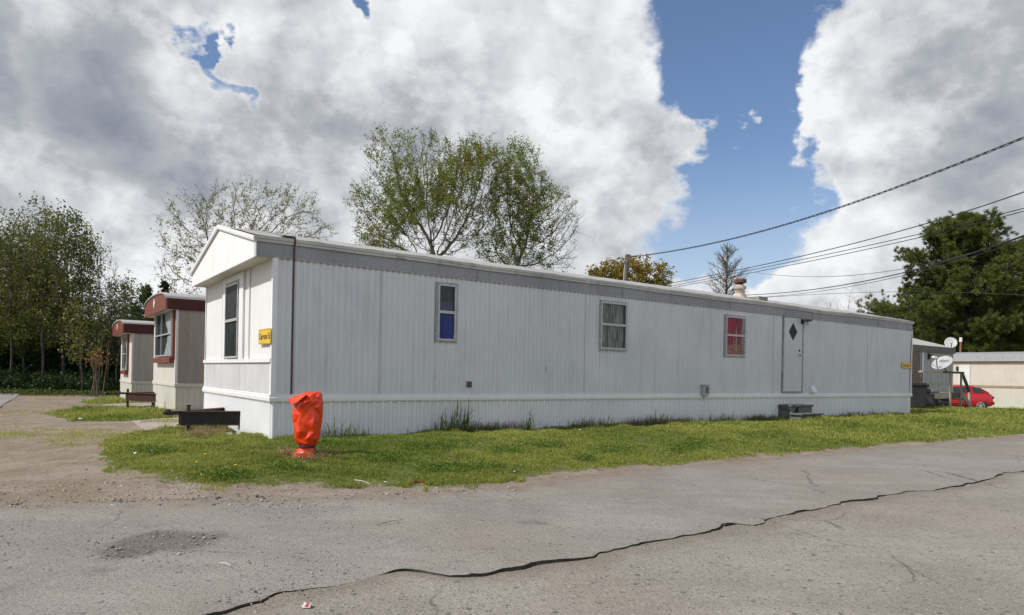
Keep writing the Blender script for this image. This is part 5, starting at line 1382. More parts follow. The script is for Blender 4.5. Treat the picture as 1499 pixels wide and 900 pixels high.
mb = MB(f5); mb.add([(-6.2, -0.14, z5e + 0.10), (26, -0.14, z5e + 0.10), (26, 0.75, z5r), (-6.2, 0.75, z5r), (26, 2.1, z5r + 0.15), (-6.2, 2.1, z5r + 0.15), (26, 4.3, z5e + 0.1), (-6.2, 4.3, z5e + 0.1)], [(0, 1, 2, 3), (3, 2, 4, 5), (5, 4, 6, 7), (0, 3, 5, 7), (1, 6, 4, 2), (0, 7, 6, 1)]); mb.build('roof', M_gr5, t5)
def a5(px):
    lo, hi = -8.0, 12.0
    for _ in range(50):
        m_ = (lo + hi)/2; x, y, _z = T5(m_, 0, 0)
        if CX + F*x/y < px: lo = m_
        else: hi = m_
    return lo
mb = MB(f5); mb.box((a5(1404), -0.05, g5 + 0.6), (a5(1420), -0.006, z5e - 0.12)); dd = mb.build('door', M_white, t5, label='plain white door')
mb = MB(f5); mb.box((a5(1401) - .03, -0.10, z5e - 0.45), (a5(1401) + .07, -0.006, z5e - 0.2)); mb.build('wall_lamp', M_black, t5)
# meter pole behind its roof
pm = at(1405, 500, 43.5); pb = at(1405, 575, 43.5)
t = thing('meter_pole', 'thin rusty pole with white cap beyond the cream home', 'pole', (pm[0], pm[1], float(ground_z(pm[0], pm[1]))))
mb = MB(); mb.tube([(pm[0], pm[1], float(ground_z(pm[0], pm[1])) - .1), (pm[0] + 0.06, pm[1], zA(1406, 500, 43.5))], 0.055, 8); mb.build('shaft', nmat('rusty_pole', (0.28, 0.12, 0.08), (0.20, 0.10, 0.07), 4, 0.7), t)
mb = MB(); mb.tube([(pm[0] + 0.06, pm[1], zA(1406, 500.5, 43.5)), (pm[0] + 0.07, pm[1], zA(1406, 494, 43.5))], 0.09, 8); mb.build('cap', M_white, t)

# black gas grill at the corner of the deck
gp = G(1346, 597.5); t = thing('gas_grill', 'black covered gas grill standing at the corner of the deck', 'grill', gp)
gx_, gy_, gz0 = gp
mb = MB(); 
for dx in (-0.42, 0.42):
    for dy in (-0.2, 0.2):
        mb2 = MB(); mb2.box((gx_ + dx - 0.025, gy_ + dy - 0.025, gz0 + (0.1 if dx < 0 else 0)), (gx_ + dx + 0.025, gy_ + dy + 0.025, gz0 + 0.62)); mb2.build('leg', M_black, t)
mb = MB(); mb.box((gx_ - 0.46, gy_ - 0.25, gz0 + 0.12), (gx_ + 0.46, gy_ + 0.25, gz0 + 0.60)); mb.build('cabinet', M_black, t, bevel=0.02)
mb = MB(); mb.box((gx_ - 0.12, gy_ - 0.262, gz0 + 0.18), (gx_ + 0.36, gy_ - 0.252, gz0 + 0.52)); mb.build('door', nmat('charcoal_panel', (0.05, 0.05, 0.055), rough=0.4), t)
mb = MB(lambda x, y, z: (gx_ + x, gy_ + y, gz0 + z))
pf = [(-0.27, 0.62), (0.27, 0.62), (0.27, 0.78), (0.20, 0.93), (0.02, 1.0), (-0.16, 0.95), (-0.26, 0.80)]
mb2 = MB(lambda y, x, z: (gx_ + x, gy_ + y, gz0 + z)); mb2.prism(pf, -0.42, 0.28); mb2.build('hood', M_black, t, bevel=0.02)
mb = MB(); mb.tube([(gx_ - 0.36, gy_ - 0.33, gz0 + 0.82), (gx_ + 0.22, gy_ - 0.33, gz0 + 0.82)], 0.018, 8); mb.build('handle', M_alu, t)
mb = MB(); mb.box((gx_ + 0.30, gy_ - 0.24, gz0 + 0.64), (gx_ + 0.66, gy_ + 0.24, gz0 + 0.70)); mb.build('side_shelf', nmat('charcoal_shelf', (0.06, 0.06, 0.065), rough=0.45), t, bevel=0.01)
for dx in (-0.44,):
    for dy in (-0.25, 0.25):
        mb = MB(); mb.lathe((gx_ + dx, gy_ + dy - 0.02, gz0 + 0.1), [(0.03, -0.01), (0.1, 0), (0.1, 0.04), (0.03, 0.05)], 14, (0, 1, 0)); mb.build('wheel', M_dark, t)
# grey boxed cart beside it, nearer the white home
bp = G(1339, 598.5); t = thing('trash_cart', 'dark wheeled trash cart half hidden behind the white home', 'trash cart', bp)
mb = MB(lambda x, y, z: (bp[0] + x, bp[1] + y, bp[2] + z))
mb.add([(-.26, -.26, .08), (.26, -.26, .08), (.26, .26, .08), (-.26, .26, .08), (-.31, -.33, .92), (.31, -.33, .92), (.31, .33, .92), (-.31, .33, .92)], [(0, 3, 2, 1), (4, 5, 6, 7), (0, 1, 5, 4), (1, 2, 6, 5), (2, 3, 7, 6), (3, 0, 4, 7)]); mb.build('bin', nmat('charcoal_plastic', (0.03, 0.03, 0.035), (0.045, 0.042, 0.045), 5, 0.5), t, bevel=0.03)
mb = MB(lambda x, y, z: (bp[0] + x, bp[1] + y, bp[2] + z)); mb.box((-.34, -.38, .93), (.34, .36, .99)); mb.box((-.28, -.30, .99), (.28, .28, 1.03)); mb.build('lid', nmat('dark_lid', (0.025, 0.025, 0.03), rough=0.4), t, bevel=0.02)
for dx in (-.27, .27):
    mb = MB(); mb.lathe((bp[0] + dx - .03, bp[1] + 0.22, bp[2] + 0.12), [(0.04, 0), (0.12, 0.0), (0.12, 0.06), (0.04, 0.06)], 14, (1, 0, 0)); mb.build('wheel', M_dark, t)

# ------------------------------------------------------------------ red hatchback
def red_car():
    M_car = nmat('red_car_paint', (0.44, 0.008, 0.012), (0.42, 0.008, 0.011), 2, 0.32, spec=0.4, coat=0.5)
    M_dg, nt, b = new_mat('dark_car_glass'); b.inputs['Base Color'].default_value = (0.012, 0.018, 0.018, 1); b.inputs['Roughness'].default_value = 0.06; b.inputs['Specular IOR Level'].default_value = 0.8
    M_tyre = nmat('tyre_rubber', (0.022, 0.02, 0.02), (0.035, 0.033, 0.032), 9, 0.85)
    M_rim = nmat('silver_rim', (0.55, 0.55, 0.56), (0.45, 0.45, 0.46), 8, 0.35, metal=0.6)
    wheel = at(1435, 599, 36.0); 
    ang = math.radians(180 - 13)                 # nose to the left, tail turned a little to the camera
    fx_, fy_ = math.cos(ang), math.sin(ang)      # forward
    lx_, ly_ = -fy_, fx_                         # left side of the car = towards the camera
    # rear wheel centre at x=0.62 from tail, y=+0.70
    ox = wheel[0] - fx_*0.66 - lx_*0.78; oy = wheel[1] - fy_*0.66 - ly_*0.78; oz = float(ground_z(ox, oy))
    t = thing('parked_car', 'small red hatchback parked behind the wooden deck steps', 'car', (ox, oy, oz))
    X = lambda x, y, z: (ox + fx_*x + lx_*y, oy + fy_*x + ly_*y, oz + z)
    # body sections: x, half width, sill z, belt z ; nose lower
    S = [(0.02, 0.62, 0.36, 0.62, 0.70), (0.05, 0.74, 0.30, 0.66, 0.80), (0.16, 0.79, 0.25, 0.70, 0.88), (0.40, 0.815, 0.21, 0.74, 0.93), (0.9, 0.825, 0.20, 0.74, 0.93), (1.6, 0.83, 0.20, 0.73, 0.91), (2.4, 0.83, 0.20, 0.72, 0.89), (2.75, 0.825, 0.20, 0.71, 0.88), (3.2, 0.80, 0.22, 0.66, 0.80), (3.6, 0.74, 0.26, 0.60, 0.70), (3.78, 0.62, 0.34, 0.54, 0.60)]
    mb = MB(X); NR = 10; pts = []
    for x, w, z0, z1, z2 in S:
        ring = [(-w*0.9, z0), (-w, z0 + 0.10), (-w*1.01, z1 - 0.12), (-w*0.985, z1), (-w*0.90, z2), (w*0.90, z2), (w*0.985, z1), (w*1.01, z1 - 0.12), (w, z0 + 0.10), (w*0.9, z0)]
        pts += [(x, y, z) for y, z in ring]
    m_ = len(S); f = [(i*NR + k, i*NR + (k + 1) % NR, (i + 1)*NR + (k + 1) % NR, (i + 1)*NR + k) for i in range(m_ - 1) for k in range(NR)]
    f += [tuple(range(NR))[::-1], tuple((m_ - 1)*NR + k for k in range(NR))]
    mb.add(pts, f); o = mb.build('body', M_car, t, smooth=True, bevel=0.02, auto=42)
    # cabin: bottom and top outlines
    C = [(0.10, 0.70, 0.88, 0.10, 0.66, 0.89), (0.22, 0.74, 0.92, 0.72, 0.56, 1.27), (0.85, 0.75, 0.92, 0.95, 0.58, 1.345), (1.55, 0.75, 0.91, 1.55, 0.60, 1.385), (2.0, 0.75, 0.89, 1.92, 0.58, 1.36), (2.85, 0.72, 0.87, 2.10, 0.55, 1.31)]
    mb = MB(X); pts = []
    for xb, wb, zb_, xt, wt_, zt2 in C:
        pts += [(xb, -wb, zb_), (xt, -wt_, zt2 - 0.05), (xt, -wt_*0.8, zt2), (xt, wt_*0.8, zt2), (xt, wt_, zt2 - 0.05), (xb, wb, zb_)]
    f = [(i*6 + k, i*6 + k + 1, (i + 1)*6 + k + 1, (i + 1)*6 + k) for i in range(5) for k in range(5)] + [(0, 1, 2, 3, 4, 5), tuple(30 + k for k in range(6))[::-1]]
    mb.add(pts, f); mb.build('roof', M_car, t, smooth=True, auto=38)
    def pane(name, q, off=0.012):
        a, b_, c_ = Vector(X(*q[0])), Vector(X(*q[1])), Vector(X(*q[2])); n = (b_ - a).cross(c_ - a).normalized()
        cc = Vector(X(1.5, 0, 0.9)); n = n if (a - cc).dot(n) > 0 else -n
        mb = MB(); P = [Vector(X(*p)) + n*off for p in q]; P2 = [Vector(X(*p)) + n*(off - 0.02) for p in q]; k = len(P)
        mb.add([tuple(p) for p in P] + [tuple(p) for p in P2], [tuple(range(k))] + [(i, (i + 1) % k, (i + 1) % k + k, i + k) for i in range(k)], raw=True); return mb.build(name, M_dg, t)
    L_ = lambda x, f_: None
    side = lambda xb, xt, f0: (xb, 0.75 - 0.0, 0.92)
    def sp(x, f):   # point on the left cabin side: f = 0 belt .. 1 roof
        yb, yt = 0.75, 0.59; zb_, zt2 = 0.92, 1.31
        return (x, yb + (yt - yb)*f, zb_ + (zt2 - zb_)*f)
    pane('window', [sp(0.42, 0.12), sp(0.98, 0.10), sp(1.02, 0.88), sp(0.78, 0.84)]); pane('window', [sp(1.10, 0.08), sp(2.52, 0.06), sp(2.02, 0.86), sp(1.12, 0.90)])
    pane('rear_window', [(0.16, -0.58, 0.955), (0.16, 0.58, 0.955), (0.60, 0.49, 1.225), (0.60, -0.49, 1.225)], 0.02)
    pane('windscreen', [(2.72, 0.62, 0.92), (2.72, -0.62, 0.92), (2.16, -0.48, 1.27), (2.16, 0.48, 1.27)], 0.02)
    for y in (0.60, -0.60):
        mb = MB(X); mb.box((-0.012, y - 0.15, 0.66), (0.06, y + 0.135, 0.80)); mb.build('tail_light', nmat('tail_lamp_red', (0.20, 0.008, 0.01), rough=0.2), t, bevel=0.02)
    mb = MB(X); mb.box((-0.06, -0.72, 0.33), (0.10, 0.72, 0.52)); mb.build('bumper', M_car, t, bevel=0.04)
    mb = MB(X); mb.box((-0.068, -0.26, 0.40), (-0.061, 0.26, 0.51)); mb.build('number_plate', M_white, t)
    for (x, y) in ((0.66, 0.70), (0.66, -0.70), (3.05, 0.70), (3.05, -0.70)):
        sd = 1 if y > 0 else -1
        ax = Vector((lx_*sd, ly_*sd, 0))
        mb = MB(); mb.lathe(Vector(X(x, y, 0.285)), [(0.17, -0.08), (0.285, -0.07), (0.288, 0.08), (0.26, 0.115), (0.19, 0.125)], 26, ax); wh = mb.build('wheel', M_tyre, t, smooth=True, auto=40)
        mb = MB(); mb.lathe(Vector(X(x, y, 0.285)), [(0.19, 0.10), (0.19, 0.128), (0.165, 0.128), (0.15, 0.105), (0.06, 0.112), (0.05, 0.13), (0.01, 0.132)], 26, ax)
        up = Vector((0, 0, 1)); rt = ax.cross(up)
        for k in range(5):
            a = 2*PI*k/5 + 0.3; d = rt*math.cos(a) + up*math.sin(a); c = Vector(X(x, y, 0.285)) + ax*0.125
            mb.beam(c + d*0.04, c + d*0.17, 0.05, 0.012, up=tuple(ax))
        mb.build('rim', M_rim, wh)
        mb = MB(); mb.lathe(Vector(X(x, y, 0.30)), [(0.33, -0.02), (0.335, 0.1175 + 0.004)], 26, ax); mb.build('wheel_arch', M_dark, t)
    mb = MB(X); mb.box((2.28, 0.80, 0.92), (2.42, 0.96, 1.03)); mb.build('mirror', M_car, t, bevel=0.02)
    mb = MB(X); mb.box((1.35, 0.838, 0.72), (1.55, 0.855, 0.75)); mb.build('handle', M_dark, t)
red_car()
# ------------------------------------------------------------------ utility pole and lines
YP = 45.0
pT = at(918.5, 372.5, YP); px_, py_ = float(pT[0]), float(pT[1])
gzp = float(ground_z(px_, py_))
t = thing('utility_pole', 'weathered wooden utility pole rising behind the long roof', 'utility pole', (px_, py_, gzp))
M_pole = nmat('old_pole_wood', (0.085, 0.075, 0.066), (0.14, 0.125, 0.11), 3, 0.9, stretch=(3, 3, 0.4), bump=0.4)
lean = float(at(914.5, 406, YP)[0]) - px_
zt_ = float(pT[2]); z2_ = zA(914.5, 406, YP); k_ = lean/(zt_ - z2_)
bx_ = px_ + k_*(zt_ - gzp)*0.6
mb = MB(); mb.tube([(bx_, py_, gzp - 0.3), (px_, py_, zt_)], [0.19, 0.135], 14); mb.build('shaft', M_pole, t, smooth=True, auto=40)
mb = MB(); mb.tube([(px_ - 0.02, py_ - 0.15, zt_ - 0.55), (px_ + 0.10, py_ - 0.16, zt_ - 0.2), (px_ + 0.13, py_ - 0.16, zt_ - 0.05)], 0.05, 8); mb.tube([(px_ - 0.1, py_ - .1, zt_ - 0.5), (px_ - 0.32, py_ - 0.1, zt_ - 0.62)], 0.02, 6); mb.build('hardware', M_dkfascia, t)
mb = MB(); mb.tube([(px_ - 0.17, py_ - 0.05, zt_ - 0.6), (bx_ - 0.2, py_ - 0.05, gzp)], 0.035, 6); mb.build('conduit', M_alu, t)
M_wire = nmat('black_cable', (0.02, 0.02, 0.022), rough=0.6)
M_wire2 = nmat('grey_cable', (0.05, 0.05, 0.055), rough=0.6)
# the next pole, on the other side of the road past the right edge of the view
P2 = np.array(W(17.0, -12.0)); g2 = float(ground_z(P2[0], P2[1])); H2 = 9.4
t = thing('utility_pole', 'wooden utility pole across the road that carries the near ends of the cables', 'utility pole', (P2[0], P2[1], g2))
mb = MB(); mb.tube([(P2[0], P2[1], g2 - 0.3), (P2[0], P2[1], g2 + H2)], [0.19, 0.14], 14); mb.build('shaft', M_pole, t, smooth=True, auto=40)
mb = MB(); mb.beam((P2[0] - 0.5, P2[1] - 0.75, g2 + 8.6), (P2[0] + 0.5, P2[1] + 0.75, g2 + 8.6), 0.1, 0.12); mb.build('crossarm', M_pole, t)
NCAB = [0]
def cable(label, pts, Ya, Yb, rad, twist=False, mat=None, twist_r=0.03, ext=1.25):
    """photo points along the span; depth runs from Ya at the first to Yb at the last point (linear in 1/depth)"""
    xs = np.array([p[0] for p in pts], float); ys = np.array([p[1] for p in pts], float)
    if len(pts) > 3: cf = np.polyfit(xs, ys, 3)
    else: cf = np.polyfit(xs, ys, len(pts) - 1)
    xx = np.linspace(xs[0], xs[-1], 70)
    P = []
    for x in xx:
        f_ = (x - xs[0])/(xs[-1] - xs[0]); Y = 1/((1 - f_)/Ya + f_/Yb) 
        P.append(at(x, np.polyval(cf, x), Y))
    NCAB[0] += 1
    T_ = np.array([P2[0], P2[1], g2 + 9.1 - 0.28*NCAB[0]]); P = [np.array(p) for p in P]; e_ = P[-1]; tan = (P[-1] - P[-4]); tan = tan/np.linalg.norm(tan)*np.linalg.norm(T_ - e_); d_e = (T_ - e_)
    for s in np.linspace(0.06, 1, 16):
        h00, h10, h01, h11 = 2*s**3 - 3*s**2 + 1, s**3 - 2*s**2 + s, -2*s**3 + 3*s**2, s**3 - s**2
        P.append(e_*h00 + tan*h10 + T_*h01 + d_e*h11)
    mb = MB()
    if twist:
        dense = []
        for a, b in zip(P[:-1], P[1:]):
            for k in range(8): dense.append(a + (b - a)*k/8)
        Ls = np.concatenate([[0], np.cumsum(np.linalg.norm(np.diff(np.array(dense), axis=0), axis=1))])
        for ph in (0, 2*PI/3, 4*PI/3):
            mb.tube([(p[0], p[1] + twist_r*math.cos(ph + l*4.2), p[2] + twist_r*math.sin(ph + l*4.2)) for p, l in zip(dense, Ls)], rad, 4)
    else: mb.tube(P, rad, 5)
    return tag(mb.build('power_line', mat or M_wire), label, 'power line', 'cables running from the pole to the right')
cable('thick twisted service cable from the pole top, highest of the lines', [(921, 376), (1058, 353.5), (1170, 322), (1266, 290), (1352, 260), (1413, 236), (1499, 201)], YP, 17, 0.014, True, None, 0.028)
cable('upper single cable passing just above the pine crown', [(917, 427), (984, 413), (1131, 384), (1196, 371), (1339, 331), (1499, 281)], YP, 18, 0.016)
cable('upper of the paired cables crossing the pine crown', [(917, 432), (993, 417), (1110, 393), (1218, 370), (1330, 347), (1456, 315), (1499, 305)], YP, 18.5, 0.013)
cable('lower of the paired cables crossing the pine crown', [(917, 433.5), (993, 420), (1110, 397), (1218, 375), (1330, 352), (1456, 320), (1499, 309)], YP, 18.5, 0.013)
cable('thin slack cable sagging towards the pine at mid height', [(1105, 399), (1160, 403.5), (1209, 405.5), (1283, 399), (1340, 390), (1499, 346)], 50, 20, 0.012, False, M_wire2)
cable('thick low cable rising over the far roof into the pine', [(1080, 432), (1131, 429.5), (1196, 424), (1283, 407), (1322, 398.5), (1400, 379), (1465, 357), (1499, 344)], 50, 19, 0.021)
cable('thin cable just under the thick low one', [(1080, 436), (1131, 434), (1240, 421), (1317, 402), (1400, 384), (1499, 350)], 50, 19.5, 0.012)
cable('lowest thin cable nearly level above the far roof end', [(1090, 437), (1153, 435), (1231, 428), (1265, 427), (1340, 428), (1499, 432)], 50, 40, 0.014, False, M_wire2)
# ------------------------------------------------------------------ trees
def colonize(att, trunk, step=0.35, di=2.2, dk=0.55, iters=160, seed=1, up=0.06, jit=0.12):
    """space colonisation: returns node positions and parents"""
    r = np.random.default_rng(seed)
    pos = [np.array(p, float) for p in trunk]; par = [-1] + list(range(len(trunk) - 1))
    att = np.array(att); alive = np.ones(len(att), bool)
    P = np.array(pos); D = np.linalg.norm(att[:, None] - P[None], axis=2); ni = D.argmin(1); nd = D.min(1)
    used = {}
    for it in range(iters):
        if not alive.any(): break
        k = np.where(alive & (nd < max(di, nd[alive].min() + step)))[0]
        idx = ni[k]; dirs = att[k] - np.array(pos)[idx]; dirs /= np.maximum(np.linalg.norm(dirs, axis=1), 1e-6)[:, None]
        acc = np.zeros((len(pos), 3)); np.add.at(acc, idx, dirs)
        new = []
        for i in np.unique(idx):
            d = acc[i]; n = np.linalg.norm(d)
            if n < 1e-3: d = r.normal(0, 1, 3); n = np.linalg.norm(d)
            d = d/n + r.normal(0, jit, 3) + np.array([0, 0, up]); d /= np.linalg.norm(d)
            key = (i, tuple(np.round(d*3)))
            if used.get(key, 0) > 1: continue
            used[key] = used.get(key, 0) + 1
            pos.append(pos[i] + d*step); par.append(int(i)); new.append(len(pos) - 1)
        if not new: break
        N = np.array([pos[j] for j in new]); D = np.linalg.norm(att[:, None] - N[None], axis=2)
        m = D.min(1); a = D.argmin(1); b = m < nd; nd[b] = m[b]; ni[b] = np.array(new)[a[b]]
        alive &= nd > dk
    return np.array(pos), np.array(par)

def radii(par, r_tip, p=2.3, n=None):
    n = len(par); acc = np.zeros(n); kids = np.zeros(n, int)
    for i in range(n - 1, 0, -1): kids[par[i]] += 1
    for i in range(n - 1, -1, -1):
        if acc[i] == 0: acc[i] = r_tip**p
        if par[i] >= 0: acc[par[i]] += acc[i]
    return acc**(1/p), kids

def skeleton_mesh(pos, par, rad, rmax=None):
    """tubes along the limbs: list of V, F"""
    n = len(pos); ch = [[] for _ in range(n)]
    for i in range(1, n):
        if par[i] >= 0: ch[par[i]].append(i)
    V, F4, k = [], [], 0
    stack = [(0, None)]
    while stack:
        s0, pr = stack.pop()
        chain = ([pr] if pr is not None else []) + [s0]; cur = s0
        while ch[cur]:
            c = sorted(ch[cur], key=lambda j: -rad[j]); 
            for o in c[1:]: stack.append((o, cur))
            cur = c[0]; chain.append(cur)
        if len(chain) < 2: continue
        P = pos[chain]; R = rad[chain].copy()
        if pr is not None: R[0] = min(R[0], R[1]*1.15)
        if rmax: R = np.minimum(R, rmax)
        m = 8 if R.max() > 0.10 else (5 if R.max() > 0.03 else 3)
        T = np.gradient(P, axis=0); T /= np.maximum(np.linalg.norm(T, axis=1), 1e-6)[:, None]
        ref = np.array([0.31, 0.17, 0.1]) if abs(T[0, 2]) > 0.7 else np.array([0, 0, 1.0])
        A = np.cross(T, ref); A /= np.maximum(np.linalg.norm(A, axis=1), 1e-6)[:, None]; B = np.cross(T, A)
        ang = 2*PI*np.arange(m)/m
        ring = P[:, None] + (A[:, None]*np.cos(ang)[None, :, None] + B[:, None]*np.sin(ang)[None, :, None])*R[:, None, None]
        L_ = len(chain); V.append(ring.reshape(-1, 3)); I = k + np.arange(L_*m).reshape(L_, m); J = np.roll(I, -1, axis=1)
        F4.append(np.stack([I[:-1], J[:-1], J[1:], I[1:]], -1).reshape(-1, 4)); k += L_*m
    return np.concatenate(V), np.concatenate(F4)

def twig_geo(S, Dv, ln, r0, seed, droop=0.0, seg=3):
    """thin three sided twigs; returns V, F and points along them with directions"""
    r = np.random.default_rng(seed); n = len(S); P = [S]; d = Dv.copy()
    for s in range(seg):
        d = d + r.normal(0, 0.16, (n, 3)); d[:, 2] += 0.14 - droop; d /= np.linalg.norm(d, axis=1)[:, None]
        P.append(P[-1] + d*(ln/seg)[:, None])
    P = np.stack(P, 1); A = np.cross(Dv, r.normal(0, 1, (n, 3))); A /= np.maximum(np.linalg.norm(A, axis=1), 1e-6)[:, None]; B = np.cross(Dv, A); B /= np.maximum(np.linalg.norm(B, axis=1), 1e-6)[:, None]
    ang = 2*PI*np.arange(3)/3; R = r0*np.linspace(1, 0.45, seg + 1)
    ring = P[:, :, None] + (A[:, None, None]*np.cos(ang)[None, None, :, None] + B[:, None, None]*np.sin(ang)[None, None, :, None])*R[None, :, None, None]
    I = np.arange(n*(seg + 1)*3).reshape(n, seg + 1, 3); J = np.roll(I, -1, axis=2)
    F = np.stack([I[:, :-1], J[:, :-1], J[:, 1:], I[:, 1:]], -1).reshape(-1, 4)
    return ring.reshape(-1, 3), F, P

def bark(name, a, b): return nmat(name, a, b, 5, 0.9, stretch=(3, 3, 0.7), bump=0.5, bscale=25)
M_bark = bark('grey_brown_bark', (0.085, 0.070, 0.056), (0.15, 0.128, 0.105))
M_barkd = bark('dark_bark', (0.05, 0.042, 0.034), (0.10, 0.085, 0.068))
M_barkp = bark('pale_twig_bark', (0.165, 0.140, 0.095), (0.105, 0.090, 0.062))
L_spring = leaf_mat('spring_leaf', (0.085, 0.150, 0.014), (0.25, 0.29, 0.035), (0.25, 0.23, 0.05), 0.45, 0.5)
L_wood = leaf_mat('woodland_leaf', (0.085, 0.110, 0.022), (0.23, 0.235, 0.06), (0.17, 0.15, 0.06), 0.42, 0.5)
L_dark = leaf_mat('dark_leaf', (0.048, 0.080, 0.016), (0.14, 0.165, 0.036), None, 0.35)
L_ochre = leaf_mat('ochre_catkin', (0.19, 0.135, 0.014), (0.33, 0.25, 0.04), (0.15, 0.14, 0.03), 0.4, 0.5)
L_pine = leaf_mat('pine_needles', (0.050, 0.086, 0.018), (0.205, 0.215, 0.052), None, 0.3)
L_bud = leaf_mat('bud_leaf', (0.15, 0.17, 0.035), (0.26, 0.25, 0.08), None, 0.4)
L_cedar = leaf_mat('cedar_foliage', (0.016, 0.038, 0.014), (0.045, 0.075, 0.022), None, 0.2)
L_fan = leaf_mat('dead_frond', (0.22, 0.085, 0.03), (0.42, 0.20, 0.07), None, 0.3)

def merge(parts):
    V, F, k = [], [], 0
    for v, f in parts: V.append(v); F.append(f + k); k += len(v)
    return np.concatenate(V), F

def ell(c, r, n, rng, hollow=0.35, zmin=None):
    out = np.zeros((0, 3))
    while len(out) < n:
        q = rng.uniform(-1, 1, (n*3, 3)); l = np.linalg.norm(q, axis=1); q = q[(l < 1) & (rng.random(len(q)) < (hollow + (1 - hollow)*l**2))]
        p = np.array(c) + q*np.array(r)
        if zmin is not None: p = p[p[:, 2] > zmin]
        out = np.concatenate([out, p])
    return out[:n]

def broadleaf(name, label, base, lobes, trunk_h, mats, seed, step=0.4, tip=0.011, twigs=2.2, twig_len=(0.35, 0.8), leaves=4.0, leaf=(0.09, 0.16), cluster=0.10, group=None, droop=0.0, twig_r=0.006, natt=900, dk=0.6, di=3.0, lean=(0, 0), rmax=None, leaf_bias=None, trunk_pts=None, p=2.3, leaf_on=1.0, wander=0.12):
    """lobes: (centre offset, radii, weight) relative to the base"""
    rng = np.random.default_rng(seed)
    tot = sum(l[2] for l in lobes)
    att = np.concatenate([ell(np.array(l[0]), l[1], int(natt*l[2]/tot), rng) for l in lobes])
    att = att[att[:, 2] > trunk_h*0.75]
    tr = trunk_pts or [(lean[0]*z/trunk_h + 0.06*math.sin(z*1.3 + seed), lean[1]*z/trunk_h, z) for z in np.arange(-0.15, trunk_h, step)]
    pos, par = colonize(att, tr, step, di, dk, 150, seed, jit=wander)
    rad, kids = radii(par, tip, p)
    V, F = skeleton_mesh(pos, par, rad, rmax)
    # twigs on the thin wood
    thin = np.where((rad < tip*3.2) & (np.arange(len(pos)) > len(tr)))[0]
    S = np.repeat(thin, rng.poisson(twigs, len(thin)))
    dirs = pos[S] - pos[np.maximum(par[S], 0)]; dirs /= np.maximum(np.linalg.norm(dirs, axis=1), 1e-6)[:, None]
    dirs = dirs + rng.normal(0, 0.55, dirs.shape); dirs /= np.linalg.norm(dirs, axis=1)[:, None]
    tv, tf, TP = twig_geo(pos[S], dirs, rng.uniform(*twig_len, len(S)), twig_r, seed + 1, droop)
    Vw, Fw = merge([(V, F), (tv, tf)])
    root = thing(name, label, 'tree', base, group)
    link_mesh('trunk', np_mesh('trunk', Vw, Fw), mats[0], root, smooth=True)
    if leaves > 0:
        n = len(S); m = rng.poisson(leaves, n)
        if leaf_bias is not None: m = np.where(rng.random(n) < np.clip(leaf_bias(TP[:, -1]), 0, 1), m, 0)
        ii = np.repeat(np.arange(n), m); k = rng.uniform(0.5, 3, len(ii)); lo = np.floor(k).astype(int); lo = np.minimum(lo, 2); f = (k - lo)[:, None]
        LP = TP[ii, lo]*(1 - f) + TP[ii, lo + 1]*f + rng.normal(0, cluster, (len(ii), 3))
        sz = rng.uniform(*leaf, len(ii)); per = np.repeat(np.clip(rng.normal(0.5, 0.25, n), 0, 1), m)
        link_mesh('crown', leaf_quads('crown', LP, sz, np.clip(per + rng.normal(0, 0.15, len(ii)), 0, 1), seed + 2, 0.2, 0.6), mats[1], root)
    return root

def basep(px, Y, dz=0.0):
    p = at(px, 500, Y); z = float(ground_z(p[0], p[1])); return np.array([p[0], p[1], z + dz])
def rel(base, px, py, Y, dy=0.0):
    p = at(px, py, Y); return (p[0] - base[0], p[1] - base[1] + dy, p[2] - base[2])
def rpx(n, Y): return n*Y/F

# the two spring trees behind the long roof
Y = 33.0; b = basep(638, Y)
lobes = [(rel(b, 640, 290, Y), (rpx(92, Y), 2.9, rpx(88, Y)), 5), (rel(b, 565, 320, Y), (rpx(52, Y), 1.9, rpx(72, Y)), 2.4), (rel(b, 690, 262, Y), (rpx(52, Y), 2.0, rpx(60, Y)), 2.2), (rel(b, 580, 240, Y), (rpx(44, Y), 1.5, rpx(42, Y)), 1.0)]
broadleaf('maple_tree', 'broad spring green tree with fine branches, left of two above the roof', b, lobes, 4.6, (M_bark, L_spring), 21, step=0.28, tip=0.0085, p=2.12, twigs=2.6, leaves=16, leaf=(0.06, 0.125), natt=5200, dk=0.40, di=2.4, cluster=0.075,
          leaf_bias=lambda P: np.clip(0.48 + 1.25*vnoise(np.column_stack([P[:, 0]*0.9 + P[:, 1]*0.4, P[:, 2]*0.9]), 5) + 0.45*(P[:, 2] < 7.5), 0.08, 1))
Y = 34.5; b = basep(752, Y)
lobes = [(rel(b, 757, 285, Y), (rpx(42, Y), 1.7, rpx(78, Y)), 2.6), (rel(b, 800, 320, Y), (rpx(55, Y), 1.8, rpx(48, Y)), 2.2), (rel(b, 745, 365, Y), (rpx(46, Y), 1.6, rpx(36, Y)), 1.5), (rel(b, 812, 372, Y), (rpx(36, Y), 1.4, rpx(28, Y)), 1.0)]
xb = float(b[0])
broadleaf('maple_tree', 'narrow spring tree with bare right hand limbs, right of two above the roof', b, lobes, 4.4, (M_bark, L_spring), 35, step=0.28, tip=0.0085, p=2.12, twigs=2.8, leaves=15, leaf=(0.06, 0.125), natt=3400, dk=0.40, di=2.4, cluster=0.075,
          leaf_bias=lambda P: np.clip(1.05 - (P[:, 0] - 1.0)*0.60 + 0.7*vnoise(np.column_stack([P[:, 0]*0.9 + P[:, 1]*0.4, P[:, 2]*0.9]), 6), 0.04, 1))
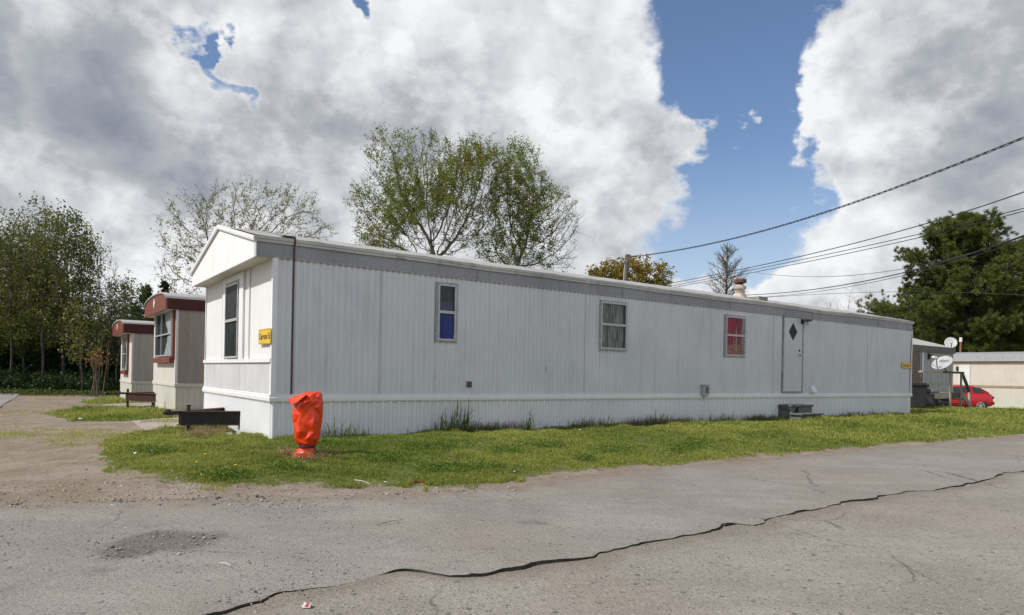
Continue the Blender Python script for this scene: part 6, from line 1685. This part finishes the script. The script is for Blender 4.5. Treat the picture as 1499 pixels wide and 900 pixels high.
# the nearly bare tree behind the gable
Y = 27.6; b = basep(365, Y)
lobes = [(rel(b, 320, 345, Y), (rpx(84, Y), 2.2, rpx(72, Y)), 4), (rel(b, 420, 325, Y), (rpx(58, Y), 2.0, rpx(52, Y)), 3), (rel(b, 365, 320, Y), (rpx(55, Y), 2.0, rpx(55, Y)), 2), (rel(b, 268, 400, Y), (rpx(34, Y), 1.3, rpx(50, Y)), 1.2), (rel(b, 455, 345, Y), (rpx(34, Y), 1.3, rpx(30, Y)), 1)]
broadleaf('budding_tree', 'nearly bare budding tree rising behind the white gable', b, lobes, 3.2, (M_barkp, L_bud), 52, step=0.25, tip=0.0065, twigs=2.6, twig_len=(0.25, 0.6), leaves=3.0, leaf=(0.055, 0.10), natt=3000, dk=0.42, di=2.4, cluster=0.04, twig_r=0.0055)
# ochre oak far behind the roof
Y = 75.0; b = basep(926, Y)
lobes = [(rel(b, 925, 402, Y), (rpx(48, Y), 3.5, rpx(22, Y)), 4), (rel(b, 892, 402, Y), (rpx(28, Y), 2.5, rpx(17, Y)), 2), (rel(b, 960, 405, Y), (rpx(26, Y), 2.4, rpx(20, Y)), 2), (rel(b, 930, 430, Y), (rpx(60, Y), 3.5, rpx(26, Y)), 2)]
broadleaf('oak_tree', 'round topped ochre yellow tree behind the utility pole', b, lobes, 7.5, (M_barkd, L_ochre), 61, step=0.6, tip=0.016, twigs=3.0, twig_len=(0.4, 0.9), leaves=9.5, leaf=(0.22, 0.42), natt=900, dk=0.8, di=4, cluster=0.22, twig_r=0.012)

# bare cypress: one straight stem with fine rising branches
def spire_tree(name, label, b, H, width, z0, mats, seed, nb=64, leaves=0, leafsz=(0.1, 0.2), rise=0.55, twig=7, taper=0.9):
    r = np.random.default_rng(seed); parts = []; S, Dv, Ln = [], [], []
    mbv = MB(); mbv.tube([(0, 0, -0.2), (0.03, 0, H*0.4), (0.0, 0.02, H*0.75), (0.02, 0, H)], [H*0.017, H*0.012, H*0.006, 0.01], 9)
    V = np.array(mbv.v); F4 = np.array([f for f in mbv.f if len(f) == 4]); parts.append((V, F4))
    for i in range(nb):
        t = (i + r.random())/nb; z = z0 + (H*0.97 - z0)*t
        L_ = width*(0.35 + 0.65*math.sin(PI*min(1, 0.12 + (1 - t)*0.85))**0.8)*(1 - t*taper)**0.55*r.uniform(0.7, 1.1)
        a = r.uniform(0, 2*PI); d = np.array([math.cos(a), math.sin(a), rise*r.uniform(0.7, 1.3)]); P = [np.array([0, 0, z])]
        for s in range(6):
            d = d + r.normal(0, 0.10, 3) + np.array([0, 0, 0.05]); d /= np.linalg.norm(d); P.append(P[-1] + d*L_/6)
            for _ in range(r.poisson(twig*(0.4 + 0.2*s))):
                S.append(P[-1] - d*L_/6*r.random()); Dv.append(d + r.normal(0, 0.6, 3)); Ln.append(L_*r.uniform(0.12, 0.34))
        mbv = MB(); mbv.tube(P, [0.035*(1 - t*0.5)*(1 - k/7) + 0.008 for k in range(7)], 4); parts.append((np.array(mbv.v), np.array([f for f in mbv.f if len(f) == 4])))
    S = np.array(S); Dv = np.array(Dv); Dv /= np.linalg.norm(Dv, axis=1)[:, None]; Ln = np.array(Ln)
    tv, tf, TP = twig_geo(S, Dv, Ln, 0.010, seed + 3); parts.append((tv, tf))
    V, F_ = merge(parts)
    root = thing(name, label, 'tree', b)
    link_mesh('trunk', np_mesh('trunk', V, F_), mats[0], root, smooth=True)
    if leaves:
        n = len(S); m = r.poisson(leaves, n); ii = np.repeat(np.arange(n), m); k = r.integers(1, 4, len(ii))
        LP = TP[ii, k] + r.normal(0, 0.08, (len(ii), 3))
        link_mesh('crown', leaf_quads('crown', LP, r.uniform(*leafsz, len(ii)), r.random(len(ii)), seed + 4, 0.1, 0.5), mats[1], root)
    return root
Y = 60.0; b = basep(1062, Y)
spire_tree('cypress_tree', 'bare conical cypress tree behind the rusty roof flue', b, zA(1062, 356, Y) - b[2], rpx(46, Y)*1.05, 6.5, (M_barkp, L_bud), 71, nb=120, leaves=0.5, leafsz=(0.06, 0.11), rise=0.75, twig=3.6)
# thin bare saplings
for i, (px_, Y, top, lab) in enumerate(((1214, 52, 436, 'thin bare sapling with few twigs, leftmost of three above the far roof'), (1240, 50, 420, 'tallest thin bare sapling of three above the far roof'), (1262, 53, 428, 'thin bare sapling nearest the big pine, above the far roof'))):
    b = basep(px_, Y); hgt = zA(px_, top, Y) - b[2]
    broadleaf('bare_sapling', lab, b, [((0, 0, hgt*0.82), (rpx(17, Y), 0.9, hgt*0.20), 1), ((0.3, 0, hgt*0.55), (rpx(14, Y), 0.8, hgt*0.16), 1)], hgt*0.42, (M_barkp, L_bud), 80 + i, step=0.42, tip=0.010, twigs=1.4, twig_len=(0.5, 1.0), leaves=0, natt=150, dk=0.55, di=4, twig_r=0.008, group='bare saplings above the far end of the roof')

# pines ----------------------------------------------------------
def pine(name, label, b, H, R, seed, z0f=0.16, dens=1.0, prof=None, group=None, gaps=0.25, extra=()):
    r = np.random.default_rng(seed); parts = []
    lx = r.normal(0, 0.15)
    mbv = MB(); mbv.tube([(0, 0, -0.2), (lx*0.5, 0, H*0.35), (lx, 0.05, H*0.7), (lx*0.6, 0, H*0.97)], [H*0.022, H*0.017, H*0.009, 0.02], 10)
    parts.append((np.array(mbv.v), np.array([f for f in mbv.f if len(f) == 4])))
    PP, PD, PS = [], [], []
    nl = int(120*dens); limbs = []
    for i in range(nl):
        t = ((i + r.random())/nl)**0.92; z = H*(z0f + (0.96 - z0f)*t)
        f = prof(t) if prof else math.sin(PI*min(1.0, 0.20 + 0.80*(1 - t)))**0.7*(1 - t**3.0)
        limbs.append((z, R*max(f, 0.12)*r.uniform(0.60, 1.08), r.uniform(0, 2*PI), 0.05 + 0.55*t))
    nn_ = len(limbs)
    for e in extra: limbs.append(e)
    for li_, (z, L_, a, rise) in enumerate(limbs):
        d = np.array([math.cos(a), math.sin(a), rise]); d /= np.linalg.norm(d); P = [np.array([lx*z/H, 0, z])]; ns = 7
        for s in range(ns):
            d = d + r.normal(0, 0.09, 3) + np.array([0, 0, 0.05 if s > 2 else -0.03]); d /= np.linalg.norm(d); P.append(P[-1] + d*L_/ns)
            if s >= 1:
                for _ in range(r.poisson((2.6 + 0.45*s)*(2.4 if li_ >= nn_ else 1))):
                    sd = d + r.normal(0, 0.55, 3) + np.array([0, 0, 0.12]); sd /= np.linalg.norm(sd); ll = L_*r.uniform(0.10, 0.24) + 0.25
                    q = P[-1] - d*(L_/ns)*r.random(); tip_ = q + sd*ll
                    mbv = MB(); mbv.tube([q, (q + tip_)/2 + [0, 0, -0.04], tip_], [0.022, 0.016, 0.01], 3); parts.append((np.array(mbv.v), np.array([f for f in mbv.f if len(f) == 4])))
                    for kk in range(r.integers(3, 6)):
                        PP.append(q + sd*ll*r.uniform(0.5, 1.05) + r.normal(0, 0.10, 3)); PD.append(sd); PS.append(r.uniform(0.8, 1.2))
        mbv = MB(); mbv.tube(P, [max(0.016, 0.035*L_*(1 - k/(ns + 1))) for k in range(ns + 1)], 5); parts.append((np.array(mbv.v), np.array([f for f in mbv.f if len(f) == 4])))
        PP.append(P[-1]); PD.append(d); PS.append(1.1)
    V, F_ = merge(parts)
    root = thing(name, label, 'tree', b, group)
    link_mesh('trunk', np_mesh('trunk', V, F_), M_barkd, root, smooth=True)
    PP = np.array(PP); PD = np.array(PD); PS = np.array(PS); n = len(PP); K = 26
    D = r.normal(0, 1, (n, K, 3)); D /= np.linalg.norm(D, axis=2)[..., None]; D = D*0.9 + PD[:, None]*0.8 + np.array([0, 0, 0.35]); D /= np.linalg.norm(D, axis=2)[..., None]
    ln = (0.29*PS)[:, None]*r.uniform(0.6, 1.15, (n, K)); side = np.cross(D, r.normal(0, 1, (n, K, 3))); side /= np.linalg.norm(side, axis=2)[..., None]
    C = PP[:, None] + r.normal(0, 0.05, (n, K, 3)); w = 0.034
    Vn = np.stack([C - side*w*0.6, C + side*w*0.6, C + D*ln[..., None]], 2).reshape(-1, 3)
    tint = np.repeat(np.clip(np.repeat(r.normal(0.45, 0.22, n), K) + r.normal(0, 0.12, n*K), 0, 1), 3)
    link_mesh('crown', np_mesh('crown', Vn, [np.arange(n*K*3).reshape(-1, 3)], {'tint': tint}), L_pine, root)
    return root
Y = 58.0; b = basep(1412, Y); Hh = zA(1412, 311, Y) - b[2]
lobp = lambda t: 1.0*math.sin(PI*min(1, 0.30 + 0.70*(1 - t)))**0.55*(1 - t**3.4)**0.9 if t < 1 else 0.1
pine('pine_tree', 'tallest pine with dense rounded crown beyond the grey home', b, Hh, rpx(112, Y), 91, 0.14, 1.5, lobp, 'pines beyond the right hand homes', extra=[(6.6, rpx(128, Y), PI - 0.1, 0.16), (5.6, rpx(122, Y), PI + 0.3, 0.14), (7.4, rpx(112, Y), PI - 0.4, 0.18), (4.8, rpx(122, Y), PI + .1, .1), (6.0, rpx(118, Y), PI + 0.12, 0.2), (5.2, rpx(112, Y), PI - 0.25, 0.16)])
Y = 64.0; b = basep(1512, Y); Hh = zA(1512, 338, Y) - b[2]
pine('pine_tree', 'pine cut off by the right edge behind the tallest pine', b, Hh, rpx(88, Y), 93, 0.10, 1.35, lobp, 'pines beyond the right hand homes')
Y = 70.0; b = basep(1352, Y); Hh = zA(1352, 440, Y) - b[2]
pine('pine_tree', 'low dark pine just beyond the end of the long white home', b, Hh, rpx(62, Y), 95, 0.05, 1.1, lobp, 'pines beyond the right hand homes')
Y = 66.0; b = basep(1440, Y); Hh = zA(1440, 432, Y) - b[2]
pine('pine_tree', 'low pine filling the gap above the cream home roof', b, Hh, rpx(75, Y), 97, 0.04, 1.2, lobp, 'pines beyond the right hand homes')

# the wood at the left ------------------------------------------------
def wood_tree(px_, Y, top, wpx, label, seed, kind):
    b = basep(px_, Y); H = zA(px_, top, Y) - b[2]; w = rpx(wpx, Y)
    if kind == 'leafy':
        lobes = [((0, 0, H*0.72), (w*0.85, w*0.8, H*0.28), 4), ((0.25*w, 0, H*0.48), (w, w*0.8, H*0.22), 2.2), ((-0.3*w, 0, H*0.55), (w*0.8, w*0.7, H*0.2), 2)]
        return broadleaf('woodland_tree', label, b, lobes, H*0.30, (M_barkd, L_wood), seed, step=0.42, tip=0.011, twigs=2.4, twig_len=(0.35, 0.9), leaves=9, leaf=(0.09, 0.17), natt=1000, dk=0.52, di=3.4, cluster=0.12, group='trees of the wood at the left')
    if kind == 'dense':
        lobes = [((0, 0, H*0.70), (w*0.9, w*0.9, H*0.30), 4), ((0, 0, H*0.42), (w, w*0.9, H*0.22), 3)]
        return broadleaf('ivy_clad_tree', label, b, lobes, H*0.25, (M_barkd, L_dark), seed, step=0.42, tip=0.011, twigs=2.8, twig_len=(0.3, 0.8), leaves=13, leaf=(0.11, 0.20), natt=1100, dk=0.52, di=3.4, cluster=0.16, group='trees of the wood at the left')
    if kind == 'bare':
        lobes = [((0, 0, H*0.78), (w, w*0.9, H*0.22), 3), ((0.2*w, 0, H*0.5), (w*0.9, w*0.8, H*0.2), 2)]
        return broadleaf('bare_tree', label, b, lobes, H*0.3, (M_barkp, L_bud), seed, step=0.38, tip=0.009, twigs=2.8, twig_len=(0.35, 0.9), leaves=0.5, leaf=(0.05, 0.09), natt=1100, dk=0.48, di=3.4, cluster=0.05, group='trees of the wood at the left')
    if kind == 'cedar':
        root = spire_tree('cedar_tree', label, b, H, w, H*0.06, (M_barkd, L_cedar), seed, nb=90, leaves=3.0, leafsz=(0.13, 0.26), rise=0.35, twig=2.6)
        root['group'] = 'trees of the wood at the left'; return root
WOOD = [(16, 37, 308, 40, 'pale leafy tree at the left edge of the photo', 'leafy'), (62, 36, 292, 42, 'tallest leafy tree of the wood, feathery twigs at its top', 'leafy'),
        (92, 38.5, 308, 46, 'dense ivy covered tree in the middle of the wood', 'dense'), (118, 37.5, 330, 34, 'leafy tree on the right slope of the wood', 'leafy'), (36, 41, 330, 46, 'dark dense tree deeper in the wood behind the pale edge tree', 'dense'),
        (142, 39, 352, 30, 'bare tree with upswept twigs beside the dense wood', 'bare'), (160, 42, 402, 34, 'low bare grey tree between the wood and the red gables', 'bare'), (184, 43, 408, 30, 'dark mixed tree left of the farther red gable', 'dense'),
        (212, 46, 416, 30, 'dark green cedar standing behind the farther red gable', 'cedar'), (240, 48, 410, 26, 'cedar peeping out between the red gable and the budding tree', 'cedar'), (-30, 35, 318, 44, 'leafy tree just beyond the left edge of the photo', 'leafy'),
        (120, 34.5, 440, 30, 'low leafy tree at the foot of the wood', 'leafy'), (62, 43, 380, 44, 'dark inner tree of the wood behind the tallest one', 'dense'), (-20, 41, 340, 50, 'dark inner tree at the far left of the wood', 'dense'), (172, 38, 440, 26, 'grey bare tree with tangled twigs nearest the farther red gable', 'bare')]
for i, (px_, Y, top, w, lab, kd) in enumerate(WOOD): wood_tree(px_, Y, top, w, lab, 200 + 7*i, kd)
# dark trunks standing clear at the front edge
# undergrowth along the foot of the wood, and the mass of the wood behind it
def mass(name, label, n, xr, Yr, ztop, size, mat, seed, pw=1.0):
    r = np.random.default_rng(seed); px_ = r.uniform(*xr, n); Yv = r.uniform(*Yr, n)
    P = np.array([at(a, 500, y) for a, y in zip(px_, Yv)]); g = ground_z(P[:, 0], P[:, 1])
    top = ztop*(0.62 + 0.5*vnoise(np.column_stack([P[:, 0]*0.45, P[:, 1]*0.5]), seed) + 0.4*vnoise(np.column_stack([P[:, 0]*1.6, P[:, 1]*1.2]), seed + 5))
    P[:, 2] = g + np.maximum(top, 0.3)*r.random(n)**pw
    return tag(link_mesh(name, leaf_quads(name, P, r.uniform(*size, n), r.random(n), seed + 1, 0.1, 0.6), mat), label, kind='stuff')
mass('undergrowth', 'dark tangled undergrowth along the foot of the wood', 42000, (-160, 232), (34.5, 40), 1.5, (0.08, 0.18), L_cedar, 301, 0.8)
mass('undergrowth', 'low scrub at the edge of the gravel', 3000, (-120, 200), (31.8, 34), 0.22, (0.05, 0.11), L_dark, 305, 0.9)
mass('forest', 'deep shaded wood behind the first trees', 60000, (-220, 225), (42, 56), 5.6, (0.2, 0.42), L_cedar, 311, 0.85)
mass('forest', 'distant tree line along the horizon', 16000, (-900, 2500), (120, 150), 7.0, (0.9, 1.9), L_dark, 315, 0.9)
# brown dead fronds in front of the dark scrub
b = basep(142, 32.4); n = 150; r = np.random.default_rng(9)
cc = np.array([at(142 + r.normal(0, 9), 524 + r.normal(0, 8), 32.4 + r.uniform(-.4, .4)) for _ in range(n)])
t = thing('dead_shrub', 'small shrub with hanging orange brown dead leaves at the wood edge', 'shrub', b)
mb = MB()
for k in range(9):
    e = at(142 + r.normal(0, 10), 512 + r.normal(0, 9), 32.4); mb.tube([b + np.array([r.normal(0, .15), 0, 0]), (b + e)/2 + r.normal(0, 0.08, 3), e], [0.03, 0.02, 0.01], 5)
mb.build('stem', M_barkp, t)
link_mesh('foliage', leaf_quads('foliage', cc - np.array(origin_of(t)), r.uniform(0.08, 0.2, n), r.random(n), 3, -0.2, 0.35), L_fan, t)

# tall weeds and tufts along the foot of the long wall --------------------
M_weed = leaf_mat('weed_green', (0.075, 0.12, 0.026), (0.20, 0.23, 0.07), None, 0.3)
M_weedd = leaf_mat('weed_brown', (0.10, 0.085, 0.05), (0.26, 0.21, 0.13), None, 0.25)
def strap_leaf_clump(px_, hpx, n, spread, label, seed, lean=0.35, mat=None, wid=0.020):
    u, _ = on_v(px_, 625, -0.22); r = np.random.default_rng(seed); x, y, _z = W(u, -0.22); z = float(ground_z(x, y)); Y = y
    H = hpx*Y/F; segs = 7; V, Fq = [], []; t = thing('weed_clump', label, 'weed', (x, y, z), 'weeds growing along the foot of the long wall')
    tint = []
    for k in range(n):
        a = r.uniform(0, 2*PI); h = H*r.uniform(0.45, 1.08); du = r.normal(0, spread); dv = -abs(r.normal(0, 0.07))
        base = np.array([D1[0]*du + D2[0]*dv, D1[1]*du + D2[1]*dv, -0.03]); out = np.array([math.cos(a), math.sin(a), 0]); out = out - np.array([*D2, 0])*max(0, out[:2] @ D2)*1.0
        sd = np.array([math.cos(a + PI/2), math.sin(a + PI/2), 0]); w = wid*r.uniform(0.6, 1.3); ln = abs(r.normal(0, lean)) + 0.05; k0 = sum(len(v) for v in V); pts = []
        for s in range(segs + 1):
            f = s/segs; zz = h*(f - ln*0.55*f**3); p = base + out*(h*ln*f**2*1.1) + np.array([0, 0, zz]); ww = w*(1 - f)**0.6*(0.55 + 0.45*min(1, f*4)) + 0.0012
            pts += [p - sd*ww/2, p + sd*ww/2]
        V.append(np.array(pts)); tint += [r.random()]*len(pts)
        Fq += [(k0 + 2*s, k0 + 2*s + 1, k0 + 2*s + 3, k0 + 2*s + 2) for s in range(segs)]
    link_mesh('blades', np_mesh('blades', np.concatenate(V), [np.array(Fq)], {'tint': tint}), mat or M_weed, t)
    return t
for i, (px_, hpx, n, sp_, lab, ln) in enumerate(((483, 46, 13, 0.10, 'slender grass clump just right of the bagged hydrant', 0.45), (507, 42, 22, 0.12, 'fan of broad grass blades second right of the hydrant', 0.55), (524, 38, 12, 0.09, 'sparse arching grass by the fan of broad blades', 0.6),
     (646, 50, 24, 0.10, 'thin upright weeds left of the tallest weed clump', 0.2), (671, 58, 60, 0.16, 'tallest dense weed clump under the small vent', 0.32), (772, 42, 20, 0.09, 'leaning weed with drooping blades midway along the wall', 0.5), (1037, 34, 9, 0.12, 'arching weed beneath the electric box', 0.7), (1062, 28, 8, 0.15, 'thin weed right of the electric box', 0.6), (1270, 24, 9, 0.12, 'curling wispy weed on the shaded far end of the wall', 0.9), (700, 30, 22, 0.16, 'low arching grass just right of the tallest weed clump', 0.6), (750, 30, 9, 0.08, 'short bent weed left of the leaning weed on the wall', 0.8), (848, 24, 26, 0.20, 'dense short weed tuft under the left side of the patterned curtain', 0.25), (886, 26, 16, 0.14, 'wispy weed tuft under the patterned curtain window', 0.2), (960, 28, 40, 0.30, 'brownish bushy weed tuft midway between the two right windows', 0.25), (1100, 16, 22, 0.25, 'short weed tuft just left of the concrete steps', 0.4))):
    strap_leaf_clump(px_, hpx, n, sp_, lab, 400 + i, ln)
# low tangle of weeds in the shade at the foot of the skirting
n = 6000; r = np.random.default_rng(77); u = r.uniform(0.9, 19.5, n); k = vnoise(np.column_stack([u*1.1, u*0]), 4) + 0.5*vnoise(np.column_stack([u*3.3, u*0]), 6); keep = r.random(n) < np.clip(0.10 + 1.0*k, 0.0, 1)*np.clip((17.5 - u)/3, 0.15, 1); u = u[keep]; k = k[keep]
v = -0.03 - np.abs(r.normal(0, 0.09, len(u))); x = X0 + D1[0]*u + D2[0]*v; y = Y0 + D1[1]*u + D2[1]*v
hh = np.clip(0.07 + 0.13*k, 0.04, 0.26)*r.uniform(0.4, 1.2, len(u))
M_low = M_weed
tag(link_mesh('weeds', blades('weeds', np.column_stack([x, y, ground_z(x, y) - 0.01]), hh, np.full(len(u), 0.013)*r.uniform(0.6, 1.6, len(u)), r.random(len(u)), M_weed, 0.5, 78), M_weed), 'low tangle of weeds at the foot of the white skirting', kind='stuff')
n2 = 2300; u = np.concatenate([r.normal(c, s_, int(n2*w_)) for c, s_, w_ in ((3.4, 0.5, .22), (4.3, 0.35, .12), (6.3, 0.3, 0.1), (7.6, 0.4, .08), (8.2, 0.5, .2), (9.2, 0.25, .05), (10.6, 0.8, .13), (0.8, 0.2, .03), (12.3, .3, .05))]); v = -0.05 - np.abs(r.normal(0, 0.10, len(u))); x = X0 + D1[0]*u + D2[0]*v; y = Y0 + D1[1]*u + D2[1]*v
tag(link_mesh('weeds', blades('weeds', np.column_stack([x, y, ground_z(x, y) - 0.01]), r.uniform(0.05, 0.30, len(u)), r.uniform(0.004, 0.011, len(u)), r.random(len(u)), M_weedd, 0.5, 79), M_weedd), 'brown withered weeds in clumps at the foot of the white skirting', kind='stuff')
# dry brush under the towing frame
q = np.array([G(r.normal(305, 17), r.normal(640, 2.5)) for _ in range(700)])
tag(link_mesh('dry_brush', blades('dry_brush', q, r.uniform(0.06, 0.22, len(q)), r.uniform(0.005, 0.010, len(q)), r.random(len(q)), M_straw, 0.7, 5), M_straw), 'dry brush under the black towing frame', kind='stuff')

# small things lying about ---------------------------------------------
def dandelion(px_, py_, label):
    p = G(px_, py_); p[2] = surf_z(p[None])[0]; t = thing('dandelion', label, 'flower', p, 'dandelions in the lawn')
    k = float(p[1]); mb = MB(); mb.tube([p, p + np.array([0.005, 0, 0.085])], 0.003, 5); mb.build('stem', M_weed, t)
    mb = MB(); mb.lathe(p + np.array([0.005, 0, 0.085]), [(0.004, -0.006), (0.014, 0.003), (0.013, 0.008), (0.004, 0.011)], 10); mb.build('flower', nmat('dandelion_yellow', (0.75, 0.50, 0.02), rough=0.7), t)
for a in ((300, 677, 'yellow dandelion before the white front skirting'), (287, 690, 'yellow dandelion nearest the gravel road edge'), (702, 662, 'lone yellow dandelion before the tallest weed clump'), (344, 694, 'yellow dandelion in the turf left of the hydrant')): dandelion(*a)
def stick(label, p, q, rad, m):
    a, b_ = G(*p) + np.array([0, 0, 0.035]), G(*q) + np.array([0, 0, 0.037]); mid = (a + b_)/2 + np.array([0, 0.012, 0.008])
    mb = MB(); mb.tube([a, mid, b_], [rad, rad*0.9, rad*0.55], 6); tag(mb.build('twig', m), label, 'twig')
M_tw = nmat('grey_twig', (0.30, 0.26, 0.21), (0.18, 0.15, 0.12), 20, 0.9); M_twl = nmat('bleached_stick', (0.55, 0.50, 0.42), rough=0.8)
stick('pale bleached stick at the lawn edge below the wall', (519, 707), (541, 713), 0.0045, M_twl)
stick('thin grey twig on the middle of the road', (551, 775), (590, 767), 0.0035, M_tw)
stick('short pale stick on the road near the dark hollow', (322, 832), (337, 837), 0.0035, M_twl)
p = G(612, 709); mb = MB(lambda x, y, z: (p[0] + x, p[1] + y, p[2] + z))
mb.tube([tuple(p + np.array([-0.085, -.01, 0.03])), tuple(p + np.array([0.085, 0.01, 0.032]))], 0.006, 8); tag(mb.build('red_straw', nmat('red_plastic', (0.55, 0.02, 0.015), rough=0.4)), 'red plastic straw lying at the edge of the lawn', 'litter')
# crushed red and white carton on the near lane
p = G(449, 889); t = thing('litter_carton', 'crushed red and white carton on the near lane by the crack', 'litter', p); s_ = p[1]/F
Mw = M_white; Mr = nmat('carton_red', (0.50, 0.03, 0.03), rough=0.5)
mb = MB(lambda x, y, z: (p[0] + x*s_, p[1] + y*s_, p[2] + z*s_ + .004)); mb.add([(-6, -4, 0), (6, -5, 0), (5.5, 7, 0), (-5.5, 8, 0), (-6, -3.5, 2.2), (6.2, -4.4, 4.2), (5.2, 6.4, 3.2), (-5.6, 7.4, 4.6), (-1.5, -4.5, 3.9), (-1.5, 7, 2.8)], [(0, 1, 5, 8, 4), (1, 2, 6, 5), (2, 3, 7, 9, 6), (3, 0, 4, 7), (4, 8, 9, 7), (8, 5, 6, 9), (0, 3, 2, 1)]); mb.build('box', Mw, t)
mb = MB(lambda x, y, z: (p[0] + x*s_, p[1] + y*s_, p[2] + z*s_ + .006)); mb.add([(-1.2, -4.62, 0.8), (3.8, -4.95, 0.8), (3.9, -4.7, 3.6), (-1.0, -4.45, 3.6), (-1.2, 6, 3.0), (3.4, 6, 3.2)], [(0, 1, 2, 3), (3, 2, 5, 4)]); mb.build('red_panel', Mr, t)
for (px_, py_, s0, lab) in ((197, 669, 0.028, 'scrap of white paper in the dirt left of the lawn'), (224, 664, 0.030, 'small white scrap in the turf left of the towing frame'), (564, 711, 0.024, 'scrap of white paper at the lawn edge by the red straw'), (849, 634, 0.035, 'white scrap in the lawn before the patterned curtain window'), (1080, 618, 0.035, 'white scrap in the lawn before the red curtain window'), (753, 697, 0.022, 'white scrap at the lawn edge before the clover patch'), (118, 615, 0.05, 'pale scrap on the grass island beside the gravel')):
    p = G(px_, py_); p[2] = max(p[2], surf_z(p[None])[0] + 0.01); r0 = np.random.default_rng(int(px_)); k = max(s0, 0.0025*p[1])
    V = [(p[0] + k*math.cos(a)*r0.uniform(.6, 1), p[1] + k*math.sin(a)*r0.uniform(.6, 1), p[2] + 0.02 + r0.uniform(0, k*0.5)) for a in np.arange(6)*PI/3]
    mb = MB(); c = (p[0], p[1], p[2] + 0.02 + k*0.6); mb.add(V + [c], [(i, (i + 1) % 6, 6) for i in range(6)], raw=True); o = mb.build('paper_scrap', M_white); tag(o, lab, 'litter'); m_ = o.modifiers.new('t', 'SOLIDIFY'); m_.thickness = 0.002
